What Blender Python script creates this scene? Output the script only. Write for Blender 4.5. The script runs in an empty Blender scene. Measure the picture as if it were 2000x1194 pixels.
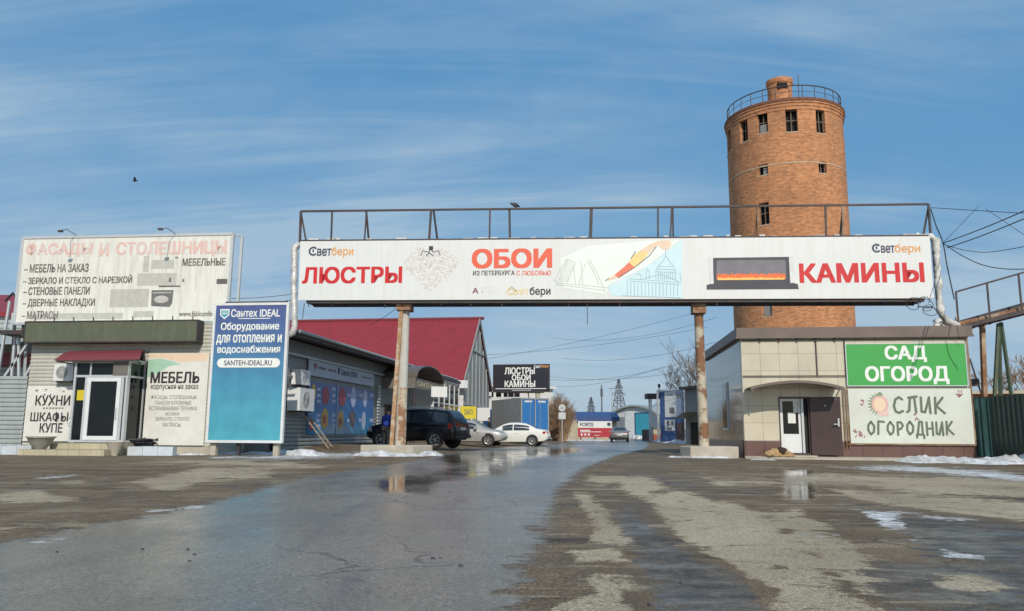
import bpy, bmesh, math, random
import numpy as np
from mathutils import Vector, Matrix
random.seed(7); np.random.seed(7)
S = bpy.context.scene
COL = S.collection
R = math.radians

# ------------------------------------------------------------------ camera
F, CU, CV, EYE = 1560.0, 1000.0, 597.0, 0.85      # focal length in pixels of the 2000 px photograph
PITCH, ROLL = math.atan(248.0/1560.0), R(0.33)
_r = Vector((1, 0, 0)); _u = Vector((0, -math.sin(PITCH), math.cos(PITCH))); _f = Vector((0, math.cos(PITCH), math.sin(PITCH)))
C_R = _r*math.cos(ROLL) + _u*math.sin(ROLL)
C_U = _u*math.cos(ROLL) - _r*math.sin(ROLL)
cam_d = bpy.data.cameras.new('camera'); cam = bpy.data.objects.new('camera', cam_d); COL.objects.link(cam)
cam_d.sensor_width = 36; cam_d.lens = F/2000*36; cam_d.clip_end = 6000; cam_d.clip_start = 0.05
cam.matrix_world = Matrix(((C_R.x, C_U.x, -_f.x, 0), (C_R.y, C_U.y, -_f.y, 0), (C_R.z, C_U.z, -_f.z, EYE), (0, 0, 0, 1)))
S.camera = cam
S.view_settings.view_transform = 'Standard'; S.view_settings.look = 'None'
S.view_settings.exposure = 0.0; S.view_settings.gamma = 1

# ------------------------------------------------------------------ sky and sun
SUN_AZ, SUN_EL = R(10), R(35)         # the sun stands behind the camera, a little to its right
w = bpy.data.worlds.new('World'); S.world = w; w.use_nodes = True
nt = w.node_tree; nt.nodes.clear(); N = nt.nodes.new; L = nt.links.new
out = N('ShaderNodeOutputWorld'); bg = N('ShaderNodeBackground'); sky = N('ShaderNodeTexSky')
sky.sky_type = 'NISHITA'; sky.sun_disc = False; sky.sun_elevation = SUN_EL; sky.sun_rotation = math.pi - SUN_AZ
sky.air_density = 1.0; sky.dust_density = 0.6; sky.ozone_density = 2.2; sky.altitude = 200
bg.inputs[1].default_value = 0.125
tc = N('ShaderNodeTexCoord'); sep = N('ShaderNodeSeparateXYZ'); L(tc.outputs['Generated'], sep.inputs[0])
def M2(op, a, b=None):
    n = N('ShaderNodeMath'); n.operation = op
    for i, v in enumerate((a, b)):
        if v is None: continue
        if isinstance(v, (int, float)): n.inputs[i].default_value = v
        else: L(v, n.inputs[i])
    return n.outputs[0]
zz = M2('ADD', M2('MAXIMUM', sep.outputs[2], 0.0), 0.22)
px = M2('DIVIDE', sep.outputs[0], zz); py = M2('DIVIDE', sep.outputs[1], zz)
cmb = N('ShaderNodeCombineXYZ'); L(px, cmb.inputs[0]); L(py, cmb.inputs[1])
def cloud(rot, scl, loc, sc, det, lo, hi, rough=.6, dist=1.2):
    mp = N('ShaderNodeMapping'); L(cmb.outputs[0], mp.inputs[0]); mp.inputs['Rotation'].default_value = (0, 0, R(rot)); mp.inputs['Scale'].default_value = scl; mp.inputs['Location'].default_value = loc
    no = N('ShaderNodeTexNoise'); L(mp.outputs[0], no.inputs['Vector']); no.inputs['Scale'].default_value = sc; no.inputs['Detail'].default_value = det; no.inputs['Roughness'].default_value = rough; no.inputs['Distortion'].default_value = dist
    mr = N('ShaderNodeMapRange'); mr.interpolation_type = 'SMOOTHSTEP'; L(no.outputs[0], mr.inputs[0]); mr.inputs[1].default_value = lo; mr.inputs[2].default_value = hi
    return mr.outputs[0]
c1 = cloud(-64, (0.45, 1.7, 1), (1.1, 2.6, 0), 0.9, 8, .38, .66)
c2 = cloud(-58, (0.30, 2.4, 1), (7.3, 2.2, 0), 1.7, 10, .42, .72, .65)
c3 = cloud(20, (1, 1, 1), (1.2, 5.2, 0), 0.55, 5, .36, .66, .5, .5)
cc = M2('MINIMUM', M2('ADD', M2('MULTIPLY', M2('ADD', M2('MULTIPLY', c1, .95), M2('MULTIPLY', c2, .6)), c3), M2('MULTIPLY', c3, .20)), .62)
mx = N('ShaderNodeMix'); mx.data_type = 'RGBA'; L(cc, mx.inputs[0])
rp = N('ShaderNodeValToRGB'); L(sep.outputs[2], rp.inputs[0]); e = rp.color_ramp.elements
e[0].position, e[0].color = 0.0, (.60, .80, 1, 1); e[1].position, e[1].color = 1.0, (.16, .44, .85, 1)
for p_, c_ in ((.10, (.48, .74, 1.02, 1)), (.24, (.24, .58, .98, 1)), (.5, (.105, .44, .90, 1))): k_ = e.new(p_); k_.color = c_
gs = N('ShaderNodeVectorMath'); gs.operation = 'SCALE'; L(rp.outputs[0], gs.inputs[0]); gs.inputs[3].default_value = 4.75
gm = N('ShaderNodeMix'); gm.data_type = 'RGBA'; mf_ = N('ShaderNodeMapRange'); L(sep.outputs[1], mf_.inputs[0]); mf_.inputs[1].default_value = -.35; mf_.inputs[2].default_value = .05; mf_.inputs[3].default_value = .40; mf_.inputs[4].default_value = .90; L(mf_.outputs[0], gm.inputs[0]); L(sky.outputs[0], gm.inputs[6]); L(gs.outputs[0], gm.inputs[7])
L(gm.outputs[2], mx.inputs[6]); mx.inputs[7].default_value = (3.7, 4.7, 5.5, 1)
L(mx.outputs[2], bg.inputs[0]); L(bg.outputs[0], out.inputs[0])
sun_d = bpy.data.lights.new('sun', 'SUN'); sun_d.energy = 3.2; sun_d.angle = R(.53); sun_d.color = (1, .93, .82)
sun = bpy.data.objects.new('sun', sun_d); COL.objects.link(sun)
sun.rotation_euler = Vector((math.sin(SUN_AZ)*math.cos(SUN_EL), -math.cos(SUN_AZ)*math.cos(SUN_EL), math.sin(SUN_EL))).to_track_quat('Z', 'Y').to_euler()

# ------------------------------------------------------------------ where things stand
def ray(u, v): return (C_R*((u-CU)/F) + C_U*((CV-v)/F) + _f)
def P(u, v, Y):
    d = ray(u, v); t = Y/d.y
    return Vector((d.x*t, Y, EYE + d.z*t))
def X(u, Y): return P(u, 850, Y).x
def Z(u, v, Y): return P(u, v, Y).z
def road_left(y):  return float(np.interp(y, [0, 6, 9, 15, 22, 37, 60, 90, 130], [-4.2, -3.85, -3.7, -3.9, -3.2, -2.0, 1.6, 7.4, 14]))
def road_right(y): return float(np.interp(y, [0, 4, 8.5, 13, 20, 31, 45, 60, 90, 130], [-.25, -.03, .38, .75, 1.8, 4.0, 7.4, 10.2, 15.0, 21]))
def sst(t): t = min(1, max(0, t)); return t*t*(3-2*t)
def gz(x, y): return .30*sst((road_left(y)-.3-x)/6.0)*sst((y-30)/9.0)     # the yard on the left lies a little higher than the road
class Pl:
    """an upright plane through two photo columns at given depths; local x to the right, y away, z up"""
    def __init__(s, u0, Y0, u1, Y1, v=860):
        a = P(u0, v, Y0); b = P(u1, v, Y1)
        s.o = Vector((a.x, a.y, 0)); s.w = math.hypot(b.x-a.x, b.y-a.y)
        s.ang = math.atan2(b.y-a.y, b.x-a.x); s.ex = Vector((math.cos(s.ang), math.sin(s.ang), 0)); s.n = Vector((-math.sin(s.ang), math.cos(s.ang), 0))
    def px(s, u, v, y=0):
        d = ray(u, v); e = Vector((0, 0, EYE)); o = s.o + s.n*y
        t = (o-e).dot(s.n)/d.dot(s.n); p = e + d*t
        return (p-s.o).dot(s.ex), p.z
    def rect(s, u0, v0, u1, v1, y=0):
        vm = (v0+v1)/2; um = (u0+u1)/2
        return s.px(u0, vm, y)[0], s.px(um, v1, y)[1], s.px(u1, vm, y)[0], s.px(um, v0, y)[1]    # x0 z0 x1 z1

# ------------------------------------------------------------------ materials
def mat(name, col, rough=.7, var=.14, ns=2.5, metal=0, bump=0, bs=40, spec=.5, dirt=None, da=.35, streak=0, emit=0, dsc=1.4, dlo=.46, dhi=.68):
    m = bpy.data.materials.new(name); m.use_nodes = True; t = m.node_tree; n = t.nodes; l = t.links
    b = n['Principled BSDF']; b.inputs['Roughness'].default_value = rough; b.inputs['Metallic'].default_value = metal; b.inputs['Specular IOR Level'].default_value = spec
    tc = n.new('ShaderNodeTexCoord')
    no = n.new('ShaderNodeTexNoise'); no.inputs['Scale'].default_value = ns; no.inputs['Detail'].default_value = 6; no.inputs['Roughness'].default_value = .65; l.new(tc.outputs['Object'], no.inputs[0])
    mr = n.new('ShaderNodeMapRange'); mr.inputs[1].default_value = .25; mr.inputs[2].default_value = .75; mr.inputs[3].default_value = 1-var; mr.inputs[4].default_value = 1+var; l.new(no.outputs[0], mr.inputs[0])
    mul = n.new('ShaderNodeVectorMath'); mul.operation = 'SCALE'; mul.inputs[0].default_value = col[:3]; l.new(mr.outputs[0], mul.inputs[3])
    c = mul.outputs[0]
    if dirt:
        mp = n.new('ShaderNodeMapping'); l.new(tc.outputs['Object'], mp.inputs[0]); mp.inputs['Scale'].default_value = (5, 5, .5) if streak else (1, 1, 1); mp.inputs['Location'].default_value = (3.1, 1.7, 4.4)
        n2 = n.new('ShaderNodeTexNoise'); n2.inputs['Scale'].default_value = dsc; n2.inputs['Detail'].default_value = 8; n2.inputs['Roughness'].default_value = .7; l.new(mp.outputs[0], n2.inputs[0])
        m2 = n.new('ShaderNodeMapRange'); m2.inputs[1].default_value = dlo; m2.inputs[2].default_value = dhi; m2.inputs[3].default_value = 0; m2.inputs[4].default_value = da; l.new(n2.outputs[0], m2.inputs[0])
        mix = n.new('ShaderNodeMix'); mix.data_type = 'RGBA'; l.new(m2.outputs[0], mix.inputs[0]); l.new(c, mix.inputs[6]); mix.inputs[7].default_value = (*dirt, 1); c = mix.outputs[2]
    l.new(c, b.inputs['Base Color'])
    if bump:
        nb = n.new('ShaderNodeTexNoise'); nb.inputs['Scale'].default_value = bs; nb.inputs['Detail'].default_value = 4; l.new(tc.outputs['Object'], nb.inputs[0])
        bp = n.new('ShaderNodeBump'); bp.inputs['Strength'].default_value = bump; bp.inputs['Distance'].default_value = .02; l.new(nb.outputs[0], bp.inputs['Height']); l.new(bp.outputs[0], b.inputs['Normal'])
    if emit:
        b.inputs['Emission Strength'].default_value = emit; b.inputs['Emission Color'].default_value = (*col[:3], 1)
    m['bsdf'] = 1
    return m
def lin(r, g, b):
    f = lambda c: (c/255/12.92) if c/255 <= .04045 else ((c/255+.055)/1.055)**2.4
    return (f(r), f(g), f(b))
def grad_mat(name, stops, z0, z1, rough=.45, noise=.12):
    m = mat(name, (1, 1, 1), rough); t = m.node_tree; n = t.nodes; l = t.links; b = n['Principled BSDF']
    tc = n.new('ShaderNodeTexCoord'); s = n.new('ShaderNodeSeparateXYZ'); l.new(tc.outputs['Object'], s.inputs[0])
    mr = n.new('ShaderNodeMapRange'); mr.inputs[1].default_value = z0; mr.inputs[2].default_value = z1; l.new(s.outputs[2], mr.inputs[0])
    cr = n.new('ShaderNodeValToRGB'); e = cr.color_ramp.elements
    e[0].position, e[0].color = stops[0][0], (*stops[0][1], 1); e[1].position, e[1].color = stops[-1][0], (*stops[-1][1], 1)
    for p, c in stops[1:-1]: k = e.new(p); k.color = (*c, 1)
    l.new(mr.outputs[0], cr.inputs[0])
    no = n.new('ShaderNodeTexNoise'); no.inputs['Scale'].default_value = 1.6; no.inputs['Detail'].default_value = 5; l.new(tc.outputs['Object'], no.inputs[0])
    m2 = n.new('ShaderNodeMapRange'); m2.inputs[1].default_value = .3; m2.inputs[2].default_value = .7; m2.inputs[3].default_value = 1-noise; m2.inputs[4].default_value = 1+noise; l.new(no.outputs[0], m2.inputs[0])
    mu = n.new('ShaderNodeVectorMath'); mu.operation = 'SCALE'; l.new(cr.outputs[0], mu.inputs[0]); l.new(m2.outputs[0], mu.inputs[3]); l.new(mu.outputs[0], b.inputs['Base Color'])
    return m
def tile_mat(name, c1, c2, cm, bw, bh, mort, rough=.3, offset=0, use_uv=False, bump=.3, nvar=.18, ns=.8, fine=0):
    m = mat(name, (1, 1, 1), rough); t = m.node_tree; n = t.nodes; l = t.links; b = n['Principled BSDF']
    tc = n.new('ShaderNodeTexCoord')
    if use_uv: vec = tc.outputs['UV']
    else:
        s = n.new('ShaderNodeSeparateXYZ'); l.new(tc.outputs['Object'], s.inputs[0]); a = n.new('ShaderNodeMath'); a.operation = 'ADD'; l.new(s.outputs[0], a.inputs[0]); l.new(s.outputs[1], a.inputs[1])
        cb = n.new('ShaderNodeCombineXYZ'); l.new(a.outputs[0], cb.inputs[0]); l.new(s.outputs[2], cb.inputs[1]); vec = cb.outputs[0]
    br = n.new('ShaderNodeTexBrick'); l.new(vec, br.inputs['Vector']); br.offset = offset; br.inputs['Scale'].default_value = 1; br.inputs['Color1'].default_value = (*c1, 1); br.inputs['Color2'].default_value = (*c2, 1); br.inputs['Mortar'].default_value = (*cm, 1)
    br.inputs['Brick Width'].default_value = bw; br.inputs['Row Height'].default_value = bh; br.inputs['Mortar Size'].default_value = mort; br.inputs['Mortar Smooth'].default_value = .2
    no = n.new('ShaderNodeTexNoise'); no.inputs['Scale'].default_value = ns; no.inputs['Detail'].default_value = 8; no.inputs['Roughness'].default_value = .7; l.new(vec, no.inputs[0])
    m2 = n.new('ShaderNodeMapRange'); m2.inputs[1].default_value = .3; m2.inputs[2].default_value = .7; m2.inputs[3].default_value = 1-nvar; m2.inputs[4].default_value = 1+nvar; l.new(no.outputs[0], m2.inputs[0])
    mu = n.new('ShaderNodeVectorMath'); mu.operation = 'SCALE'; l.new(br.outputs[0], mu.inputs[0]); l.new(m2.outputs[0], mu.inputs[3])
    c = mu.outputs[0]
    if fine:
        mp = n.new('ShaderNodeMapping'); l.new(vec, mp.inputs[0]); mp.inputs['Scale'].default_value = (2.6, 6.5, 1)
        nf = n.new('ShaderNodeTexNoise'); nf.inputs['Scale'].default_value = 1; nf.inputs['Detail'].default_value = 3; nf.inputs['Distortion'].default_value = .8; l.new(mp.outputs[0], nf.inputs[0])
        m3 = n.new('ShaderNodeMapRange'); m3.inputs[1].default_value = .3; m3.inputs[2].default_value = .7; m3.inputs[3].default_value = 1-fine; m3.inputs[4].default_value = 1+fine; l.new(nf.outputs[0], m3.inputs[0])
        mv = n.new('ShaderNodeVectorMath'); mv.operation = 'SCALE'; l.new(c, mv.inputs[0]); l.new(m3.outputs[0], mv.inputs[3]); c = mv.outputs[0]
    l.new(c, b.inputs['Base Color'])
    bp = n.new('ShaderNodeBump'); bp.inputs['Strength'].default_value = bump; bp.inputs['Distance'].default_value = .01; bp.invert = True; l.new(br.outputs['Fac'], bp.inputs['Height']); l.new(bp.outputs[0], b.inputs['Normal'])
    return m
D = (.16, .13, .10)
M = dict(
 white=mat('white_vinyl', (.745, .755, .73), .42, .03, 1.2, dirt=(.60, .58, .51), da=.30, streak=1, bump=.35, bs=1.1),
 faded=mat('faded_vinyl', (.78, .77, .70), .6, .07, 1.0, dirt=(.45, .43, .36), da=.5, streak=1, bump=.25, bs=3),
 cream=mat('cream_vinyl', (.76, .75, .68), .5, .05, 1.3, dirt=(.48, .45, .38), da=.3),
 minty=mat('pale_vinyl', (.66, .69, .60), .5, .05, 1.3, dirt=(.5, .48, .42), da=.3),
 siding=mat('cream_siding', (.50, .49, .42), .5, .08, 2, dirt=(.3, .28, .23), da=.35, streak=1),
 grey_siding=mat('grey_siding', (.25, .27, .27), .5, .10, 2, dirt=(.16, .15, .14), da=.4, streak=1),
 zinc=mat('zinc_sheet', (.42, .46, .45), .42, .1, 2, metal=.2, dirt=(.25, .25, .22), da=.4, streak=1),
 paint_white=mat('white_paint', (.74, .75, .74), .4, .05, 3, dirt=(.45, .43, .4), da=.3),
 alu=mat('aluminium', (.58, .60, .60), .4, .06, 3, metal=.25),
 car_glass=mat('car_glass', (.035, .042, .05), .04, .3, 2, spec=1.0), tile_side_shaded=tile_mat('glossy_shaded_tile', (.30, .285, .24), (.26, .25, .21), (.08, .075, .065), .664, .62, .012, .07, 0, False, .3, .12, .8), rust_post=mat('rust_streaked_post', (.50, .44, .34), .8, .2, 3, dirt=(.22, .10, .045), da=.95, bump=.5, bs=20, dsc=1.5, dlo=.46, dhi=.53),  # side-wall tile: the cream tile made glossier, its shade put into a darker colour
 glass=mat('dark_glass', (.008, .011, .014), .04, .3, 2, spec=.28),
 green_box=mat('olive_panel', lin(90, 96, 74), .5, .12, 2.5, dirt=(.20, .21, .15), da=.3, streak=1),
 maroon=mat('maroon_sheet', lin(128, 58, 66), .45, .15, 3, dirt=(.12, .05, .05), da=.4),
 red_roof=mat('red_roof_sheet', lin(140, 44, 52), .6, .10, 1.2, dirt=lin(118, 42, 48), da=.5, streak=0),
 dark=mat('dark_gap', (.018, .017, .016), .8),
 black=mat('black_plastic', (.02, .02, .022), .5, .2),
 rail=mat('dark_painted_steel', (.045, .042, .045), .6, .4, 6, dirt=(.16, .06, .03), da=.5),
 rust=mat('rusty_steel', (.24, .115, .055), .8, .35, 5, dirt=(.50, .42, .30), da=.85, bump=.4, bs=25),
 rust_pole=mat('rusty_whitewashed_steel', (.52, .44, .32), .75, .2, 4, dirt=(.26, .11, .05), da=.9, bump=.4, bs=25, dsc=3, dlo=.46, dhi=.56),

 rust_strut=mat('flaking_rusty_steel', (.40, .235, .12), .8, .3, 4, dirt=(.55, .47, .36), da=.8, bump=.4, bs=25, dsc=3, dlo=.48, dhi=.58),
 concrete=mat('concrete', (.50, .455, .365), .85, .16, 3, dirt=(.27, .24, .19), da=.5, bump=.5, bs=30),
 pole_conc=mat('concrete_post', (.52, .51, .47), .8, .12, 3, dirt=(.42, .33, .22), da=.6, streak=1, bump=.3, bs=25),
 yellow_brick=tile_mat('yellow_brick', (.50, .45, .30), (.44, .38, .25), (.33, .30, .24), .4, .2, .012, .8, .5),
 kerb=mat('whitewashed_kerb', (.58, .64, .68), .7, .12, 6, dirt=(.35, .34, .32), da=.5, bump=.3, bs=20),
 foil=mat('foil_wrap', (.66, .64, .60), .45, .25, 9, metal=.25, bump=.9, bs=14),
 foam=mat('crumbling_insulation', (.72, .71, .66), .8, .25, 12, dirt=(.25, .22, .17), da=.7, bump=.8, bs=16),
 brick=tile_mat('orange_brick', (.56, .235, .098), (.43, .17, .068), (.44, .28, .16), .42, .13, .014, .85, .5, True, .6, .22, .30, .30),
 brick_dark=mat('dark_brick', (.18, .075, .04), .85, .3, 4, bump=.5, bs=20),
 mortar=mat('pale_mortar_band', (.50, .36, .24), .85, .2, 4),
 wood_dark=mat('weathered_frame', (.15, .12, .09), .8, .3, 5),
 void=mat('unlit_interior', (.012, .010, .009), .9, .2),
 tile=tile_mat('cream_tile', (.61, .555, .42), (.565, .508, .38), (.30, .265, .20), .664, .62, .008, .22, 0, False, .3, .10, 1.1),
 plinth_tile=tile_mat('brown_tile', (.155, .085, .07), (.14, .078, .062), (.06, .035, .03), .664, .62, .010, .3, 0, False, .3, .12, 1.2),
 brown=mat('brown_sheet', (.155, .115, .098), .45, .15, 2, dirt=(.25, .2, .17), da=.3),
 brown_door=mat('brown_steel_door', (.085, .055, .052), .4, .1, 3),
 green_vinyl=mat('green_vinyl', lin(66, 164, 76), .42, .06, 1.5, bump=.35, bs=2.2),
 lt_white=mat('white_letters', (.82, .84, .78), .5, .03),
 lt_red=mat('red_letters', lin(206, 34, 38), .5, .08, 2),
 lt_coral=mat('coral_letters', lin(232, 100, 72), .5, .05),
 lt_dark=mat('dark_letters', (.045, .04, .045), .5, .2),
 lt_navy=mat('navy_letters', (.05, .055, .11), .5, .1),
 lt_mid=mat('mid_grey_letters', (.12, .115, .105), .6, .2), lt_grey=mat('grey_letters', (.13, .12, .11), .6, .35, 4, dirt=(.45, .43, .37), da=.7),
 lt_orange=mat('orange_letters', lin(226, 160, 90), .5, .05),
 lt_pink=mat('faded_pink_letters', lin(226, 188, 178), .6, .07, 3, dirt=(.70, .68, .61), da=.8),
 lt_green=mat('dark_green_letters', (.125, .16, .105), .55, .15),
 lt_maroon=mat('maroon_letters', lin(150, 90, 105), .5),
 lt_faint=mat('faint_letters', (.70, .70, .69), .5),
 lt_cream=mat('pale_yellow_letters', lin(232, 212, 160), .5),
 wash=mat('blue_wash_print', lin(206, 232, 236), .5, .06, 2),
 wash2=mat('pale_green_wash_print', lin(234, 240, 233), .5, .05, 2),
 sketch=mat('pencil_sketch_print', lin(160, 182, 186), .5, .15, 5),
 sketch2=mat('grey_sketch_print', lin(198, 204, 196), .5, .1, 5),
 chand=mat('chandelier_print', lin(206, 200, 196), .5, .2, 8),
 chand2=mat('crystal_print', lin(228, 222, 218), .5, .15, 8),
 p_coral=mat('pencil_coral_print', lin(232, 124, 98), .5, .1, 3), p_yellow=mat('pencil_yellow_print', lin(238, 214, 142), .5, .1, 3), p_tan=mat('hand_print', lin(234, 206, 180), .5, .1, 3),
 p_dark=mat('fireplace_print', (.055, .055, .07), .5, .2, 2), p_grey=mat('fireplace_frame_print', (.18, .17, .19), .5, .2, 2), p_orange=mat('flame_orange_print', lin(236, 110, 50), .5, .15, 6), p_flame=mat('flame_yellow_print', lin(250, 200, 110), .5, .1, 6),
 foil_blue=grad_mat('blue_gradient_vinyl', [(0, lin(78, 166, 182)), (.45, lin(74, 142, 174)), (.72, lin(76, 110, 158)), (1, lin(80, 88, 140))], .5, 5.4),
 mural=grad_mat('mural_gradient_vinyl', [(0, lin(30, 140, 182)), (.45, lin(34, 104, 168)), (1, lin(64, 66, 140))], .5, 3.6, .25),
 car_black=mat('black_car_paint', (.008, .010, .014), .16, .05, 2, spec=.6), car_silver=mat('silver_car_paint', (.46, .45, .42), .3, .04, 2, metal=.35), car_white=mat('white_car_paint', (.76, .75, .70), .25, .04, 2), car_grey=mat('grey_car_paint', (.26, .26, .25), .3, .06, 2, metal=.4),
 tyre=mat('rubber', (.022, .021, .02), .85, .3, 8, dirt=(.14, .12, .1), da=.5), rim=mat('alloy_rim', (.5, .5, .49), .35, .1, metal=.6),
 red_lamp=mat('red_lamp', (.38, .018, .016), .2), lamp=mat('clear_lamp', (.62, .64, .66), .15), plate=mat('number_plate', (.7, .7, .68), .5),
 skin=mat('skin', (.50, .31, .23), .6), blue_cloth=mat('blue_cloth', lin(34, 62, 150), .85, .2, 8), dark_cloth=mat('dark_cloth', (.025, .025, .03), .9, .2), hair=mat('dark_hair', (.03, .02, .015), .8),
 fur=mat('tan_fur', (.40, .265, .135), .95, .35, 9, bump=.6, bs=40), fur_dark=mat('dark_fur', (.05, .03, .02), .95, .3, 9, bump=.6, bs=40),
 feather=mat('grey_feather', (.06, .065, .08), .7, .3, 20),
 fence_green=mat('dark_green_sheet', (.004, .022, .020), .4, .2, 1.5, dirt=(.010, .036, .031), da=.5, streak=1),
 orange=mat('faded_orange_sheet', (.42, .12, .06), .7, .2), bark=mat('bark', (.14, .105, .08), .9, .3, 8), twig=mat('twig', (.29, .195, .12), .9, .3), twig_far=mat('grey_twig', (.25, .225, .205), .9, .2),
 snow=mat('dirty_snow', (.68, .70, .72), .75, .14, 2.5, dirt=(.30, .26, .21), da=.85, bump=.8, bs=9, dsc=2.2, dlo=.44, dhi=.62),
 cyan=mat('teal_paint', lin(64, 156, 176), .5, .1), sky_blue=mat('blue_paint', lin(40, 110, 176), .45, .1, 2, dirt=lin(70, 130, 170), da=.5), kiosk_blue=mat('kiosk_blue', lin(66, 94, 142), .5, .1), royal=mat('royal_blue_roof', lin(56, 80, 128), .5, .1),
 yellow=mat('yellow_vinyl', lin(210, 190, 44), .5, .06), red_panel=mat('red_vinyl', lin(176, 46, 60), .5, .06), billboard=mat('black_vinyl', (.022, .021, .03), .4, .1),
 canvas=mat('grey_tarpaulin', (.33, .335, .325), .7, .15, 2, dirt=(.28, .28, .26), da=.3, streak=1), beige=mat('beige_render', (.50, .44, .33), .85, .12, 2, dirt=(.35, .3, .22), da=.5), grey_wall=mat('grey_render', (.26, .26, .25), .85, .15, 2, dirt=(.17, .16, .15), da=.5, streak=1), pale_wall=mat('pale_render', (.66, .66, .64), .8, .08, 2),
 gable=mat('grey_cladding', (.30, .31, .30), .6, .12, 2, dirt=(.22, .22, .21), da=.5, streak=1), polycarb=mat('bronze_polycarbonate', (.12, .09, .07), .35, .15), sign_dim=mat('dim_fascia', (.16, .15, .125), .6, .15),
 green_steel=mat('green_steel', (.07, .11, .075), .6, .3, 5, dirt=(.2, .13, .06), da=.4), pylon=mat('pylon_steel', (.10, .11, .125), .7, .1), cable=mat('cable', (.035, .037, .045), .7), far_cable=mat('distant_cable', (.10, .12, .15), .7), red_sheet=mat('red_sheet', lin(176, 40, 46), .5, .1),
 stone=mat('planter_concrete', (.36, .34, .29), .85, .2, 6, bump=.4, bs=30), paper=mat('paper', (.75, .75, .72), .7), wood=mat('weathered_wood', (.32, .26, .19), .85, .3, 7), p_fade=mat('faded_photo_print', (.16, .155, .145), .6, .3, 8, dirt=(.5, .49, .43), da=.6), p_pale=mat('pale_photo_print', (.52, .51, .46), .6, .15, 4), mint=mat('mint_print', lin(168, 205, 180), .5, .1), peach=mat('peach_print', lin(232, 206, 176), .5, .08),
 ov_red=mat('red_print', lin(170, 80, 90), .5, .3, 9), ov_gold=mat('gold_print', lin(214, 170, 90), .5, .3, 9), ov_white=mat('pale_print', lin(180, 190, 215), .5, .2, 9), ov_brown=mat('brown_print', lin(110, 95, 95), .5, .3, 9), strip=mat('grey_blue_vinyl', lin(176, 186, 204), .5, .06), pink=mat('pink_print', lin(220, 176, 170), .5, .1), leaf=mat('green_print', lin(130, 150, 120), .5, .2),
)

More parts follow.
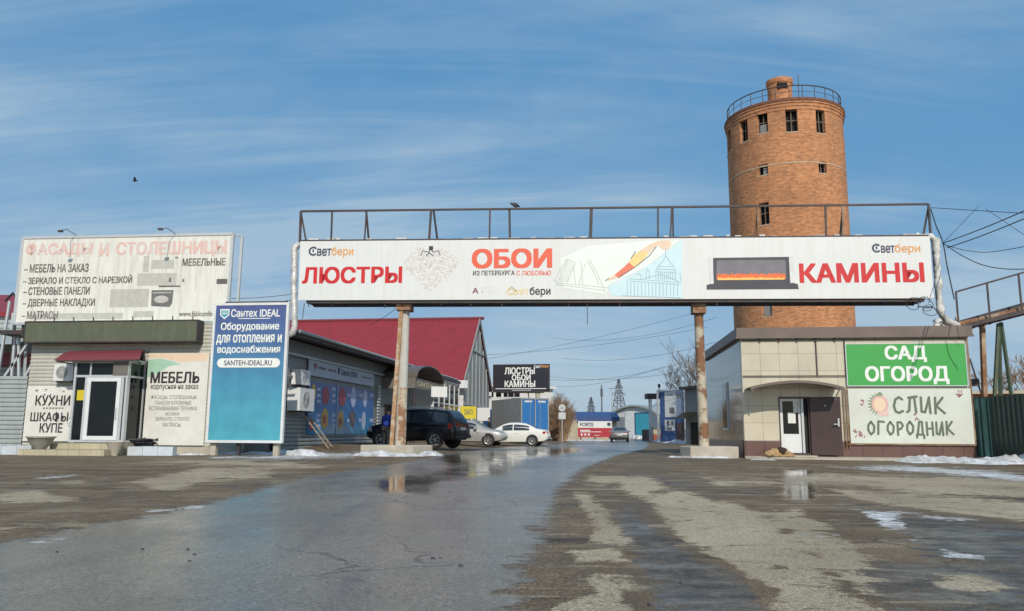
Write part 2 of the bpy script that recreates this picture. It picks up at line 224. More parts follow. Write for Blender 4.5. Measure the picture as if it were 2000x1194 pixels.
# ------------------------------------------------------------------ mesh helpers
class MB:
    def __init__(s): s.v = []; s.f = []; s.uv = None
    def add(s, vs, fs):
        k = len(s.v); s.v += [tuple(p) for p in vs]; s.f += [tuple(i+k for i in f) for f in fs]; return s
    def box(s, x0, x1, y0, y1, z0, z1):
        return s.add([(x0, y0, z0), (x1, y0, z0), (x1, y1, z0), (x0, y1, z0), (x0, y0, z1), (x1, y0, z1), (x1, y1, z1), (x0, y1, z1)],
                     [(0, 3, 2, 1), (4, 5, 6, 7), (0, 1, 5, 4), (1, 2, 6, 5), (2, 3, 7, 6), (3, 0, 4, 7)])
    def bar(s, p, q, w, h=None):
        h = h or w; p = Vector(p); q = Vector(q); d = (q-p).normalized()
        a = d.cross(Vector((0, 0, 1)))
        if a.length < 1e-3: a = Vector((1, 0, 0))
        a.normalize(); b = d.cross(a)
        vs = []
        for c in (p, q):
            for i, j in ((-1, -1), (1, -1), (1, 1), (-1, 1)): vs.append(c + a*(i*w/2) + b*(j*h/2))
        return s.add(vs, [(0, 1, 2, 3), (7, 6, 5, 4), (0, 4, 5, 1), (1, 5, 6, 2), (2, 6, 7, 3), (3, 7, 4, 0)])
    def tube(s, pts, r, n=8, cap=True):
        pts = [Vector(p) for p in pts]; rr = r if isinstance(r, (list, tuple)) else [r]*len(pts); k = len(s.v); ref = None
        for i, p in enumerate(pts):
            d = (pts[min(i+1, len(pts)-1)]-pts[max(i-1, 0)]).normalized()
            if ref is None: ref = d.orthogonal().normalized()
            ref = (ref - d*ref.dot(d)).normalized(); b = d.cross(ref)
            for j in range(n):
                t = 2*math.pi*j/n; s.v.append(tuple(p + (ref*math.cos(t)+b*math.sin(t))*rr[i]))
        for i in range(len(pts)-1):
            for j in range(n):
                a = k+i*n+j; b2 = k+i*n+(j+1) % n; s.f.append((a, b2, b2+n, a+n))
        if cap: s.f.append(tuple(k+j for j in reversed(range(n)))); s.f.append(tuple(k+(len(pts)-1)*n+j for j in range(n)))
        return s
    def lathe(s, prof, n=24, c=(0, 0, 0), axis='z'):
        k = len(s.v)
        for r, h in prof:
            for j in range(n):
                t = 2*math.pi*j/n; a, b = r*math.cos(t), r*math.sin(t)
                p = (a, b, h) if axis == 'z' else ((a, h, b) if axis == 'y' else (h, a, b))
                s.v.append((p[0]+c[0], p[1]+c[1], p[2]+c[2]))
        for i in range(len(prof)-1):
            for j in range(n):
                a = k+i*n+j; b = k+i*n+(j+1) % n; q = (a, b, b+n, a+n); s.f.append(q if axis != 'y' else q[::-1])
        return s
    def ext(s, poly, y0, y1):
        """polygon (x,z), counter-clockwise seen from -y, extruded from y0 (front) to y1"""
        n = len(poly); vs = [(x, y0, z) for x, z in poly]+[(x, y1, z) for x, z in poly]
        return s.add(vs, [tuple(range(n)), tuple(range(2*n-1, n-1, -1))]+[(i, i+n, (i+1) % n+n, (i+1) % n) for i in range(n)])
    def flat(s, poly, y):
        return s.add([(x, y, z) for x, z in poly], [tuple(range(len(poly)))])
    def rect(s, x0, z0, x1, z1, y): return s.flat([(x0, z0), (x1, z0), (x1, z1), (x0, z1)], y)
    def disc(s, x, z, rx, rz, y, n=20): return s.flat([(x+rx*math.cos(2*math.pi*i/n), z+rz*math.sin(2*math.pi*i/n)) for i in range(n)], y)
    def stroke(s, pts, w, y):
        for (a, b), (c, d) in zip(pts, pts[1:]):
            l = math.hypot(c-a, d-b) or 1; nx, nz = -(d-b)/l*w/2, (c-a)/l*w/2
            s.flat([(a-nx, b-nz), (c-nx, d-nz), (c+nx, d+nz), (a+nx, b+nz)], y)
        return s
    def text(s, body, x0, z0, x1, z1, y, bold=.0, shear=0, spacing=1):
        cu = bpy.data.curves.new('tmp', 'FONT'); cu.body = body; cu.resolution_u = 3; cu.shear = shear; cu.space_character = spacing
        o = bpy.data.objects.new('tmp', cu); COL.objects.link(o); dg = bpy.context.evaluated_depsgraph_get(); dg.update()
        ev = o.evaluated_get(dg); me = ev.to_mesh(); vs = [v.co.copy() for v in me.vertices]; fs = [tuple(p.vertices) for p in me.polygons]; ev.to_mesh_clear()
        bpy.data.objects.remove(o); bpy.data.curves.remove(cu)
        if not vs: return s
        a0 = min(v.x for v in vs); a1 = max(v.x for v in vs); b0 = min(v.y for v in vs); b1 = max(v.y for v in vs)
        sx, sz = (x1-x0)/(a1-a0), (z1-z0)/(b1-b0); e = bold*.75; sh = [(0, 0)] if not bold else [(0, 0), (-e, -e*.6), (e, -e*.6), (-e, e*.6), (e, e*.6)]     # a heavier face: the same glyphs overprinted a hair apart
        for i, (p_, q_) in enumerate(sh):
            s.add([(x0+(v.x-a0+p_)*sx, y-.0006*i, z0+(v.y-b0+q_)*sz) for v in vs], fs)
        return s
    def build(s, name, m, parent=None, smooth=None, loc=None, rotz=0):
        me = bpy.data.meshes.new(name); me.from_pydata(s.v, [], s.f); me.update()
        if s.uv:
            ul = me.uv_layers.new(name='UVMap')
            for lp in me.loops: ul.data[lp.index].uv = s.uv[lp.vertex_index]
        me.materials.append(M[m] if isinstance(m, str) else m)
        if smooth:
            me.polygons.foreach_set('use_smooth', [True]*len(me.polygons)); me.set_sharp_from_angle(angle=R(smooth))
        o = bpy.data.objects.new(name, me); COL.objects.link(o)
        if parent: o.parent = parent
        if loc is not None: o.location = loc; o.rotation_euler = (0, 0, rotz)
        return o
def thing(name, label, cat, loc=(0, 0, 0), rotz=0, group=None):
    o = bpy.data.objects.new(name, None); COL.objects.link(o); o.empty_display_size = .3
    o.location = loc; o.rotation_euler = (0, 0, rotz); return tag(o, label, cat, group)
def tag(o, label=None, cat=None, group=None, kind=None):
    if label: o['label'] = label
    if cat: o['category'] = cat
    if group: o['group'] = group
    if kind: o['kind'] = kind
    return o
def copy_tree(o, parent=None):
    c = o.copy(); COL.objects.link(c)
    if parent: c.parent = parent
    for ch in list(o.children): copy_tree(ch, c)
    return c
def ribs(mb, x0, x1, z0, z1, y, pitch=.1, depth=.02, back=None):
    """sheet with horizontal ribs facing -y"""
    z = z0; prof = []
    while z < z1-1e-6:
        e = min(z+pitch, z1); prof += [(y, z), (y-depth, z+(e-z)*.25), (y-depth, z+(e-z)*.7)]; z = e
    prof.append((y, z1)); k = len(mb.v)
    for a, b in prof: mb.v += [(x0, a, b), (x1, a, b)]
    for i in range(len(prof)-1): j = k+2*i; mb.f.append((j, j+1, j+3, j+2))
    return mb
def skin(name, pts, edges, m, parent, sub=2):
    me = bpy.data.meshes.new(name); me.from_pydata([p[:3] for p in pts], edges, []); me.materials.append(M[m])
    o = bpy.data.objects.new(name, me); COL.objects.link(o); o.parent = parent
    sk = o.modifiers.new('skin', 'SKIN'); sk.use_smooth_shade = True
    for i, p in enumerate(pts):
        d = me.skin_vertices[0].data[i]; r = p[3]; d.radius = r if isinstance(r, tuple) else (r, r); d.use_root = (i == 0)
    sb = o.modifiers.new('sub', 'SUBSURF'); sb.levels = sb.render_levels = sub
    return o

# ------------------------------------------------------------------ ground and road: stains, dust, ice and wet patches are properties of the surface
def c6(p): return [(600+x*.35, 850+y*.35) for x, y in p]
def c5(p): return [(x*.35, 860+y*.35) for x, y in p]
def c7(p): return [(1200+x*.4, 860+y*.4) for x, y in p]
DUST = [c5([(700, 125), (1000, 104), (1300, 100), (1840, 140), (1800, 168), (1300, 150), (900, 132)]), c5([(640, 232), (900, 195), (1150, 145), (1560, 165), (1500, 212), (1180, 228), (1050, 268), (900, 280), (780, 250)]),
        c5([(-200, 300), (250, 272), (290, 300), (490, 332), (300, 348), (-200, 348)]), c5([(-200, 470), (90, 475), (60, 525), (-200, 530)]), c5([(1460, 225), (1800, 215), (1820, 232), (1500, 242)]), c5([(330, 235), (480, 225), (420, 250)]), c5([(210, 455), (420, 440), (400, 462)]),
        c6([(1480, 320), (1560, 320), (1640, 380), (1720, 470), (1820, 600), (1800, 622), (1560, 600), (1600, 500), (1530, 420)]), c6([(1430, 640), (1700, 625), (1800, 690), (1790, 712), (1480, 715)]), c6([(1530, 768), (1820, 765), (1855, 830), (1890, 1010), (1350, 1010), (1400, 930), (1600, 880)]), c6([(1560, 225), (1760, 215), (1700, 290), (1560, 270)]),
        c7([(130, 290), (300, 240), (560, 300), (700, 345), (860, 440), (960, 560), (1100, 690), (1250, 860), (790, 860), (750, 735), (560, 600), (480, 560), (380, 540), (250, 420), (180, 350)]), c7([(-20, 165), (180, 180), (280, 230), (130, 285), (10, 240)]), c7([(420, 180), (820, 190), (1000, 160), (2100, 190), (2100, 290), (1500, 260), (1000, 215), (500, 225)]), c7([(-10, 640), (110, 655), (140, 860), (-30, 860)])]
DUST += [c7([(720, 350), (900, 335), (1150, 480), (1300, 640), (1360, 860), (1240, 860), (1120, 700), (980, 560)]), c7([(1450, 640), (1800, 650), (2000, 760), (1600, 740)]), c7([(1000, 225), (1500, 265), (2050, 300), (2050, 400), (1750, 370), (1200, 300)])]
SNOWP = [c5([(770, 400), (960, 372), (1150, 358), (1150, 380), (850, 408)]), c5([(150, 565), (345, 540), (350, 556), (190, 580)]), c5([(400, 540), (470, 528), (440, 545)]), c5([(180, 212), (480, 186), (475, 200), (220, 222)]),
         c7([(1060, 300), (1200, 330), (1800, 385), (1740, 402), (1400, 365), (1430, 450), (1340, 440), (1180, 352)]), c7([(1520, 520), (1830, 560), (1880, 590), (1600, 565)]), c7([(850, 455), (1000, 450), (1330, 468), (1000, 478)]), c7([(1020, 132), (1450, 118), (1900, 150), (2100, 190), (2100, 215), (1700, 180), (1300, 150)]), c7([(1380, 480), (1540, 470), (1490, 500)]),
         c5([(1150, 90), (2000, 60), (2000, 100), (1500, 112), (1180, 106)])]
WET = [c7([(828, 178), (975, 182), (985, 285), (835, 272)]), c7([(860, 270), (1100, 320), (1380, 450), (1480, 570), (1700, 600), (2100, 640), (2100, 420), (1700, 372), (1400, 345), (1100, 290)]), c7([(0, 150), (260, 180), (430, 215), (760, 250), (900, 300), (500, 250), (260, 240)]), c7([(1500, 600), (2100, 610), (2100, 860), (1250, 860), (1120, 700), (1050, 600), (1300, 590)]),
       c7([(-40, 340), (120, 300), (240, 430), (400, 560), (560, 620), (740, 740), (780, 860), (140, 860), (110, 640)]), c7([(1900, 300), (2100, 290), (2100, 380), (1850, 360)]), c5([(0, 560), (420, 520), (700, 430), (1100, 390), (700, 470), (300, 560), (0, 620)])]
SHINE = [c7([(815, 140), (990, 140), (1005, 310), (815, 300)]), c6([(330, 255), (560, 215), (760, 240), (720, 330), (420, 320)]), c6([(560, 240), (1000, 130), (1250, 120), (1100, 230), (700, 260)]), c7([(828, 178), (975, 182), (985, 285), (835, 272)]), c6([(700, 110), (1500, 60), (1600, 90), (1100, 160), (800, 180)])]
def pix(x, y, z):
    d = np.stack([x, y, z-EYE], -1); fw = d@np.array(_f); fw = np.where(fw < .2, .2, fw)
    return CU + F*(d@np.array(C_R))/fw, CV - F*(d@np.array(C_U))/fw
def field(u, v, polys, soft, vs=2.2):
    out = np.zeros_like(u)
    for p in polys:
        p = np.array(p); x0, y0 = p.min(0)-4*soft; x1, y1 = p.max(0)+4*soft
        i = np.where((u > x0) & (u < x1) & (v > y0) & (v < y1))[0]
        if not len(i): continue
        a, b = u[i], v[i]*vs; q = p*np.array([1, vs]); ins = np.zeros(len(i), bool); dm = np.full(len(i), 1e9)
        for k in range(len(q)):
            ax, ay = q[k]; bx, by = q[(k+1) % len(q)]
            cond = ((ay > b) != (by > b)); t = (bx-ax)*(b-ay)/((by-ay) if abs(by-ay) > 1e-9 else 1e-9)+ax
            ins ^= cond & (a < t); l2 = (bx-ax)**2+(by-ay)**2+1e-9; s = np.clip(((a-ax)*(bx-ax)+(b-ay)*(by-ay))/l2, 0, 1)
            dm = np.minimum(dm, np.hypot(a-ax-s*(bx-ax), b-ay-s*(by-ay)))
        out[i] = np.maximum(out[i], np.clip(.5+np.where(ins, dm, -dm)/(2*soft), 0, 1))
    return out
def sheet(name, X_, Y_, zoff, m, tar=None):
    gx, gy = np.meshgrid(X_, Y_) if X_.ndim == 1 else (X_, Y_)
    nx = gx.shape[1]; gx = gx.ravel(); gy = gy.ravel()
    gzv = np.array([gz(a, b) if 29 < b < 140 and a < b*.2 else 0. for a, b in zip(gx, gy)])+zoff
    idx = np.arange(len(gx)).reshape(-1, nx); q = np.stack([idx[:-1, :-1], idx[:-1, 1:], idx[1:, 1:], idx[1:, :-1]], -1).reshape(-1, 4)
    me = bpy.data.meshes.new(name); me.vertices.add(len(gx)); me.vertices.foreach_set('co', np.stack([gx, gy, gzv], -1).ravel())
    me.loops.add(q.size); me.loops.foreach_set('vertex_index', q.ravel().astype(np.int32)); me.polygons.add(len(q)); me.polygons.foreach_set('loop_start', np.arange(0, q.size, 4, dtype=np.int32)); me.update(calc_edges=True); me.validate()
    me.polygons.foreach_set('use_smooth', np.ones(len(q), bool))
    u, v = pix(gx, gy, gzv); far = np.where(gy > 1.5, 1, 0)
    for nm, pl, sf in (('dust', DUST, 17), ('snowy', SNOWP, 15), ('wet', WET, 30), ('shine', SHINE, 26)):
        a = me.attributes.new(nm, 'FLOAT', 'POINT'); a.data.foreach_set('value', (field(u, v, pl, sf)*far).astype(np.float32))
    a = me.attributes.new('tar', 'FLOAT', 'POINT'); a.data.foreach_set('value', (np.zeros(len(gx)) if tar is None else tar.ravel()).astype(np.float32))
    me.materials.append(m); o = bpy.data.objects.new(name, me); COL.objects.link(o); o['kind'] = 'structure'; return o
def ground_mat(name, road):
    m = bpy.data.materials.new(name); m.use_nodes = True; t = m.node_tree; n = t.nodes; l = t.links; b = n['Principled BSDF']
    geo = n.new('ShaderNodeNewGeometry')
    def noise(sc, scale=(1, 1, 1), det=6, rough=.62, dist=0, loc=(0, 0, 0)):
        mp = n.new('ShaderNodeMapping'); l.new(geo.outputs['Position'], mp.inputs[0]); mp.inputs['Scale'].default_value = scale; mp.inputs['Location'].default_value = loc
        q = n.new('ShaderNodeTexNoise'); l.new(mp.outputs[0], q.inputs[0]); q.inputs['Scale'].default_value = sc; q.inputs['Detail'].default_value = det; q.inputs['Roughness'].default_value = rough; q.inputs['Distortion'].default_value = dist; return q.outputs[0]
    def mth(op, a, b2=None, clamp=False):
        q = n.new('ShaderNodeMath'); q.operation = op; q.use_clamp = clamp
        for i, x in enumerate((a, b2)):
            if x is None: continue
            if isinstance(x, (int, float)): q.inputs[i].default_value = x
            else: l.new(x, q.inputs[i])
        return q.outputs[0]
    def mr(x, a, b2, c=0, d=1, smooth=True):
        q = n.new('ShaderNodeMapRange'); q.interpolation_type = 'SMOOTHSTEP' if smooth else 'LINEAR'; l.new(x, q.inputs[0])
        for i, val in enumerate((a, b2, c, d)): q.inputs[i+1].default_value = val
        return q.outputs[0]
    def mix(f, a, c):
        q = n.new('ShaderNodeMix'); q.data_type = 'RGBA'
        if isinstance(f, (int, float)): q.inputs[0].default_value = f
        else: l.new(f, q.inputs[0])
        for i, x in ((6, a), (7, c)):
            if isinstance(x, tuple): q.inputs[i].default_value = (*x, 1)
            else: l.new(x, q.inputs[i])
        return q.outputs[2]
    def fmix(f, a, c):
        q = n.new('ShaderNodeMix'); l.new(f, q.inputs[0])
        for i, x in ((2, a), (3, c)):
            if isinstance(x, (int, float)): q.inputs[i].default_value = x
            else: l.new(x, q.inputs[i])
        return q.outputs[0]
    def att(nm): q = n.new('ShaderNodeAttribute'); q.attribute_name = nm; return q.outputs['Fac']
    tracks = noise(1.0, (2.6, .35, 1), 8, .7, .4); mid = noise(1.1, (1, .7, 1), 9, .7, .3); blot = noise(.35, (1, .6, 1), 6, .6, .6, (5, 3, 0)); fine = noise(38, det=3, rough=.7); grit = noise(9, det=6, rough=.72, loc=(2, 9, 0)); broad = noise(.13, (1, .8, 1), 4, .5)
    swirl = noise(.8, (.55, 2.2, 1), 9, .72, 1.0, (4, 1, 0)); spot = noise(3.2, (1, 1, 1), 8, .75, .5, (1, 6, 0)); chip = noise(85, det=2, rough=.6)
    def cen(x, w): return mr(x, .30, .70, -w, w, False)
    edge = mth('ADD', mth('ADD', cen(mid, .40), cen(swirl, .45)), mth('ADD', cen(spot, .55), cen(grit, .30)))
    def mask(nm, w, lo=.42, hi=.60, gain=1.0): return mr(mth('ADD', mth('MULTIPLY', att(nm), gain), mth('MULTIPLY', edge, w)), lo, hi)
    shine = mask('shine', .35, .40, .75); snow = mask('snowy', .62, .50, .64, .85); wet = mask('wet', .55, .36, .66, .75); dust = mth('MULTIPLY', mask('dust', .62, .40, .66, .80), mr(cen(spot, 1.0), -.75, -.25, .35, 1)); tar = mask('tar', .30, .36, .60)
    agg = mth('MULTIPLY', mr(fine, .3, .7, .60, 1.40, False), mr(chip, .35, .65, .60, 1.45, False))
    # asphalt
    ta = mix(mr(blot, .4, .62), (.135, .122, .094), (.195, .174, .132)); ta = mix(mr(tracks, .50, .75), ta, (.092, .087, .078)); ta = mix(mr(spot, .58, .74), ta, (.225, .208, .172)); ta = mix(mr(chip, .62, .74), ta, (.24, .23, .21))
    tr = fmix(mr(mid, .35, .66), .21, .36); tr = fmix(mr(broad, .48, .60), tr, .18)
    # trodden mud
    mu = mix(mr(mid, .36, .64), (.118, .085, .053), (.20, .150, .098)); mu = mix(mr(swirl, .50, .64), mu, (.060, .048, .036)); mu = mix(mr(noise(.9, (.35, 2.4, 1), 8, .7, .8, (11, 3, 0)), .54, .64, 0, .8), mu, (.33, .275, .19)); mu = mix(mr(spot, .54, .66), mu, (.235, .19, .135)); mu = mix(mr(chip, .60, .72), mu, (.22, .19, .15))
    mrg = fmix(mr(mid, .35, .62), .48, .75)
    thin = mr(mth('ADD', blot, mth('MULTIPLY', edge, .3)), .58, .74, 0, .65); mu = mix(thin, mu, (.25, .215, .16))
    wm = mix(mr(spot, .4, .62), (.056, .050, .043), (.150, .127, .096)); mu = mix(wet, mu, wm); mrg = fmix(wet, mrg, fmix(mr(swirl, .40, .56), .30, .75))
    vm = n.new('ShaderNodeMapping'); l.new(geo.outputs['Position'], vm.inputs[0]); vm.inputs['Scale'].default_value = (.55, .8, 1)
    wv = n.new('ShaderNodeTexNoise'); wv.inputs['Scale'].default_value = 2.2; wv.inputs['Detail'].default_value = 5; l.new(geo.outputs['Position'], wv.inputs[0])
    va = n.new('ShaderNodeVectorMath'); va.operation = 'MULTIPLY_ADD'; l.new(wv.outputs[1], va.inputs[0]); va.inputs[1].default_value = (.35, .35, 0); l.new(vm.outputs[0], va.inputs[2])
    vo = n.new('ShaderNodeTexVoronoi'); vo.feature = 'DISTANCE_TO_EDGE'; vo.voronoi_dimensions = '2D'; l.new(va.outputs[0], vo.inputs['Vector']); vo.inputs['Scale'].default_value = 1.0
    crack = mth('MULTIPLY', mr(vo.outputs['Distance'], .004, .016, 1, 0), mr(blot, .50, .62))
    ta = mix(mth('MULTIPLY', crack, .8), ta, (.030, .028, .025)); mu = mix(mth('MULTIPLY', crack, .6), mu, (.04, .032, .024))
    base = mix(tar, mu, ta); rough = fmix(tar, mrg, tr); rough = fmix(shine, rough, fmix(mr(mid, .42, .66), .04, .16))
    dcol = mix(mr(blot, .35, .65), (.44, .375, .265), (.33, .275, .195)); dcol = mix(mr(spot, .54, .70), dcol, (.17, .138, .10)); dcol = mix(mr(grit, .60, .76), dcol, (.10, .085, .065))
    dust = mth('MULTIPLY', dust, mr(grit, .26, .44, .45, 1)); dust = mth('MULTIPLY', dust, mth('SUBTRACT', 1.0, mth('MULTIPLY', tar, .85)))
    base = mix(dust, base, dcol); rough = fmix(dust, rough, .85)
    scol = mix(mr(spot, .40, .62), (.70, .72, .74), (.32, .29, .245)); base = mix(snow, base, scol); rough = fmix(snow, rough, .6)
    q = n.new('ShaderNodeVectorMath'); q.operation = 'SCALE'; l.new(base, q.inputs[0]); l.new(agg, q.inputs[3]); l.new(q.outputs[0], b.inputs['Base Color']); l.new(rough, b.inputs['Roughness'])
    h = mth('ADD', mth('MULTIPLY', grit, .8), mth('ADD', mth('MULTIPLY', fine, .35), mth('MULTIPLY', mth('ADD', mid, spot), fmix(tar, 1.5, .35))))
    h = mth('ADD', h, mth('SUBTRACT', mth('MULTIPLY', snow, .8), mth('MULTIPLY', crack, .9)))
    bp = n.new('ShaderNodeBump'); bp.inputs['Distance'].default_value = .02
    dry = mth('SUBTRACT', 1.0, mth('MAXIMUM', mth('MULTIPLY', shine, .97), mth('MULTIPLY', mth('MULTIPLY', wet, .6), mth('SUBTRACT', 1.0, tar)))); l.new(mth('MULTIPLY', mth('ADD', dry, .03), fmix(tar, .65, .26)), bp.inputs['Strength'])
    l.new(h, bp.inputs['Height']); l.new(bp.outputs[0], b.inputs['Normal']); l.new(mth('MAXIMUM', mth('MAXIMUM', mth('MULTIPLY', tar, .36), mth('MULTIPLY', shine, .5)), mth('ADD', .08, mth('MULTIPLY', wet, .22))), b.inputs['Specular IOR Level'])
    return m
gxs = np.concatenate([[-1500, -500, -160, -80, -55], np.arange(-42, -18, .5), np.arange(-18, 20, .16), np.arange(20, 45, .5), [55, 80, 160, 500, 1500]])
gys = np.concatenate([[-60, -20, -5, 0, 1.2], np.geomspace(2, 60, 230), np.geomspace(61.5, 150, 40), [200, 320, 600, 1200, 3000]])
GM = ground_mat('worn_wet_ground', False)
sheet('ground', gxs, gys, 0.0, GM)
ry = np.concatenate([[-12, -4, 0, 1.5], np.geomspace(2.2, 130, 230)])
rl = np.array([road_left(y) for y in ry]); rr_ = np.array([road_right(y) for y in ry])
rl = rl - .5*np.clip((9-ry)/9, 0, 1)-.35; rr_ = rr_+.5; tt = np.linspace(0, 1, 90)
RX = rl[:, None]+(rr_-rl)[:, None]*tt[None, :]; dist = np.minimum(RX-rl[:, None], rr_[:, None]-RX)       # metres in from the verge
sheet('road', RX, np.repeat(ry[:, None], 90, 1), .005, GM, np.clip((dist-.05)/.9, 0, 1))
# a side apron of old concrete in front of the garden shop
mb = MB(); a = [P(u, v, Y) for u, v, Y in ((1452, 0, 28.6), (1660, 0, 28.1), (1910, 0, 27.7), (1960, 0, 27.4), (1960, 0, 26.2), (1700, 0, 26.9), (1460, 0, 27.6))]
vs = [(P(u, 870, Y).x, Y) for u, Y in ((1453, 29.2), (1980, 28.0), (1985, 26.3), (1800, 26.7), (1620, 27.2), (1455, 28.2))]
k = len(vs); mb.add([(x, y, -.05) for x, y in vs]+[(x, y, .07) for x, y in vs], [tuple(range(k, 2*k))[::-1], tuple(range(k))]+[(i, (i+1) % k, (i+1) % k+k, i+k) for i in range(k)])
tag(mb.build('pavement', 'concrete'), kind='structure')

def snow_bank(path, wid, hgt, seed, label, n=26, base=0.0, group=None):
    """a low lumpy bank of old snow along a ground path"""
    rnd = random.Random(seed); mb = MB(); m = 16; n = 90; pts = [Vector((x, y, 0)) for x, y in path]
    seg = [0]+list(np.cumsum([(b-a).length for a, b in zip(pts, pts[1:])]))
    from mathutils import noise as mn
    def nz(x, y, f): return mn.noise(Vector((x*f+seed*7.1, y*f, seed*3.3)))
    for i in range(n+1):
        s = seg[-1]*i/n; j = max(0, min(len(pts)-2, int(np.searchsorted(seg, s, 'right'))-1)); t = (s-seg[j])/(seg[j+1]-seg[j]); p = pts[j].lerp(pts[j+1], t); d = (pts[j+1]-pts[j]).normalized(); nrm = Vector((-d.y, d.x, 0))
        e_ = min(1, 8*min(i, n-i)/n+.05); ww = wid*(1+.45*nz(s, 0, .9)+.25*nz(s, 5, 2.7))*(.3+.7*e_)
        for k in range(m+1):
            q = k/m*2-1; pp = p+nrm*(q*ww/2); z = hgt*e_*max(0, 1-q*q)**.8*max(.12, .62+.75*nz(pp.x, pp.y, .8)+.45*nz(pp.x, pp.y, 2.6)+.28*nz(pp.x, pp.y, 7))
            mb.v.append((pp.x, pp.y, gz(pp.x, pp.y)+base-.02+z))
    for i in range(n):
        for k in range(m): a = i*(m+1)+k; mb.f.append((a, a+m+1, a+m+2, a+1))
    o = mb.build('snow', 'snow', smooth=60); return tag(o, label, 'snow', group, 'stuff')
def gp(u, v, dz=0):
    d = ray(u, v); t = (dz-EYE)/d.z; return d.x*t, d.y*t

# ------------------------------------------------------------------ left: furniture shop
W = Pl(45, 30.2, 412, 29.4)
t = thing('furniture_shop', 'low cream ribbed-metal shop with a glazed entrance below a big faded billboard', 'shop', W.o, W.ang)
xa, xb = 0, W.w; zt = W.px(200, 640)[1]+.1
vx0, _ = W.px(150, 800); vx1, _ = W.px(283, 800)
ribs(MB(), xa, vx0, .25, zt, 0, .14, .028).build('wall', 'siding', t, 40)
ribs(MB(), vx1, xb, .25, zt, 0, .14, .028).build('wall', 'siding', t, 40)
ribs(MB(), vx0, vx1, W.px(200, 706)[1], zt, 0, .14, .028).build('wall', 'siding', t, 40)
mb = MB(); mb.box(xa+.02, xa+.2, .01, 9, 0, zt); mb.box(xb-.2, xb-.01, .04, 9, 0, zt); mb.box(xa+.2, xb-.2, 8.8, 9, 0, zt); mb.build('side_wall', 'siding', t)
MB().box(xa-.05, xb+.05, .03, 9.1, zt, zt+.12).build('roof', 'zinc', t)
for a, b in ((xa, vx0), (vx1, xb)): MB().box(a, b, -.03, .2, -.1, .26).build('plinth', 'concrete', t)
mb = MB()
for i in range(30): mb.box(xb-.02, xb+.05, -.06, .06, .3+i*.14, .37+i*.14)
mb.build('corner_trim', 'zinc', t)
# glazed entrance, projecting towards the yard
V = -1.15                                   # its front
e0, z0, e1, z1 = W.rect(140, 705, 246, 861, V)
zb = .42; en = MB()
def fr(mb, x0, x1, z0, z1, y, w=.09, d=.08):
    mb.box(x0, x0+w, y, y+d, z0, z1); mb.box(x1-w, x1, y, y+d, z0, z1); mb.box(x0+w, x1-w, y, y+d, z0, z0+w); mb.box(x0+w, x1-w, y, y+d, z1-w, z1)
d0, dz0, d1, dz1 = W.rect(166, 738, 233, 860, V)
fr(en, e0, e1, zb, z1, V, .08); trz = W.px(190, 737, V)[1]
en.box(e0+.08, e1-.08, V, V+.08, trz, trz+.08); en.box(d0-.09, d0, V, V+.08, zb+.08, trz); en.box(d1, d1+.09, V, V+.08, zb+.08, trz); xm = W.px(176, 720, V)[0]; en.box(xm, xm+.05, V, V+.08, trz+.08, z1-.08)
for y0 in (V+.081, -.1): en.box(e1-.08, e1, y0, y0+.08, zb, z1); en.box(e0, e0+.08, y0, y0+.08, zb, z1)
for zz_ in (zb, trz, z1-.07): en.box(e1-.07, e1-.01, V+.161, -.1, zz_, zz_+.07); en.box(e0+.01, e0+.07, V+.161, -.1, zz_, zz_+.07)
en.build('entrance_frame', 'alu', t)
g = MB(); y = V+.05
for a, b, c, d in ((e0+.08, d0-.09, zb+.08, trz), (d1+.09, e1-.08, zb+.08, trz), (e0+.08, xm, trz+.08, z1-.08), (xm+.05, e1-.08, trz+.08, z1-.08)): MB().box(a, b, y, y+.015, c, d).build('front_glazing', 'glass', t)
for xx in (e1-.05, e0+.035):
    for za_, zb_ in ((zb+.07, trz), (trz+.07, z1-.07)): MB().box(xx, xx+.015, V+.165, -.11, za_, zb_).build('side_glazing', 'glass', t)
MB().box(e0-.02, e1+.02, V-.01, -.01, z1+.001, z1+.06).build('entrance_roof', 'alu', t)
dm = MB(); fr(dm, d0+.01, d1-.01, zb+.085, trz-.01, V-.02, .14, .07); do = dm.build('door', 'paint_white', t)
MB().box(d0+.15, d1-.15, V+.01, V+.025, zb+.22, trz-.15).build('pane', 'glass', do)
mb = MB(); mb.box(d1-.12, d1-.08, V-.07, V-.021, 1.25, 1.62); mb.build('handle', 'alu', do)
# steps of yellow block
s0, _ = W.px(96, 880, -1.9); s1, _ = W.px(236, 880, -1.9)
MB().box(s0+.12, s1+.05, -2.05, -.031, -.1, .40).build('step', 'yellow_brick', t); MB().box(s0-.5, s1-.05, -2.75, -2.051, -.1, .2).build('step', 'yellow_brick', t)
# maroon awning over the door
bk = [W.px(148, 686), W.px(283, 684)]; fy = -1.35; ft = [W.px(106, 703, fy), W.px(272, 701, fy)]
aw = MB(); rows = []
for i in range(9):
    s = i/8; yy = -.03+(fy+.03)*s; sag = .10*math.sin(math.pi*s)
    rows.append([(bk[0][0]+(ft[0][0]-bk[0][0])*s, yy, bk[0][1]+(ft[0][1]-bk[0][1])*s+sag), (bk[1][0]+(ft[1][0]-bk[1][0])*s, yy, bk[1][1]+(ft[1][1]-bk[1][1])*s+sag)])
for r in rows: aw.v += [r[0], r[1], (r[0][0], r[0][1], r[0][2]-.03), (r[1][0], r[1][1], r[1][2]-.03)]
for i in range(8):
    a = 4*i; aw.f += [(a, a+4, a+5, a+1), (a+2, a+3, a+7, a+6), (a, a+2, a+6, a+4), (a+1, a+5, a+7, a+3)]
aw.f += [(32, 34, 35, 33)]
awo = aw.build('awning', 'maroon', t, 50)
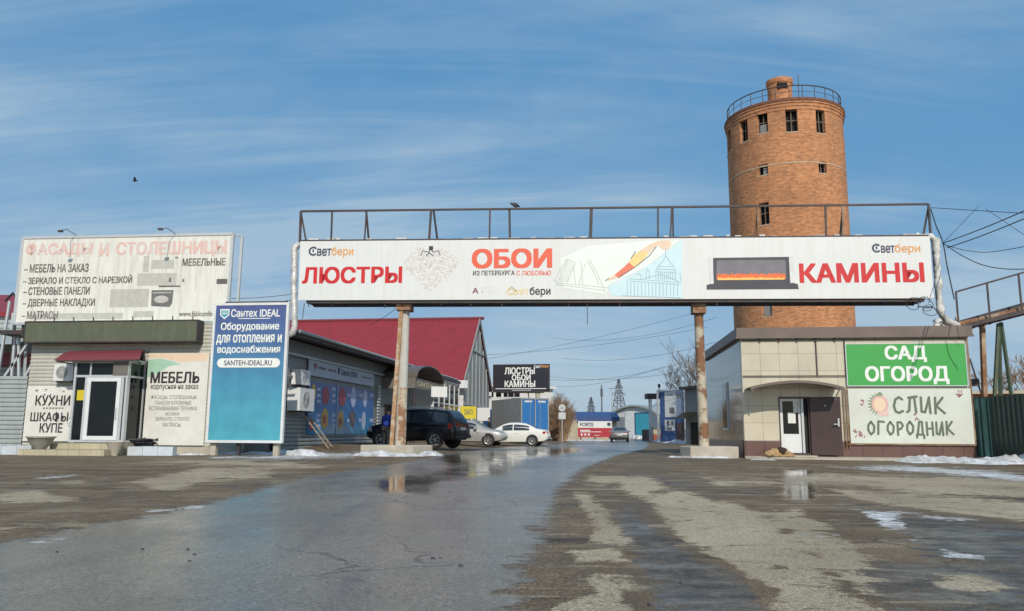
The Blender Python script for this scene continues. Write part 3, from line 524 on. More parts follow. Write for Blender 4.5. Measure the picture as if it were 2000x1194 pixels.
mb = MB(); x0, x1 = ft[0][0]+.1, ft[1][0]-.05
mb.bar((x0, fy, ft[0][1]-.05), (x1, fy, ft[1][1]-.05), .05); 
for xx, bx in ((x0, bk[0][0]+.1), (x1, bk[1][0]-.05)): mb.bar((xx, fy, ft[0][1]-.06), (bx, -.05, ft[0][1]-.06), .04); mb.bar((bx, -.05, ft[0][1]-.06), (bx, -.05, bk[0][1]-.05), .04); mb.bar((xx, fy+.02, ft[0][1]-.04), (bx, -.05, bk[0][1]-.1), .035)
mb.build('awning_frame', 'rail', awo)
# yellow opening-hours notice and a white slip inside the glass
r = W.rect(149, 762, 167, 782, V-.0); o = MB().box(r[0], r[2], V+.035, V+.049, r[1], r[3]).build('notice', 'yellow', None, None, W.o, W.ang); tag(o, 'yellow paper notice stuck inside the narrow pane left of the glass door', 'notice')
r = W.rect(222, 708, 262, 733, V); o = MB().box(r[0], min(r[2], e1-.02), V-.03, V-.005, r[1], r[3]).build('sign_plate', 'sign_dim', None, None, W.o, W.ang); tag(o, 'small dull plate fixed over the glass door under the maroon awning', 'sign')

# white boards with writing on either side of the entrance
def board(name, label, u0, v0, u1, v1, m, th=.03, y=-.06, pl=W, cat='sign', frame=None):
    r = pl.rect(u0, v0, u1, v1, y-th); o = thing(name, label, cat, pl.o+pl.ex*r[0]+pl.n*(y-th)+Vector((0, 0, r[1])), pl.ang)
    wd, ht = r[2]-r[0], r[3]-r[1]
    MB().box(0, wd, 0, th, 0, ht).build('panel', m, o)
    if frame: f = MB(); fr(f, -.03, wd+.03, -.03, ht+.03, -.012, .05, th+.01); f.build('frame', frame, o)
    sx, sz = r[0], r[1]; yy = y-th
    def q(a, b, c, d): k = pl.rect(a, b, c, d, yy); return k[0]-sx, k[1]-sz, k[2]-sx, k[3]-sz
    def pt(a, b): k = pl.px(a, b, yy); return k[0]-sx, k[1]-sz
    return o, q, pt, wd, ht
def words(o, q, items, m, y=-.005, name='lettering'):
    for it in items:
        s, a, b, c, d = it[:5]; k = q(a, b, c, d); MB().text(s, k[0], k[1], k[2], k[3], y, *(it[5:])).build(name, m, o)
o, q, pt, wd, ht = board('wall_sign', 'weathered white board lettered for kitchens and wardrobes, beside the glass door', 49, 754, 141, 862, 'cream')
words(o, q, [('КУХНИ', 70, 773, 137, 792, .035), ('ШКАФЫ', 60, 805, 133, 824, .035), ('КУПЕ', 78, 827, 122, 845, .035)], 'lt_dark')
mb = MB()
for i in range(7): k = q(84+i*6, 796, 88+i*6, 799); mb.rect(*k[:4], -.005)
mb.build('worn_print', 'lt_grey', o)
rn = random.Random(4); mb = MB()
for i in range(34):
    a, b = pt(rn.uniform(108, 140) if i < 20 else rn.uniform(70, 140), rn.uniform(815, 835) if i < 20 else rn.uniform(760, 772)); mb.disc(a, b, rn.uniform(.01, .05), rn.uniform(.01, .04), -.003-.0001*i, 7)
mb.build('peeled_patch', 'lt_grey', o)
o, q, pt, wd, ht = board('wall_sign', 'tall cream board about made-to-order furniture with a green swoosh at its top', 284, 690, 403, 870, 'cream')
x0, z0 = pt(284, 690); x1, z1 = pt(284, 738); x2, _ = pt(345, 715); x3, z3 = pt(403, 690)
MB().flat([(.002, z1), (.3, z1+.08), (.8, z1+.42), (1.3, z1+.5), (.9, z1+.62), (.5, z1+.7), (.002, z1+.66)], -.003).build('green_print', 'mint', o)
MB().flat([(.002, z1+.75), (.6, z1+.72), (1.2, z1+.58), (wd-.1, z1+.62), (wd-.01, ht-.01), (.002, ht-.01)], -.0025).build('peach_print', 'peach', o)
words(o, q, [('МЕБЕЛЬ', 295, 727, 389, 748, .05), ('корпусная на заказ', 295, 752, 387, 763, .02)], 'lt_dark')
words(o, q, [('ФАСАДЫ, СТОЛЕШНИЦЫ', 295, 772, 384, 781), ('ПАНЕЛИ КУХОННЫЕ', 303, 783, 374, 791), ('ВСТРАИВАЕМАЯ ТЕХНИКА', 291, 794, 385, 802), ('МОЙКИ', 323, 804, 350, 812), ('ЗЕРКАЛО, СТЕКЛО', 303, 815, 370, 823), ('МАТРАСЫ', 318, 826, 353, 834)], 'lt_mid', name='small_lettering')

# olive blank fascia box
r = W.rect(48, 627, 385, 668, -.5)
t = thing('fascia_box', 'long blank olive green sign box over the shop front', 'sign box', W.o+W.n*(-.5)+W.ex*r[0]+Vector((0, 0, r[1])), W.ang)
mb = MB(); mb.box(0, r[2]-r[0], 0, .46, 0, r[3]-r[1]); mb.build('panel', 'green_box', t)
f = MB(); fr(f, -.02, r[2]-r[0]+.02, -.02, r[3]-r[1]+.02, -.015, .05, .46); f.build('frame', 'rail', t)
mb = MB()
for i in range(9): x = .3+i*.78; mb.tube([(x, .1, r[3]-r[1]+.02), (x, .1, r[3]-r[1]+.12), (x+.05, -.02, r[3]-r[1]+.14)], .02, 6)
mb.build('bracket', 'rail', t)

# roof billboard
B2 = Pl(37, 30.6, 450, 29.8, 540)
r = B2.rect(38, 461, 450, 640)
t = thing('roof_billboard', 'large sun-faded white billboard with grey and pink lettering on the shop roof', 'billboard', B2.o, B2.ang)
c = [B2.px(32, 632), B2.px(446, 632), B2.px(455, 457), B2.px(45, 465)]
c[0] = (c[3][0], c[0][1]); c[1] = (c[2][0]-.03, c[1][1])
MB().ext(c, 0, .08).build('panel', 'faded', t)
f = MB()
for i in range(4):
    a, b = c[i], c[(i+1) % 4]; f.bar((a[0], .03, a[1]), (b[0], .03, b[1]), .12, .10)
f.bar((c[1][0]+.22, .35, 4.3), (c[2][0]+.22, .35, c[2][1]-.02), .09); f.bar((c[2][0], .1, c[2][1]), (c[2][0]+.22, .35, c[2][1]-.02), .06)
f.build('frame', 'alu', t)
mb = MB()
for i in range(5):
    x = c[0][0]+.3+i*1.8; mb.bar((x, .13, 4.4), (x, .13, c[3][1]), .09); mb.bar((x, 2.4, 4.6), (x, .2, c[3][1]-.6), .07)
mb.build('prop', 'rail', t)
def q(a, b, c_, d): return B2.rect(a, b, c_, d)
words(t, q, [('ФАСАДЫ', 52, 475, 180, 501, .05), ('И', 196, 476, 212, 500, .05), ('СТОЛЕШНИЦЫ', 228, 472, 442, 501, .05)], 'lt_pink', -.006, 'faded_lettering')
words(t, q, [('МЕБЕЛЬНЫЕ', 357, 505, 440, 519, .05), ('– МЕБЕЛЬ НА ЗАКАЗ', 48, 516, 173, 532, .04), ('– ЗЕРКАЛО И СТЕКЛО С НАРЕЗКОЙ', 46, 538, 258, 554, .04), ('– СТЕНОВЫЕ ПАНЕЛИ', 46, 561, 175, 576, .04), ('– ДВЕРНЫЕ НАКЛАДКИ', 45, 584, 185, 601, .04), ('– МАТРАСЫ', 43, 608, 113, 623, .04), ('www.fabkomfo', 350, 608, 415, 618, .03)], 'lt_grey', -.006)
mb = MB(); k = q(295, 567, 338, 598); w_, h_ = k[2]-k[0], k[3]-k[1]
mb.flat([(k[0]+.03, k[1]), (k[2]-.12, k[1]-.04), (k[2]-.02, k[1]+.1), (k[2], k[3]), (k[0], k[3])], -.004); mb.build('oven_print', 'p_fade', t)
mb = MB(); mb.disc(k[0]+w_*.48, k[1]+h_*.42, w_*.32, h_*.24, -.006); mb.rect(k[0]+.05, k[3]-.12, k[2]-.08, k[3]-.08, -.006); mb.build('oven_door_print', 'p_pale', t)
mb = MB()
for a in ((310, 558, 352, 561), (342, 502, 348, 505), (330, 543, 334, 551), (356, 545, 360, 551), (423, 545, 444, 555)): MB().rect(*q(*a), -.004).build('appliance_print', 'lt_grey', t)
mb = MB()
for i, a in enumerate(((268, 534, 345, 558), (280, 500, 291, 532), (296, 508, 340, 525), (70, 612, 240, 624), (260, 608, 300, 620), (215, 565, 290, 600))): mb.rect(*q(*a), -.0025-.0003*i)
mb.build('kitchen_print', 'p_pale', t)
for (ua, va, ub, vb, lab) in ((150, 460, 118, 451, 'spindly floodlight arm at the left of the roof billboard top'), (344, 458, 313, 447, 'spindly floodlight arm at the right of the roof billboard top')):
    a = B2.px(ua, va); b = B2.px(ub, vb, -1.2)
    l_ = thing('floodlight', lab, 'floodlight', B2.o+B2.ex*a[0]+Vector((0, 0, a[1])), B2.ang)
    MB().tube([(0, 0, 0), (-.1, -.5, .12), (b[0]-a[0], -1.2, b[1]-a[1])], .012, 6).build('arm', 'rail', l_)
    MB().box(b[0]-a[0]-.08, b[0]-a[0]+.08, -1.24, -1.14, b[1]-a[1]-.05, b[1]-a[1]+.02).build('lamp_head', 'rail', l_)

# things along the foot of the shop
def ac_unit(name, label, pl, u0, v0, u1, v1, y, dep=.34, front=True):
    k = pl.rect(u0, v0, u1, v1, y-dep); o = thing(name, label, 'air conditioner', pl.o+pl.ex*k[0]+pl.n*(y-dep)+Vector((0, 0, k[1])), pl.ang); a, b = k[2]-k[0], k[3]-k[1]
    MB().box(0, a, 0, dep, 0, b).build('casing', 'paint_white', o)
    g_ = MB(); cx, cz, rr = a*.42, b*.5, min(a, b)*.38
    g_.lathe([(rr, -.012), (rr, -.001), (rr*.93, -.001), (rr*.93, -.012), (rr, -.012)], 24, (cx, 0, cz), 'y')
    for i in range(8): an = i*math.pi/8; g_.bar((cx-rr*math.cos(an), -.008, cz-rr*math.sin(an)), (cx+rr*math.cos(an), -.008, cz+rr*math.sin(an)), .012)
    for i in range(1, 5): g_.lathe([(rr*i/5, -.012), (rr*i/5+.012, -.012)], 20, (cx, 0, cz), 'y')
    g_.build('fan_grille', 'alu', o); MB().disc(cx, cz, rr*.93, rr*.93, -.002).build('fan_opening', 'lt_grey', o)
    br = MB(); br.bar((a*.15, .02, -.03), (a*.15, dep, -.03), .04); br.bar((a*.85, .02, -.03), (a*.85, dep, -.03), .04); br.build('bracket', 'rail', o); return o
ac_unit('air_conditioner', 'white outdoor air conditioner with round fan on the cream ribbed wall', W, 105, 711, 143, 744, -.05)
def kerb_block(lab, u0, u1, v, Y):
    a, b = P(u0, v, Y), P(u1, v, Y); o = thing('painted_kerb', lab, 'kerb', (a.x, Y, 0)); n_ = max(2, round((b.x-a.x)/.5)); L_ = b.x-a.x
    for i in range(n_): MB().box(i*L_/n_+.006, (i+1)*L_/n_-.006, 0, .35, -.06, .30+.01*(i % 2)).build('block', 'kerb', o)
kerb_block('pale blue whitewashed kerb in front of the grey shutter fence', -120, 62, 888, 27.9)
kerb_block('pale blue whitewashed kerb in front of the tall cream board', 248, 337, 888, 27.7)
x, y = P(82, 870, 27.6).x, 27.6
t = MB().lathe([(.0, .02), (.16, .02), (.2, .06), (.34, .24), (.42, .40), (.46, .42), (.46, .46), (.40, .46), (.36, .38), (0, .36)], 28).build('stone_planter', 'stone', None, 40, (x, y-.1, .17)); tag(t, 'round grey stone bowl planter standing by the yellow steps', 'planter')
x = P(236, 870, 27.7).x
t = MB().lathe([(.0, .0), (.10, .0), (.14, .1), (.28, .42), (.30, .46), (.26, .46), (.22, .38), (0, .36)], 24).build('stone_planter', 'concrete', None, 40, (x-.02, 27.35, .0)); tag(t, 'narrow pale cone planter at the right end of the yellow steps', 'planter')
mb = MB(); rn = random.Random(9)
for i in range(60): mb.tube([(rn.uniform(-.4, .4), rn.uniform(-.12, .12), 0), (rn.uniform(-.5, .5), rn.uniform(-.2, .2), rn.uniform(.1, .3)), (rn.uniform(-.45, .45), rn.uniform(-.2, .2), rn.uniform(.05, .26))], .022, 5)
tag(mb.build('brushwood_pile', 'black', None, 50, (P(273, 866, 28.3).x, 28.55, .29)), 'dark tangled heap lying on the kerb by the door', 'heap')
snow_bank([gp(100, 889), gp(345, 889), gp(420, 889)], .5, .10, 3, 'thin dirty snow along the foot of the cream shop')
snow_bank([gp(350, 886), gp(420, 887), gp(560, 888), gp(640, 891)], 1.3, .26, 5, 'old snow under the blue sign board')

# grey shutter fence and the sheds left of the shop
FL = Pl(-320, 30.5, 46, 30.4)
t = thing('metal_fence', 'grey green ribbed metal fence at the left edge of the yard', 'fence', FL.o, FL.ang); zt = FL.px(20, 735)[1]
ribs(MB(), 0, FL.w-.05, .15, zt, 0, .17, .05).build('panel', 'zinc', t, 40)
mb = MB()
for i in range(4): mb.box(FL.w*i/3-.1, FL.w*i/3, .01, .1, 0, zt+.1)
mb.build('post', 'rail', t)
FB = Pl(-500, 46, 75, 46)
t = thing('storage_shed', 'pale ribbed shed with a red roof edge behind the left fence', 'shed', FB.o, FB.ang); z1 = FB.px(10, 640)[1]; z2 = FB.px(30, 596)[1]
ribs(MB(), 0, FB.w, 0, FB.px(20, 611)[1], 0, .3, .07).build('wall', 'zinc', t, 40)
zr = FB.px(20, 611)[1]; mb = MB(); mb.add([(-.3, -.3, zr), (FB.w+.3, -.3, zr), (FB.w+.3, 8, zr+2.4), (-.3, 8, zr+2.4), (-.3, -.3, zr-.25), (FB.w+.3, -.3, zr-.25), (FB.w+.3, 8, zr+2.1), (-.3, 8, zr+2.1)], [(0, 1, 2, 3), (7, 6, 5, 4), (0, 4, 5, 1), (1, 5, 6, 2)]); mb.build('roof', 'red_roof', t)
mb = MB(); z3 = FB.px(20, 698)[1]; mb.box(0, FB.w, -.5, -.08, z3-.5, z3+.2); mb.build('lower_canopy', 'maroon', t)
mb = MB(); z4 = FB.px(20, 690)[1]; mb.add([(0, -3, z4+.2), (FB.w, -3, z4+.2), (FB.w, -.1, z4+1.3), (0, -.1, z4+1.3)], [(0, 1, 2, 3)]); mb.build('lower_roof', 'zinc', t)
# service pole with stays and a small roof slab between
x = P(18, 860, 33).x
t = thing('service_frame', 'tangle of pale struts and a dark slab standing between fence and shop', 'frame', (x, 33, 0))
mb = MB(); zt = Z(30, 652, 33)
for a, b in (((-.1, 0, 0), (-.2, 0, zt-.1)), ((.45, 0, 0), (-.05, 0, zt-.1)), ((.2, .4, 0), (.1, .3, zt-.1)), ((-.7, 0, zt-2.2), (.5, 0, zt-.15)), ((.2, .3, 3.0), (.9, .3, zt-.2)), ((-.9, .2, 2.5), (-.7, .2, zt+1.4)), ((-.5, .2, zt), (-.5, .2, zt+.9))): mb.bar(a, b, .09)
mb.build('strut', 'alu', t); MB().box(-.5, 1.1, -.6, .8, zt-.1, zt+.08).build('slab', 'rail', t)
mb = MB(); mb.tube([(-.9, .2, zt+1.4), (-.6, .2, zt+1.75), (-.3, .1, zt+1.4), (-.25, 0, zt+.2), (-.3, 0, 1)], .05, 6); mb.tube([(-.6, .2, zt+.7), (-.2, .2, zt+.4), (.3, .1, zt+.5), (.8, 0, zt+.1)], .03, 6); mb.build('cable_loop', 'cable', t)

# ------------------------------------------------------------------ blue sign board on posts
BS = Pl(408, 28.4, 552, 28.1)
r = BS.rect(414, 595, 554, 862)
t = thing('blue_sign_board', 'tall blue to turquoise heating and plumbing sign board on short posts', 'sign board', BS.o, BS.ang)
x0, z0, x1, z1 = r
MB().box(x0, x1, 0, .10, z0, z1).build('panel', 'foil_blue', t)
f = MB(); fr(f, x0-.08, x1+.08, z0-.06, z1+.06, -.02, .09, .14); f.build('frame', 'paint_white', t)
MB().bar((x0+.2, .3, z1+.12), (x1-.1, .3, z1+.12), .07).build('top_bar', 'rail', t)
for x in (x0+.05, x1-.3): MB().box(x, x+.2, .13, .3, -.15, z1*.98).build('post', 'concrete', t)
MB().box(x0+1.0, x0+1.12, .14, .28, -.1, z1*.8).build('post', 'rail', t)
def q(a, b, c, d): return BS.rect(a, b, c, d)
words(t, q, [('Сантех IDEAL', 452, 604, 547, 619, .03), ('Оборудование', 432, 630, 545, 648, .035), ('для отопления и', 423, 654, 550, 673, .035), ('водоснабжения', 425, 675, 547, 692, .035), ], 'lt_white', -.006)
k = q(466, 621.5, 528, 623); MB().rect(*k, -.005).build('small_print', 'lt_white', t)
k = q(424, 700, 547, 718); hh = (k[3]-k[1])/2; mb = MB(); cz = k[1]+hh
mb.flat([(k[0]+hh-hh*math.sin(a), cz-hh*math.cos(a)) for a in np.linspace(0, math.pi, 9)][::-1]+[(k[2]-hh+hh*math.sin(a), cz-hh*math.cos(a)) for a in np.linspace(0, math.pi, 9)], -.005); mb.build('white_pill', 'lt_white', t)
words(t, q, [('SANTEH-IDEAL.RU', 438, 704, 531, 714, .02)], 'lt_navy', -.009, 'web_address')
k = q(430, 604, 448, 624); a, b = k[2]-k[0], k[3]-k[1]
MB().flat([(k[0], k[3]), (k[0], k[1]+b*.4), (k[0]+a*.5, k[1]), (k[2], k[1]+b*.4), (k[2], k[3])], -.005).build('shield', 'lt_white', t)
mb = MB(); mb.flat([(k[0]+.04, k[3]-.05), (k[0]+.04, k[1]+b*.45), (k[0]+a*.5, k[1]+.06), (k[2]-.04, k[1]+b*.45), (k[2]-.04, k[3]-.05)], -.007); mb.build('shield_field', 'cyan', t)
mb = MB(); mb.rect(k[0]+.07, k[1]+b*.5, k[2]-.07, k[1]+b*.58, -.009); mb.rect(k[0]+.07, k[1]+b*.68, k[2]-.07, k[1]+b*.74, -.009); mb.build('shield_bars', 'lt_white', t)

# ------------------------------------------------------------------ long plumbing shop that follows the road
PW = Pl(545, 32.0, 866, 60.0, 700)
t = thing('plumbing_shop', 'long grey metal-clad shop with deep eaves running along the road behind the blue sign', 'shop', PW.o, PW.ang)
zg = .05; ze = PW.px(640, 664, -1.0)[1]-.34; n_ = PW.w
PWD = 5.0
zl = PW.px(590, 812)[1]
MB().box(0, n_, .02, .25, zl, ze+.2).build('wall', 'grey_siding', t)
ribs(MB(), 0, n_, -.1, zl, -.03, .17, .04).build('lower_cladding', 'grey_siding', t, 40)
mb = MB(); mb.box(0, .2, .26, PWD, -.1, ze+.2); mb.box(n_-.2, n_, .26, PWD, -.1, ze+.2); mb.box(.2, n_-.2, PWD-.2, PWD, -.1, ze+.2); mb.build('end_wall', 'grey_siding', t)
mb = MB(); mb.add([(-.6, -1.0, ze+.12), (n_+.3, -1.0, ze+.12), (n_+.3, PWD+.3, ze+1.0), (-.6, PWD+.3, ze+1.0), (-.6, -1.0, ze+.34), (n_+.3, -1.0, ze+.34), (n_+.3, PWD+.3, ze+1.2), (-.6, PWD+.3, ze+1.2)], [(0, 3, 2, 1), (4, 5, 6, 7), (0, 1, 5, 4), (1, 2, 6, 5), (2, 3, 7, 6), (3, 0, 4, 7)]); ro = mb.build('roof', 'rail', t)
mb = MB(); mb.tube([(-.6, -1.06, ze+.32), (n_+.3, -1.06, ze+.30)], .07, 8); mb.build('gutter', 'zinc', ro)
mb = MB(); mb.tube([(n_+.1, -1.05, ze+.25), (n_+.1, -.9, ze-.2), (n_+.05, -.12, ze-.9), (n_+.05, -.12, .2)], .06, 8); mb.build('downpipe', 'paint_white', ro)
mb = MB(); mb.bar((0, -.12, ze-.42), (n_, -.12, ze-.42), .14, .1); mb.bar((0, -.08, PW.px(570, 735)[1]), (1.6, -.08, PW.px(570, 735)[1]), .06); mb.build('ledge', 'zinc', t)
def mural(name, lab, u0, u1, f0, f1, m):
    # heights follow the wall, so take them at the left end
    a = PW.px(u0, f0[0], -.1); b = PW.px(u0, f0[1], -.1); xr = PW.px(u1, 780, -.1)[0]
    o = thing(name, lab, 'sign', PW.o+PW.ex*a[0]+PW.n*(-.1), PW.ang); MB().box(0, xr-a[0], 0, .06, b[1], a[1]).build('panel', m, o); return o, xr-a[0], b[1], a[1], a[0]
o, wd, z0, z1, ox = mural('shop_mural', 'blue wall mural of round product pictures on the long plumbing shop', 604, 730, (744, 849), 0, 'mural')
fx = wd
def oval(m, items, name):
    mb = MB()
    for i, (u, v, ru, rv) in enumerate(items):
        mb = MB(); a = PW.px(u-ru, v, -.1); b = PW.px(u+ru, v, -.1); c_ = PW.px(u, v+rv, -.1)[1]; d_ = PW.px(u, v-rv, -.1)[1]; mb.disc((a[0]+b[0])/2-ox, (c_+d_)/2, (b[0]-a[0])/2, (d_-c_)/2, -.006 if ru > 3 else -.009); mb.build(name, m, o)
oval('ov_gold', [(612, 768, 5, 18), (634, 818, 7, 20), (665, 820, 6, 18)], 'product_picture'); oval('ov_red', [(636, 773, 7, 18), (668, 776, 7, 19), (607, 830, 4, 12)], 'product_picture'); oval('ov_white', [(690, 776, 5, 20), (713, 779, 4, 17), (710, 822, 4, 18)], 'product_picture'); oval('ov_brown', [(688, 818, 6, 17)], 'product_picture')
oval('ov_red', [(633, 819, 3, 9), (664, 824, 3, 9)], 'product_detail'); 
mb = MB()
for u in (619, 648, 678, 701, 722):
    for v in (757, 769, 781, 808, 818, 829):
        if u > 640 and u != 648 and v not in (769, 818): continue
        a = PW.px(u, v, -.1); b = PW.px(u+7, v, -.1); c_ = PW.px(u, v+6, -.1); mb.rect(a[0]-ox, c_[1], b[0]-ox, a[1], -.006)
mb.build('price_label', 'ov_white', o)
mb = MB(); xx = PW.px(657, 800, -.1)[0]-ox; mb.box(xx, xx+.07, -.03, -.002, z0, z1+.02); mb.build('joint_cover', 'strip', o)
o, wd, z0, z1, ox = mural('shop_banner', 'pale grey banner strip with brand logos above the blue mural', 605, 729, (697, 733), 0, 'strip')
mb = MB(); h = z1-z0; mb.text('Сантех IDEAL', wd*.43, z0+h*.36, wd*.70, z0+h*.72, -.006, .03); mb.build('lettering', 'lt_navy', o)
mb = MB(); mb.rect(wd*.78, z0+h*.46, wd*.97, z0+h*.54, -.006); mb.build('small_print', 'lt_grey', o)
for a, b in ((.12, .22), (.25, .36)): MB().rect(wd*a, z0+h*.44, wd*b, z0+h*.58, -.006).build('small_print', 'lt_grey', o)
mb = MB(); mb.flat([(wd*.05, z0+h*.7), (wd*.05, z0+h*.5), (wd*.075, z0+h*.35), (wd*.1, z0+h*.5), (wd*.1, z0+h*.7)], -.006); mb.build('red_emblem', 'lt_maroon', o)
mb = MB(); mb.flat([(wd*.385, z0+h*.75), (wd*.385, z0+h*.45), (wd*.40, z0+h*.3), (wd*.415, z0+h*.45), (wd*.415, z0+h*.75)], -.006); mb.build('navy_emblem', 'lt_navy', o)
# rolled shutter lattice edge beside the porch
a = PW.px(731, 800); mb = MB(); z0 = PW.px(731, 848)[1]; z1 = PW.px(731, 750)[1]
for i in range(16): mb.box(a[0]+.1, a[0]+.45, -.2, -.12, z0+(z1-z0)*i/16, z0+(z1-z0)*(i+.55)/16)
mb.build('wall_ladder', 'alu', None, None, PW.o, PW.ang); tag(bpy.context.scene.objects['wall_ladder'], 'pale slatted strip on the wall between mural and porch', 'ladder')
# porch with an arched bronze canopy
a = PW.px(742, 800)[0]; b = PW.px(812, 800)[0]; zf0 = PW.px(742, 758)[1]; zf1 = PW.px(742, 738)[1]; zt = PW.px(770, 712)[1]
p = thing('porch', 'porch with arched bronze canopy and dim grey fascia on the long shop', 'porch', PW.o+PW.ex*a, PW.ang); w_ = 6.6; dp = 2.0
mb = MB(); arc = [(w_/2-w_/2*math.cos(i*math.pi/12), zf1+(.85)*math.sin(i*math.pi/12)) for i in range(13)]
for x, z in arc: mb.v += [(x, -dp-.1, z), (x, -.05, z)]
for x, z in arc: mb.v += [(x, -dp-.1, z+.05), (x, -.05, z+.05)]
for i in range(12): k = 2*i; mb.f += [(k, k+1, k+3, k+2), (26+k, 28+k, 29+k, 27+k), (k, k+2, k+28, k+26)]
mb.build('canopy', 'polycarb', p, 50)
MB().box(0, w_, -dp, -dp+.08, zf0, zf1).build('fascia', 'sign_dim', p); MB().box(0, .08, -dp+.081, -.05, zf0, zf1).build('side_fascia', 'sign_dim', p)
mb = MB(); mb.text('САНТЕХНИКА', .4, zf0+.14, w_-.4, zf1-.14, -dp-.006, .02); mb.build('lettering', 'lt_cream', p)
mb = MB(); 
for x in (.05, w_-.13): MB().box(x, x+.09, -dp, -dp+.09, .05, zf0).build('post', 'rail', p)
MB().box(.9, 2.0, -.07, 0.02, .2, 2.4).build('door', 'void', p)
# bright glazed end bay with posters
a = PW.px(806, 800)[0]; e = n_-a
p = thing('shop_window_bay', 'glazed window bay with pale posters behind the dark off-road car', 'window bay', PW.o+PW.ex*(a+.3)+PW.n*(-1.3), PW.ang); e -= .4; z1 = PW.px(830, 742)[1]
mb = MB(); fr(mb, 0, e, .3, z1, 0, .12, .1)
for i in range(1, 5): mb.box(e*i/5-.05, e*i/5+.05, 0, .1, .42, z1-.12)
mb.box(.12, e-.12, .01, .09, z1*.62, z1*.62+.1); mb.box(0, .1, .101, 1.2, .3, z1); mb.build('frame', 'paint_white', p)
MB().box(.1, e-.1, .05, .07, .4, z1-.1).build('pane', 'glass', p); MB().box(-.05, e+.05, -.08, 1.2, z1+.001, z1+.2).build('roof', 'rail', p); MB().box(.03, .05, .102, 1.2, .4, z1-.1).build('side_pane', 'glass', p)
for a, b, c, d in ((.02, .19, .8, 2.3), (.22, .39, .7, 2.0), (.62, .79, .6, 2.3), (.42, .58, 1.0, 1.9), (.81, .99, .5, 1.9)): MB().box(e*a, e*b, .015, .03, c, d).build('poster', 'ov_white', p)
k = PW.px(817, 768, -1.3); o = MB().box(0, .95, 0, .05, 0, .62).build('hanging_sign', 'white', None, None, PW.o+PW.ex*(k[0]-.4)+PW.n*(-2.2)+Vector((0, 0, k[1]-.25)), PW.ang-R(70)); tag(o, 'blank white panel hanging by the porch of the long shop', 'sign')
ac_unit('air_conditioner', 'upper white air conditioner beside the blue mural', PW, 588, 723, 606, 752, -.03, .42)
ac_unit('air_conditioner', 'lower bigger white air conditioner on a bracket beside the blue mural', PW, 586, 759, 614, 803, -.03, .55)
a = PW.px(590, 830); mb = MB()
x0 = a[0]; z1 = PW.px(581, 815)[1]
for s in (0, .55): mb.bar((x0+s, -1.25, .12), (x0+s-.15, -.12, z1+.1), .07, .04)
for i in range(7): k = i/6; mb.bar((x0-.02-.15*k, -1.2+1.05*k, .2+(z1-.2)*k), (x0+.57-.15*k, -1.2+1.05*k, .2+(z1-.2)*k), .05, .03)
o = mb.build('wooden_rack', 'wood', None, None, PW.o, PW.ang); tag(o, 'rickety wooden rack leaning on the dark ribbed wall under the air conditioners', 'rack')
snow_bank([gp(565, 874, .1), gp(640, 868, .1), gp(700, 866, .1)], 1.1, .22, 8, 'grey melting snow at the foot of the dark ribbed wall')

# ------------------------------------------------------------------ red-roofed warehouse
gx0, gy0 = P(905, 800, 63).x, 63.0; an = PW.ang-R(90)
t = thing('red_roof_warehouse', 'grey warehouse with a steep red sheet roof, its gable towards the road', 'warehouse', (gx0, gy0, .1), an)   # x to the right along the eave, y back along the gable
dep = 11.4; zeave = Z(905, 743, 63); zr = Z(940, 624, 68.8)-.1; Lr = 42
ribs(MB(), -Lr, 0, 0, zeave, 0, .45, .04).build('wall', 'pale_wall', t, 40)
mb = MB(); mb.add([(0, .02, 0), (0, dep, 0), (0, dep, zeave), (0, dep/2, zr-.2), (0, .02, zeave)], [(0, 1, 2, 3, 4)]); mb.add([(-.3, .02, 0), (-.3, dep, 0), (-.3, dep, zeave), (-.3, dep/2, zr-.2), (-.3, .02, zeave)], [(4, 3, 2, 1, 0)]); mb.build('gable_wall', 'gable', t)
mb = MB()
for i in range(1, 7): y = dep*i/7; zt = zeave+(zr-.3-zeave)*(1-abs(y-dep/2)/(dep/2)); mb.box(.001, .06, y-.05, y+.05, 0, zt)
mb.box(.001, .05, 0.4, dep-.4, 2.9, 3.05); mb.bar((.04, dep*.25, zr*.72), (.04, dep*.75, zr*.72), .12); mb.build('gable_batten', 'zinc', t)
def slope(y0, z0_, y1, z1_, name):
    mb = MB(); k = 150; L2 = Lr+.12; pts = []
    for i in range(k*2+1):
        x = -Lr+L2*i/(2*k); lift = .05 if i % 2 else 0; pts.append((x, lift))
    for x, l_ in pts: mb.v += [(x, y0, z0_+l_), (x, y1, z1_+l_)]
    for i in range(len(pts)-1): k2 = 2*i; mb.f.append((k2, k2+2, k2+3, k2+1) if y0 < y1 else (k2, k2+1, k2+3, k2+2))
    n0 = len(mb.v); mb.add([(-Lr, y0, z0_-.12), (-Lr+L2, y0, z0_-.12), (-Lr+L2, y1, z1_-.12), (-Lr, y1, z1_-.12)], [(0, 3, 2, 1)]); return mb.build(name, 'red_roof', t)
sl = (zr-zeave)/(dep/2); slope(-.6, zeave-.6*sl*.5, dep/2, zr, 'roof'); slope(dep+.6, zeave-.6*sl*.5, dep/2, zr, 'roof')
MB().tube([(-Lr, dep/2, zr+.06), (.5, dep/2, zr+.06)], .14, 6).build('ridge_cap', 'maroon', t)
mb = MB(); mb.box(-8, .45, -.72, -.62, zeave-.75, zeave-.15); mb.build('eave_board', 'paint_white', t)
for y in (-.6, dep+.6): MB().bar((.16, y, zeave-.6*sl*.5-.06), (.16, dep/2, zr-.06), .08, .3).build('verge_board', 'gable', t)
for y in (dep*.25, dep*.62): MB().box(.02, .12, y, y+1.5, 1.2, 2.6).build('window', 'paint_white', t)
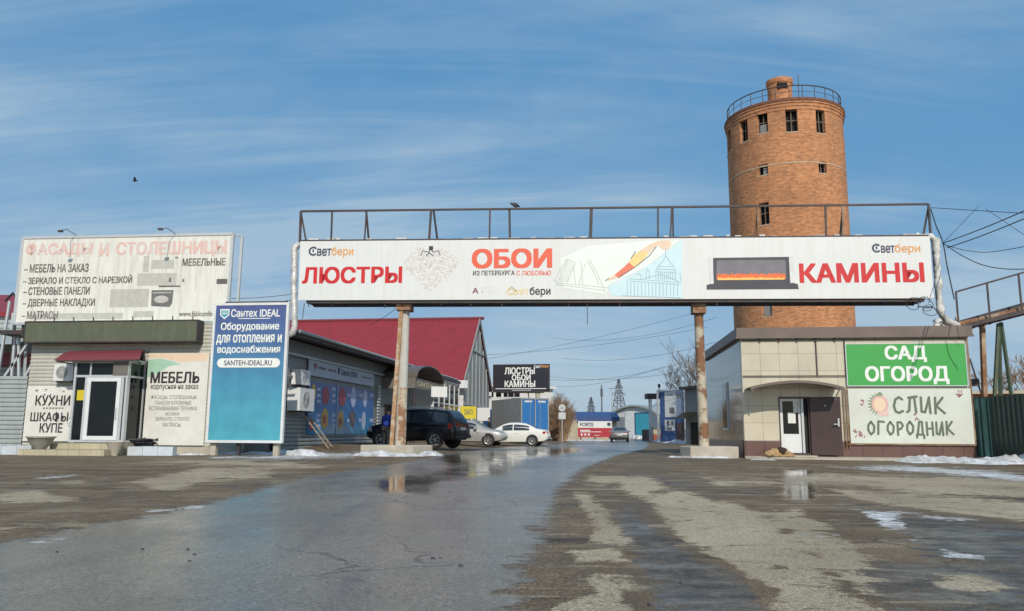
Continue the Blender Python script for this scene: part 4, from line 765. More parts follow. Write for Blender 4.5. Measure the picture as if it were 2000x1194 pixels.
o = MB().box(0, 1.2, 0, .08, 0, .92).build('yellow_sign', 'yellow', None, None, P(899, 818, 60), R(12)); tag(o, 'yellow sign board behind the parked cars by the warehouse', 'sign')
x = MB().text('ЗАП', .3, .3, .9, .68, -.006, .03).build('lettering', 'lt_green', o)
o = MB().box(0, 1.0, 0, .08, 0, 1.0).build('poster_board', 'pale_wall', None, None, P(932, 822, 62), R(12)); tag(o, 'pale poster board right of the yellow sign', 'sign')
mb = MB(); xx = P(858, 800, 61).x
t = thing('goods_shelf', 'rusty red shelf rack at the far end of the long shop', 'shelf', (xx, 61.0, .15), R(8))
mb = MB()
for x in (0, 1.1):
    for y in (0, .5): MB().bar((x, y, 0), (x, y, 3.2), .07).build('upright', 'rust', t)
for z in (.6, 1.2, 1.8, 2.4, 3.0): MB().box(-.05, 1.15, -.03, .53, z, z+.05).build('shelf_board', 'maroon', t)
for z, a in ((.66, .2), (1.26, .6), (1.86, .1), (2.46, .5)): MB().box(a, a+.45, .05, .45, z, z+.4).build('stored_box', 'rust', t)

# ------------------------------------------------------------------ gantry over the road with its long banner
BP = Pl(583, 30.0, 1823, 28.4, 530)
bl, br_, tr, tl = BP.px(583, 587), BP.px(1823, 583), BP.px(1815, 462), BP.px(587, 472)
t = thing('pipe_gantry', 'steel gantry over the road with dark railing and two posts on concrete plinths', 'gantry', BP.o, BP.ang)
mb = MB(); GD = .95
for y in (.10, GD): mb.bar((bl[0]+.3, y, bl[1]-.03), (br_[0]-.3, y, br_[1]-.03), .12, .16); mb.bar((tl[0], y, tl[1]+.03), (tr[0], y, tr[1]+.03), .1, .1)
for i in range(21): s = i/20; x = bl[0]+.3+(br_[0]-bl[0]-.6)*s; mb.bar((x, .1, bl[1]-.03+(br_[1]-bl[1])*s), (x, GD, bl[1]-.03+(br_[1]-bl[1])*s), .07); 
for i in range(11): s = i/10; x = bl[0]+.3+(br_[0]-bl[0]-.6)*s; mb.bar((x, .12, bl[1]), (x, .12, tl[1]), .07); mb.bar((x, GD, bl[1]), (x, GD, tl[1]), .07)
mb.build('beam', 'rail', t)
rl_, rr2 = BP.px(588, 413, .15), BP.px(1813, 399, .15)
mb = MB(); mb.bar((rl_[0], .15, rl_[1]), (rr2[0], .15, rr2[1]), .07, .07)
mb.build('handrail', 'rail', t)
def rz(x): return rl_[1]+(rr2[1]-rl_[1])*(x-rl_[0])/(rr2[0]-rl_[0])
def tz(x): return tl[1]+(tr[1]-tl[1])*(x-tl[0])/(tr[0]-tl[0])
for ut, ub, wd, y in ((588, 586, .08, .15), (590, 599, .06, .3), (649, 647, .06, .15), (716, 712, .05, .15), (717, 721, .06, .3), (842, 838, .08, .15), (848, 855, .06, .3), (957, 956, .06, .15), (995, 996, .08, .2), (1155, 1153, .12, .2), (1285, 1285, .06, .15), (1312, 1309, .06, .15), (1313, 1315, .06, .3), (1480, 1473, .06, .3), (1480, 1481, .07, .15), (1612, 1614, .06, .15), (1645, 1640, .06, .3), (1646, 1647, .07, .15), (1812, 1802, .07, .3), (1814, 1818, .07, .15)):
    a = BP.px(ut, 405, y)[0]; b = BP.px(ub, 466, y)[0]; MB().bar((b, y, tz(b)), (a, y if y < .25 else .18, rz(a)), wd).build('railing_post', 'rust' if ut in (1480, 1646) else 'rail', t)
mb = MB()
for u in (603, 649, 752, 862, 920, 980, 1050, 1110, 1170, 1210, 1253, 1315, 1400): a = BP.px(u, 595, .1); L_ = random.uniform(.08, .26); mb.bar((a[0], .1, bl[1]-.1), (a[0], .1, bl[1]-.1-L_), .03)
a = BP.px(1147, 600, .1); mb.bar((a[0], .1, bl[1]-.1), (a[0], .1, bl[1]-.95), .025); a = BP.px(592, 595, .1); mb.bar((a[0]+.05, .1, bl[1]-.1), (a[0], .1, bl[1]-.7), .02)
mb.build('hanging_tie', 'rail', t)
mb = MB(); rn = random.Random(5)
for i in range(40): x = tl[0]+(tr[0]-tl[0])*(i+rn.uniform(.1, .7))/40; l_ = rn.uniform(.1, .45); MB().box(x, x+l_, .16, .5, tz(x)+.08, tz(x)+.10+rn.random()*.07).build('lining_flake', 'foam', t)
# posts
def wp(pl, x, y, z=0): return pl.o+pl.ex*x+pl.n*y+Vector((0, 0, z))
def post(uc, vb, wid, m, label=None):
    x = BP.px(uc, 700, .55)[0]; return x
x = post(787, 860, .36, '')
mb = MB(); mb.tube([(x-.02, .55, .3), (x+.02, .55, 3.4), (x+.04, .55, bl[1]-.1)], [.21, .19, .17], 14); mb.build('post', 'pole_conc', t, 50)
mb = MB(); rn = random.Random(2)
for z0 in np.arange(.4, 2.5, .1): 
    a0 = -1.1+rn.random()*.3; a1 = .25+rn.random()*.5; ks = [a0+(a1-a0)*i/5 for i in range(6)]; n0 = len(mb.v)
    for a_ in ks: 
        for zz_ in (z0, z0+.1): mb.v.append((x+.0+.215*math.sin(a_+.6), .55-.215*math.cos(a_+.6), zz_))
    for i in range(5): k = n0+2*i; mb.f.append((k, k+2, k+3, k+1))
mb.build('peeling_patch', 'rust_pole', t)
xb_, xt_ = BP.px(765, 862, .35)[0], BP.px(785, 596, .35)[0]; MB().bar((xb_, .35, .3), (xt_, .35, bl[1]-.05), .17, .14).build('leaning_strut', 'rust_strut', t)
MB().box(x-.25, x+.3, .2, .9, bl[1]-.35, bl[1]-.1).build('post_head', 'rust', t)
x2 = BP.px(1367, 700, .55)[0]; 
mb = MB(); mb.tube([(x2+.05, .55, .3), (x2+.02, .55, 3), (x2, .55, br_[1]-.1)], [.19, .175, .165], 12); mb.build('post', 'rust_post', t, 50)
MB().box(x2-.24, x2+.24, .25, .85, br_[1]-.45, br_[1]-.1).build('post_head', 'rust', t)
# plinths
def plinth(pts, z1, m='concrete'):
    k = len(pts); mb = MB(); mb.add([(a, b, -.1) for a, b in pts]+[(a*1.0, b, z1) for a, b in pts], [tuple(range(k))[::-1], tuple(range(k, 2*k))]+[(i, (i+1) % k, (i+1) % k+k, i+k) for i in range(k)]); o = mb.build('plinth', m, t)
    bv = o.modifiers.new('b', 'BEVEL'); bv.width = .04; bv.segments = 2; return o
xa = BP.px(704, 878, -.15)[0]; xb = BP.px(806, 878, -.15)[0]; xc = BP.px(846, 870, 1.0)[0]
plinth([(xa, -.15), (xb, -.15), (xc, .9), (xc-.2, 1.7), (xa+.1, 1.6), (xa-.25, .8)], .36)
xa = BP.px(1342, 885, -.1)[0]; xb = BP.px(1450, 885, -.1)[0]; plinth([(xa+.1, -.25), (xb-.12, -.1), (xb-.12, 1.5), (xa+.3, 1.5), (xa-.15, .6)], .40)
p = BP.o+BP.ex*BP.px(775, 878)[0]
snow_bank([(P(690, 889, 29).x, 29.2), (P(705, 889, 28.4).x, 28.75), (P(800, 889, 28.4).x, 28.7), (P(862, 889, 29.5).x, 30.2)], 1.0, .2, 21, 'grey snow crust around the left gantry plinth')
snow_bank([(P(1305, 889, 29).x, 29.6), (P(1340, 889, 29).x, 28.9), (P(1450, 889, 28.4).x, 28.5)], .5, .10, 22, 'thin dirty snow at the right gantry plinth')
t_post_x = x2

# the banner hung on the gantry
t = thing('long_banner', 'very long white banner across the road with red and coral Cyrillic words', 'banner', BP.o, BP.ang)
MB().ext([bl, br_, tr, tl], -.03, .02).build('panel', 'white', t)
def q(a, b, c, d): return BP.rect(a, b, c, d, -.03)
def pt(a, b): return BP.px(a, b, -.03)
Y0 = -.036
words(t, q, [('ЛЮСТРЫ', 592, 522, 784, 553, .05), ('КАМИНЫ', 1563, 515, 1803, 551, .05)], 'lt_red', Y0, 'red_lettering')
words(t, q, [('ОБОИ', 924, 487, 1076, 523, .06), ], 'lt_coral', Y0, 'coral_lettering'); words(t, q, [('С ЛЮБОВЬЮ', 1009, 529, 1076, 538, .02)], 'lt_coral', Y0, 'small_coral_lettering')
words(t, q, [('ИЗ ПЕТЕРБУРГА', 924, 529, 1005, 538, .03), ('бери', 1035, 561, 1075, 580, .03)], 'lt_dark', Y0, 'dark_lettering')
words(t, q, [('вет', 620, 486, 647, 500, .035), ('вет', 1721, 480, 1747, 494, .035)], 'lt_navy', Y0, 'logo_lettering')
words(t, q, [('бери', 648, 483, 690, 503, .02), ('бери', 1748, 477, 1797, 497, .02)], 'lt_orange', Y0, 'logo_lettering')
words(t, q, [('С', 991, 562, 1003, 576, .04), ('вет', 1004, 565, 1034, 576, .02)], 'lt_cream', Y0, 'pale_logo_lettering')
words(t, q, [('А', 923, 563, 934, 573, .04)], 'lt_maroon', Y0, 'maroon_letter'); words(t, q, [('РТЕКС', 941, 561, 974, 574, .0)], 'lt_faint', Y0, 'faint_lettering')
for cu_, cv_, rr in ((612, 491, 7.5), (1712, 485, 7.5)):
    mb = MB(); a = pt(cu_, cv_); b = pt(cu_+rr, cv_); r_ = b[0]-a[0]; pts = []
    for i in range(17): an = R(40)+i*R(280)/16; pts.append((a[0]+r_*math.cos(an), a[1]+r_*math.sin(an)))
    mb.stroke(pts, .07, Y0); mb.flat([(a[0]-.02, a[1]-.06), (a[0]+.03, a[1]-.03), (a[0]+.02, a[1]+.09), (a[0]-.04, a[1]+.05)], Y0-.001); mb.stroke([(a[0]+r_*.1, a[1]+r_*1.15), (a[0]+r_*.75, a[1]+r_*.75)], .05, Y0-.0015)
    mb.build('logo_crescent', 'lt_navy', t)
mb = MB(); mb.stroke([pt(990, 570), pt(999, 561), pt(1008, 569)], .04, Y0); mb.build('logo_roof', 'lt_dark', t)
# chandelier picture
mb = MB(); mb2 = MB(); rn = random.Random(11); k = 0
while k < 900:
    u, v = rn.uniform(790, 894), rn.uniform(484, 566); du = abs(u-841)/52; dv = (v-484)/82
    lim = (.45+.55*min(1, dv*4)) if dv < .42 else 1-(dv-.42)/.6*.92
    if du > lim*(1+.08*math.sin(v)): continue
    if dv < .18 and du < .25 and rn.random() < .5: continue
    a, b = pt(u, v); s_ = rn.uniform(.012, .034); (mb if k % 3 == 0 else mb2).disc(a, b, s_, s_*rn.uniform(.8, 2), Y0-.000004*k, 6); k += 1
tag(mb.build('chandelier_drop_print', 'chand', t), kind='stuff'); tag(mb2.build('chandelier_crystal_print', 'chand2', t), kind='stuff')
mb = MB(); mb.stroke([pt(822, 500), pt(826, 490), pt(838, 493), pt(841, 486), pt(846, 493), pt(857, 490), pt(860, 500)], .025, Y0-.006); mb.stroke([pt(832, 500), pt(839, 494), pt(846, 500)], .03, Y0-.006); k = q(838, 481, 846, 489); mb.rect(*k, Y0-.0065); mb.build('chandelier_frame_print', 'lt_dark', t)
# blue wash, drawings, pencil
mb = MB(); mb.flat([pt(1187, 560), pt(1262, 522), pt(1330, 470), pt(1333, 470), pt(1333, 583), pt(1195, 578)], Y0+.0015); mb.build('blue_wash', 'wash', t)
mb = MB(); mb.flat([pt(1095, 505), pt(1150, 480), pt(1280, 470), pt(1328, 470), pt(1262, 521.5), pt(1186, 559), pt(1184, 575), pt(1100, 562)], Y0+.0015); mb.build('green_wash', 'wash2', t)
mb = MB(); wl = .022
def lines(mb, L_, wl=.022):
    for i, l_ in enumerate(L_): mb.stroke([pt(*p_) for p_ in l_], wl, Y0-.0004*(i % 9))
L_ = [[(1228, 545), (1330, 552)], [(1228, 549), (1330, 557)], [(1215, 578), (1330, 582)], [(1225, 548), (1225, 576)], [(1300, 500), (1294, 512), (1286, 520), (1281, 530), (1281, 546)], [(1301, 500), (1308, 512), (1316, 521), (1319, 531), (1319, 550)], [(1300, 500), (1300, 488)], [(1282, 531), (1318, 532)], [(1283, 526), (1317, 527)], [(1285, 521), (1315, 521)], [(1255, 545), (1290, 536), (1326, 550)], [(1262, 532), (1262, 546)], [(1268, 532), (1268, 546)], [(1262, 532), (1265, 526), (1268, 532)], [(1328, 534), (1330, 550)], [(1244, 538), (1248, 534), (1252, 538), (1252, 546)]]
for u in range(1232, 1330, 7): L_.append([(u, 552), (u, 578)])
for u in range(1286, 1318, 4): L_.append([(u, 532), (u, 547)])
lines(mb, L_); mb.build('cathedral_sketch', 'sketch', t)
mb = MB(); lines(mb, [[(1084, 546), (1106, 506), (1124, 514), (1108, 552)], [(1109, 508), (1092, 548)], [(1080, 546), (1090, 553), (1130, 557), (1185, 562)], [(1086, 556), (1182, 568)], [(1146, 510), (1156, 525), (1170, 556)], [(1151, 508), (1164, 530), (1178, 560)], [(1120, 520), (1124, 554)], [(1135, 512), (1138, 556)], [(1180, 560), (1182, 572)], [(1085, 546), (1088, 556)], [(1143, 515), (1130, 556)]], .028)
for i in range(9): lines(mb, [[(1105+i*2, 508+i), (1090+i*2, 548+i*.6)]], .014)
mb.build('drawbridge_sketch', 'sketch2', t)
mb = MB(); mb.flat([pt(1200, 537), pt(1215, 525), pt(1228, 513), pt(1239, 522), pt(1222, 534), pt(1208, 543)], Y0-.006); mb.build('pencil_coral_print', 'p_coral', t)
mb = MB(); mb.flat([pt(1228, 513), pt(1236, 500), pt(1250, 490), pt(1268, 494), pt(1256, 508), pt(1239, 522)], Y0-.006); mb.build('pencil_yellow_print', 'p_yellow', t)
mb = MB(); mb.flat([pt(1182, 549), pt(1200, 537), pt(1208, 543)], Y0-.006); mb.build('pencil_tip_print', 'p_tan', t); mb = MB(); mb.flat([pt(1250, 490), pt(1268, 478), pt(1286, 470.5), pt(1308, 470), pt(1312, 477), pt(1306, 487), pt(1296, 488), pt(1284, 479), pt(1268, 494)], Y0-.0055); mb.build('hand_print', 'p_tan', t)
mb = MB(); lines(mb, [[(1232, 506), (1242, 491)], [(1208, 543), (1240, 522), (1268, 500), (1282, 482)], [(1182, 549), (1190, 543)]], .025); 
for s_ in mb.v: pass
mb.v = [(a, b-.007, c) for a, b, c in mb.v]; mb.build('pencil_outline_print', 'wood_dark', t)
# fireplace picture
mb = MB(); mb.flat([pt(1380, 566), pt(1560, 565), pt(1558, 555), pt(1549, 553), pt(1541, 502), pt(1393, 504), pt(1387, 555), pt(1380, 557)], Y0); mb.build('fireplace_print', 'p_dark', t)
mb = MB(); mb.flat([pt(1399, 546), pt(1536, 545), pt(1534, 508), pt(1400, 509)], Y0-.002); mb.build('firebox_print', 'p_grey', t)
mb = MB(); rn = random.Random(3); top = []
for i in range(71): u = 1400+134*i/70; top.append(pt(u, 537-(rn.random()*6 if i % 2 else 0)))
mb.flat([pt(1400, 547), pt(1534, 546)]+top[::-1], Y0-.004); mb.build('flame_print', 'p_orange', t)
top = [pt(1402+130*i/70, 544-(rn.random()*3 if i % 2 else 0)) for i in range(71)]; mb = MB(); mb.flat([pt(1402, 547.5), pt(1532, 546.5)]+top[::-1], Y0-.006); mb.build('flame_tip_print', 'p_flame', t)
for a_ in ((1385, 502, 1393, 555), (1542, 501, 1550, 553)): MB().rect(*q(*a_), Y0-.003).build('pillar_print', 'lt_faint', t)

# insulated heating pipes that climb over the gantry at both ends
def pipe(label, pts, r0, m, seed, jit=.12):
    rn = random.Random(seed); P_ = []; rad = []
    pts = [Vector(p_) for p_ in pts]
    for a, b in zip(pts, pts[1:]):
        n = max(2, int((b-a).length/.11))
        for i in range(n): P_.append(a.lerp(b, i/n)+Vector((rn.uniform(-1, 1), rn.uniform(-1, 1), rn.uniform(-1, 1)))*r0*.10); rad.append(r0*(1+rn.uniform(-jit, jit)))
    P_.append(pts[-1]); rad.append(r0); o = MB().tube(P_, rad, 10).build('insulated_pipe', m, None, 60); return tag(o, label, 'pipe')
Yp = 30.25
def pp(u, v, Y): return tuple(P(u, v, Y))
pipe('foil-wrapped heating pipe running down at the left end of the long banner', [pp(600, 476, Yp), pp(582, 478, Yp), pp(575, 486, Yp), pp(574, 560, Yp), pp(575, 636, Yp), pp(572, 650, Yp), pp(560, 656, Yp+.1), pp(540, 654, Yp+.5)], .125, 'foil', 3, .10)
Yq = 28.55
pipe('pipe with crumbling white insulation at the right end of the long banner', [pp(1790, 462, Yq+.3), pp(1818, 463, Yq), pp(1828, 470, Yq), pp(1831, 530, Yq), pp(1835, 590, Yq), pp(1838, 612, Yq), pp(1848, 628, Yq+.3), pp(1870, 636, Yq+.8)], .115, 'foam', 5, .35)
mb = MB(); a, b = pp(1822, 468, Yq+.1), pp(1832, 600, Yq+.1); mb.bar(a, b, .07, .1); a, b = pp(1826, 468, Yq+.2), pp(1837, 600, Yq+.2); mb.bar(a, b, .08, .1)
tag(mb.build('steel_upright', 'rust'), 'rusty upright strip between the banner end and the white insulated pipe', 'upright')

# ------------------------------------------------------------------ brick water tower
TY = 65.0; c0 = P(1541, 640, TY); TX = P(1550, 640, TY).x
Rt = (P(1651, 345, TY).x-P(1424, 345, TY).x)/2*.957
t = thing('water_tower', 'tall round orange brick water tower with broken windows and a small brick cupola', 'water tower', (TX, TY, 0))
Ztop = Z(1540, 212, TY-Rt)-.1
Zc = Z(1418, 236, TY)
def tang(u, v):
    """angle round the drum seen at pixel (u,v); 0 faces the camera"""
    d = ray(u, v); ex, ey = -TX, -TY; a = d.x**2+d.y**2; b = 2*(ex*d.x+ey*d.y); c_ = ex*ex+ey*ey-Rt**2; D_ = b*b-4*a*c_
    if D_ < 0: return None
    s = (-b-math.sqrt(D_))/(2*a); x, y, z = ex+d.x*s, ey+d.y*s, EYE+d.z*s; return math.atan2(x, -y), z
wins = []
for u, v0, v1, wd in ((1489, 220, 260, .86), (1546, 214, 257, .92), (1603, 216, 260, .86), (1490, 321, 342, .82), (1607, 316, 338, .74), (1492, 396, 439, .86), (1498, 588, 618, .82)):
    a1, za = tang(u, v0); a2, zb2 = tang(u, v1); wins.append(((a1+a2)/2, wd, zb2, za))
for an in (-61, 66, 100, 130, 160, 190, 220, 250, 270): wins.append((R(an), .86, wins[1][2], wins[1][3]))
nseg = 128
cuts = sorted(set([round(-math.pi+2*math.pi*i/nseg, 5) for i in range(nseg)]+[round(((a+s*w_/2/Rt+math.pi) % (2*math.pi))-math.pi, 5) for a, w_, _, _ in wins for s in (-1, 1)]))
zs = sorted(set([0, Zc]+[round(z, 4) for w_ in wins for z in w_[2:]]))
mb = MB(); mb.uv = []
def inw(a, z):
    for k, (c_, w_, z0, z1) in enumerate(wins):
        d = (a-c_+math.pi) % (2*math.pi)-math.pi
        if abs(d) < w_/2/Rt and z0-1e-3 < z < z1+1e-3: return k
    return -1
def cp(a, r, z): return (r*math.sin(a), -r*math.cos(a), z)
n = len(cuts)
def rad(z): return Rt*(1+.0*(z))
for i in range(n):
    a0 = cuts[i]; a1 = cuts[(i+1) % n]+(2*math.pi if i == n-1 else 0)
    for z0, z1 in zip(zs, zs[1:]):
        if inw((a0+a1)/2, (z0+z1)/2) >= 0: continue
        k = len(mb.v); mb.v += [cp(a0, Rt, z0), cp(a1, Rt, z0), cp(a1, Rt, z1), cp(a0, Rt, z1)]; mb.uv += [(a0*Rt, z0), (a1*Rt, z0), (a1*Rt, z1), (a0*Rt, z1)]; mb.f.append((k, k+1, k+2, k+3))
for c_, w_, z0, z1 in wins:            # reveals
    h = w_/2/Rt; a0, a1 = c_-h, c_+h; ri = Rt-.38
    for p_ in ((cp(a0, Rt, z0), cp(a0, ri, z0), cp(a0, ri, z1), cp(a0, Rt, z1)), (cp(a1, ri, z0), cp(a1, Rt, z0), cp(a1, Rt, z1), cp(a1, ri, z1)), (cp(a0, Rt, z0), cp(a1, Rt, z0), cp(a1, ri, z0), cp(a0, ri, z0)), (cp(a0, ri, z1), cp(a1, ri, z1), cp(a1, Rt, z1), cp(a0, Rt, z1))):
        k = len(mb.v); mb.v += list(p_); mb.uv += [(p_[0][0]+p_[0][1], p_[0][2]), (p_[1][0]+p_[1][1], p_[1][2]), (p_[2][0]+p_[2][1], p_[2][2]), (p_[3][0]+p_[3][1], p_[3][2])]; mb.f.append((k, k+1, k+2, k+3))
o = mb.build('brick_drum', 'brick', t)
bm = bmesh.new(); bm.from_mesh(o.data); bmesh.ops.remove_doubles(bm, verts=bm.verts, dist=1e-4); bm.to_mesh(o.data); bm.free()
o.data.polygons.foreach_set('use_smooth', [True]*len(o.data.polygons)); o.data.set_sharp_from_angle(angle=R(30))
MB().lathe([(Rt-.5, 0), (Rt-.5, Zc), (0, Zc)], 48).build('inner_wall', 'void', t, 40)
for k, (c_, w_, z0, z1) in enumerate(wins):
    wo = MB(); h = w_/2/Rt; ri = Rt-.24; fw = .07
    def wb(x0, x1, za, zb_): # a bar across the opening in the tangent frame
        ca, sa = math.cos(c_), math.sin(c_); vs = []
        for x_, y_ in ((x0, 0), (x1, 0), (x1, .06), (x0, .06)):
            vs.append((ri*sa+x_*ca-y_*sa, -ri*ca+x_*sa+y_*ca))
        wo.add([(a, b, za) for a, b in vs]+[(a, b, zb_) for a, b in vs], [(0, 3, 2, 1), (4, 5, 6, 7), (0, 1, 5, 4), (1, 2, 6, 5), (2, 3, 7, 6), (3, 0, 4, 7)])
    W2 = w_/2; wb(-W2, -W2+fw, z0, z1); wb(W2-fw, W2, z0, z1); wb(-W2+fw, W2-fw, z0, z0+fw); wb(-W2+fw, W2-fw, z1-fw, z1); wb(-fw/2, fw/2, z0+fw, z1-fw)
    if z1-z0 > 1.2: zm = z0+(z1-z0)*.52; wb(-W2+fw, -fw/2, zm, zm+fw); wb(fw/2, W2-fw, zm, zm+fw)
    fo = wo.build('window_frame', 'wood_dark', t)
    if k in (0, 3, 6):
        wo = MB(); ri = Rt-.21
        if k == 0: wb(-.28, .3, z0+.1, z0+.75)
        elif k == 3: wb(-.05, .3, z0+.06, z0+.6)
        else: wb(-.34, .34, z0+.07, z1-.07)
        wo.build('pane', 'grey_wall', fo)
    wo = MB(); ri = Rt+.01; wb(-W2-.06, W2+.06, z0-.10, z0-.001); wo.build('sill', 'mortar', fo)
prof = [(Rt-.02, Zc-.9), (Rt+.04, Zc-.9), (Rt+.04, Zc-.62), (Rt+.09, Zc-.62), (Rt+.09, Zc-.36), (Rt+.15, Zc-.36), (Rt+.15, Zc-.02), (Rt+.11, Zc+.06), (Rt-.4, Zc+.18), (0, Zc+.9)]
cm = MB().lathe(prof, 72); cm.uv = [(math.atan2(a, -b)*Rt, c_) for a, b, c_ in cm.v]; cm.build('cornice', 'brick', t)
MB().lathe([(Rt+.155, Zc-.22), (Rt+.19, Zc-.20), (Rt+.19, Zc-.02), (Rt+.12, Zc+.075), (Rt-.38, Zc+.20)], 72).build('roof_edge', 'brick_dark', t)
zb3 = tang(1541, 318)[1]; rn = random.Random(6); mb = MB(); k = 90
for j in range(2):
    for i in range(k): a = 2*math.pi*i/k; mb.v.append(cp(a, Rt+.02, zb3-.06+.12*j+rn.uniform(-.03, .03)))
for i in range(k): mb.f.append((i, (i+1) % k, (i+1) % k+k, i+k))
mb.build('mortar_band', 'mortar', t)
zq = Z(1540, 158, TY); zq0 = Zc+.3; rc = (P(1552, 175, TY).x-P(1504, 175, TY).x)/2; cx = P(1528, 175, TY).x-P(1532, 175, TY).x
cb = MB().lathe([(rc*.96, zq0), (rc*.96, zq-.5), (rc*1.02, zq-.5), (rc*1.06, zq-.3), (rc*1.06, zq-.1), (rc*.6, zq+.02), (0, zq+.1)], 32, (cx, 0, 0)); cb.uv = [(math.atan2(a-cx, -b)*rc, c_) for a, b, c_ in cb.v]; co = cb.build('cupola', 'brick', t, 50)
MB().box(cx-.1-.42, cx-.1+.42, -rc*.99, -rc*.6, zq-1.15, zq-.62).build('opening', 'void', co)
mb = MB(); zr2 = Zc+1.15; rr3 = Rt-.1; pts = [cp(2*math.pi*i/64, rr3, zr2) for i in range(65)]; mb.tube(pts, .045, 6, False); mb.tube([cp(2*math.pi*i/64, rr3, zr2-.5) for i in range(65)], .02, 5, False)
for i in range(28): a = 2*math.pi*i/28; mb.bar(cp(a, rr3, Zc+.1), cp(a, rr3, zr2), .05)
mb.build('railing', 'rail', t)
mb = MB(); mb.bar((cx+1.45, -.4, Zc+.6), (cx+1.5, -.4, zq+.4), .05); mb.build('lightning_rod', 'rail', t)

# ------------------------------------------------------------------ right: garden shop
GP = Pl(1455, 29.0, 1906, 28.0, 880)
t = thing('garden_shop', 'small cream-tiled shop with brown roof edge and open brown steel door', 'shop', GP.o, GP.ang)
gw = GP.w; zt = GP.px(1660, 659)[1]; zc_ = GP.px(1660, 641)[1]; zp = GP.px(1560, 862)[1]
far = P(1383, 850, 38.2); fx_, fy_ = (Vector((far.x, far.y, 0))-GP.o).dot(GP.ex), (Vector((far.x, far.y, 0))-GP.o).dot(GP.n)
d0, dz0, d1, dz1 = GP.rect(1522, 775, 1584, 898)
dz0 = .12
mb = MB(); mb.box(0, d0, 0, .25, zp, zt); mb.box(d1, gw, 0, .25, zp, zt); mb.box(d0, d1, 0, .25, dz1, zt); mb.build('wall', 'tile', t)
mb = MB(); mb.box(-.01, d0, -.03, .25, -.1, zp-.002); mb.box(d1, gw+.01, -.03, .25, -.1, zp-.002); mb.build('plinth', 'plinth_tile', t)
sd = (Vector((fx_, fy_, 0))); L_ = sd.length; nx = Vector((-fy_, fx_, 0)).normalized()*(1)     # side wall runs from the corner back along the road
def sidebox(a, b, o0, o1, z0, z1):
    d = sd.normalized(); nn = Vector((-d.y, d.x, 0)); vs = [d*a+nn*o0, d*b+nn*o0, d*b+nn*o1, d*a+nn*o1]; mb = MB()
    mb.add([(p_.x, p_.y, z0) for p_ in vs]+[(p_.x, p_.y, z1) for p_ in vs], [(0, 1, 2, 3), (7, 6, 5, 4), (0, 4, 5, 1), (1, 5, 6, 2), (2, 6, 7, 3), (3, 7, 4, 0)]); return mb
sidebox(.252, L_, -.25, 0, zp, zt).build('side_wall', 'tile_side_shaded', t); sidebox(.252, L_, -.25, .03, -.1, zp-.002).build('side_plinth', 'plinth_tile', t)
for a, b in ((3.3, 4.3),): 
    fo = sidebox(a-.08, b+.08, .001, .05, 1.0, 2.9).build('window', 'paint_white', t); sidebox(a, b, .05, .06, 1.08, 2.82).build('pane', 'glass', fo)
mb = MB(); mb.box(gw-.2, gw, .26, fy_, -.1, zt); mb.box(fx_+.3, gw-.2, fy_-.25, fy_, -.1, zt); mb.build('back_wall', 'tile', t)
mb = MB(); poly = [(-.16, -.14), (gw+.16, -.14), (gw+.16, fy_+.2), (fx_-.16, fy_+.2)]
mb.add([(a, b, zt+.002) for a, b in poly]+[(a, b, zc_+.03) for a, b in poly], [(3, 2, 1, 0), (4, 5, 6, 7)]+[(i, (i+1) % 4, (i+1) % 4+4, i+4) for i in range(4)]); rf = mb.build('roof', 'brown', t)
MB().box(-.19, gw+.19, -.17, -.1402, zt-.03, zt+.05).build('drip_edge', 'brown', rf)
mb = MB(); zc1 = GP.px(1500, 665)[1]; zc2 = GP.px(1500, 735)[1]
for z in (zc1, ): mb.tube([(.02, -.06, z), (gw-.05, -.06, z)], .018, 6)
mb.tube([(.02, -.06, zc2), (d1+1.3, -.06, zc2)], .018, 6)
for u in (1484, 1521, 1592, 1630, 1556): x = GP.px(u, 664)[0]; mb.box(x-.03, x+.03, -.09, -.001, zc1-.05, zc1+.05)
for u in (1594, 1650): x = GP.px(u, 700)[0]; mb.tube([(x, -.05, zc1), (x, -.05, zc2)], .016, 6)
mb.build('cable_conduit', 'rail', t)
# porch hood
h0, hz0 = GP.px(1466, 757, -1.25); h1, hz1 = GP.px(1650, 755, -1.25); hz = GP.px(1556, 743, -1.25)[1]
mb = MB(); na = 16
for i in range(na+1):
    s = i/na; x = h0+(h1-h0)*s; z = hz0+(hz-hz0)*(math.sin(math.pi*s)**.8)
    mb.v += [(x, -1.25, z), (x, -.03, z+.03), (x, -1.25, z-.09), (x, -.03, z-.02)]
for i in range(na): k = 4*i; mb.f += [(k, k+4, k+5, k+1), (k+2, k+3, k+7, k+6), (k, k+2, k+6, k+4)]
ho = mb.build('porch_hood', 'brown', t, 50)
mb = MB()
for x in (h0+.12, h1-.12): mb.tube([(x, -1.15, hz0-.02), (x, -.65, hz0-.22), (x, -.2, hz0-.5), (x, -.05, hz0-.9)], .022, 6)
mb.build('hood_bracket', 'alu', ho)
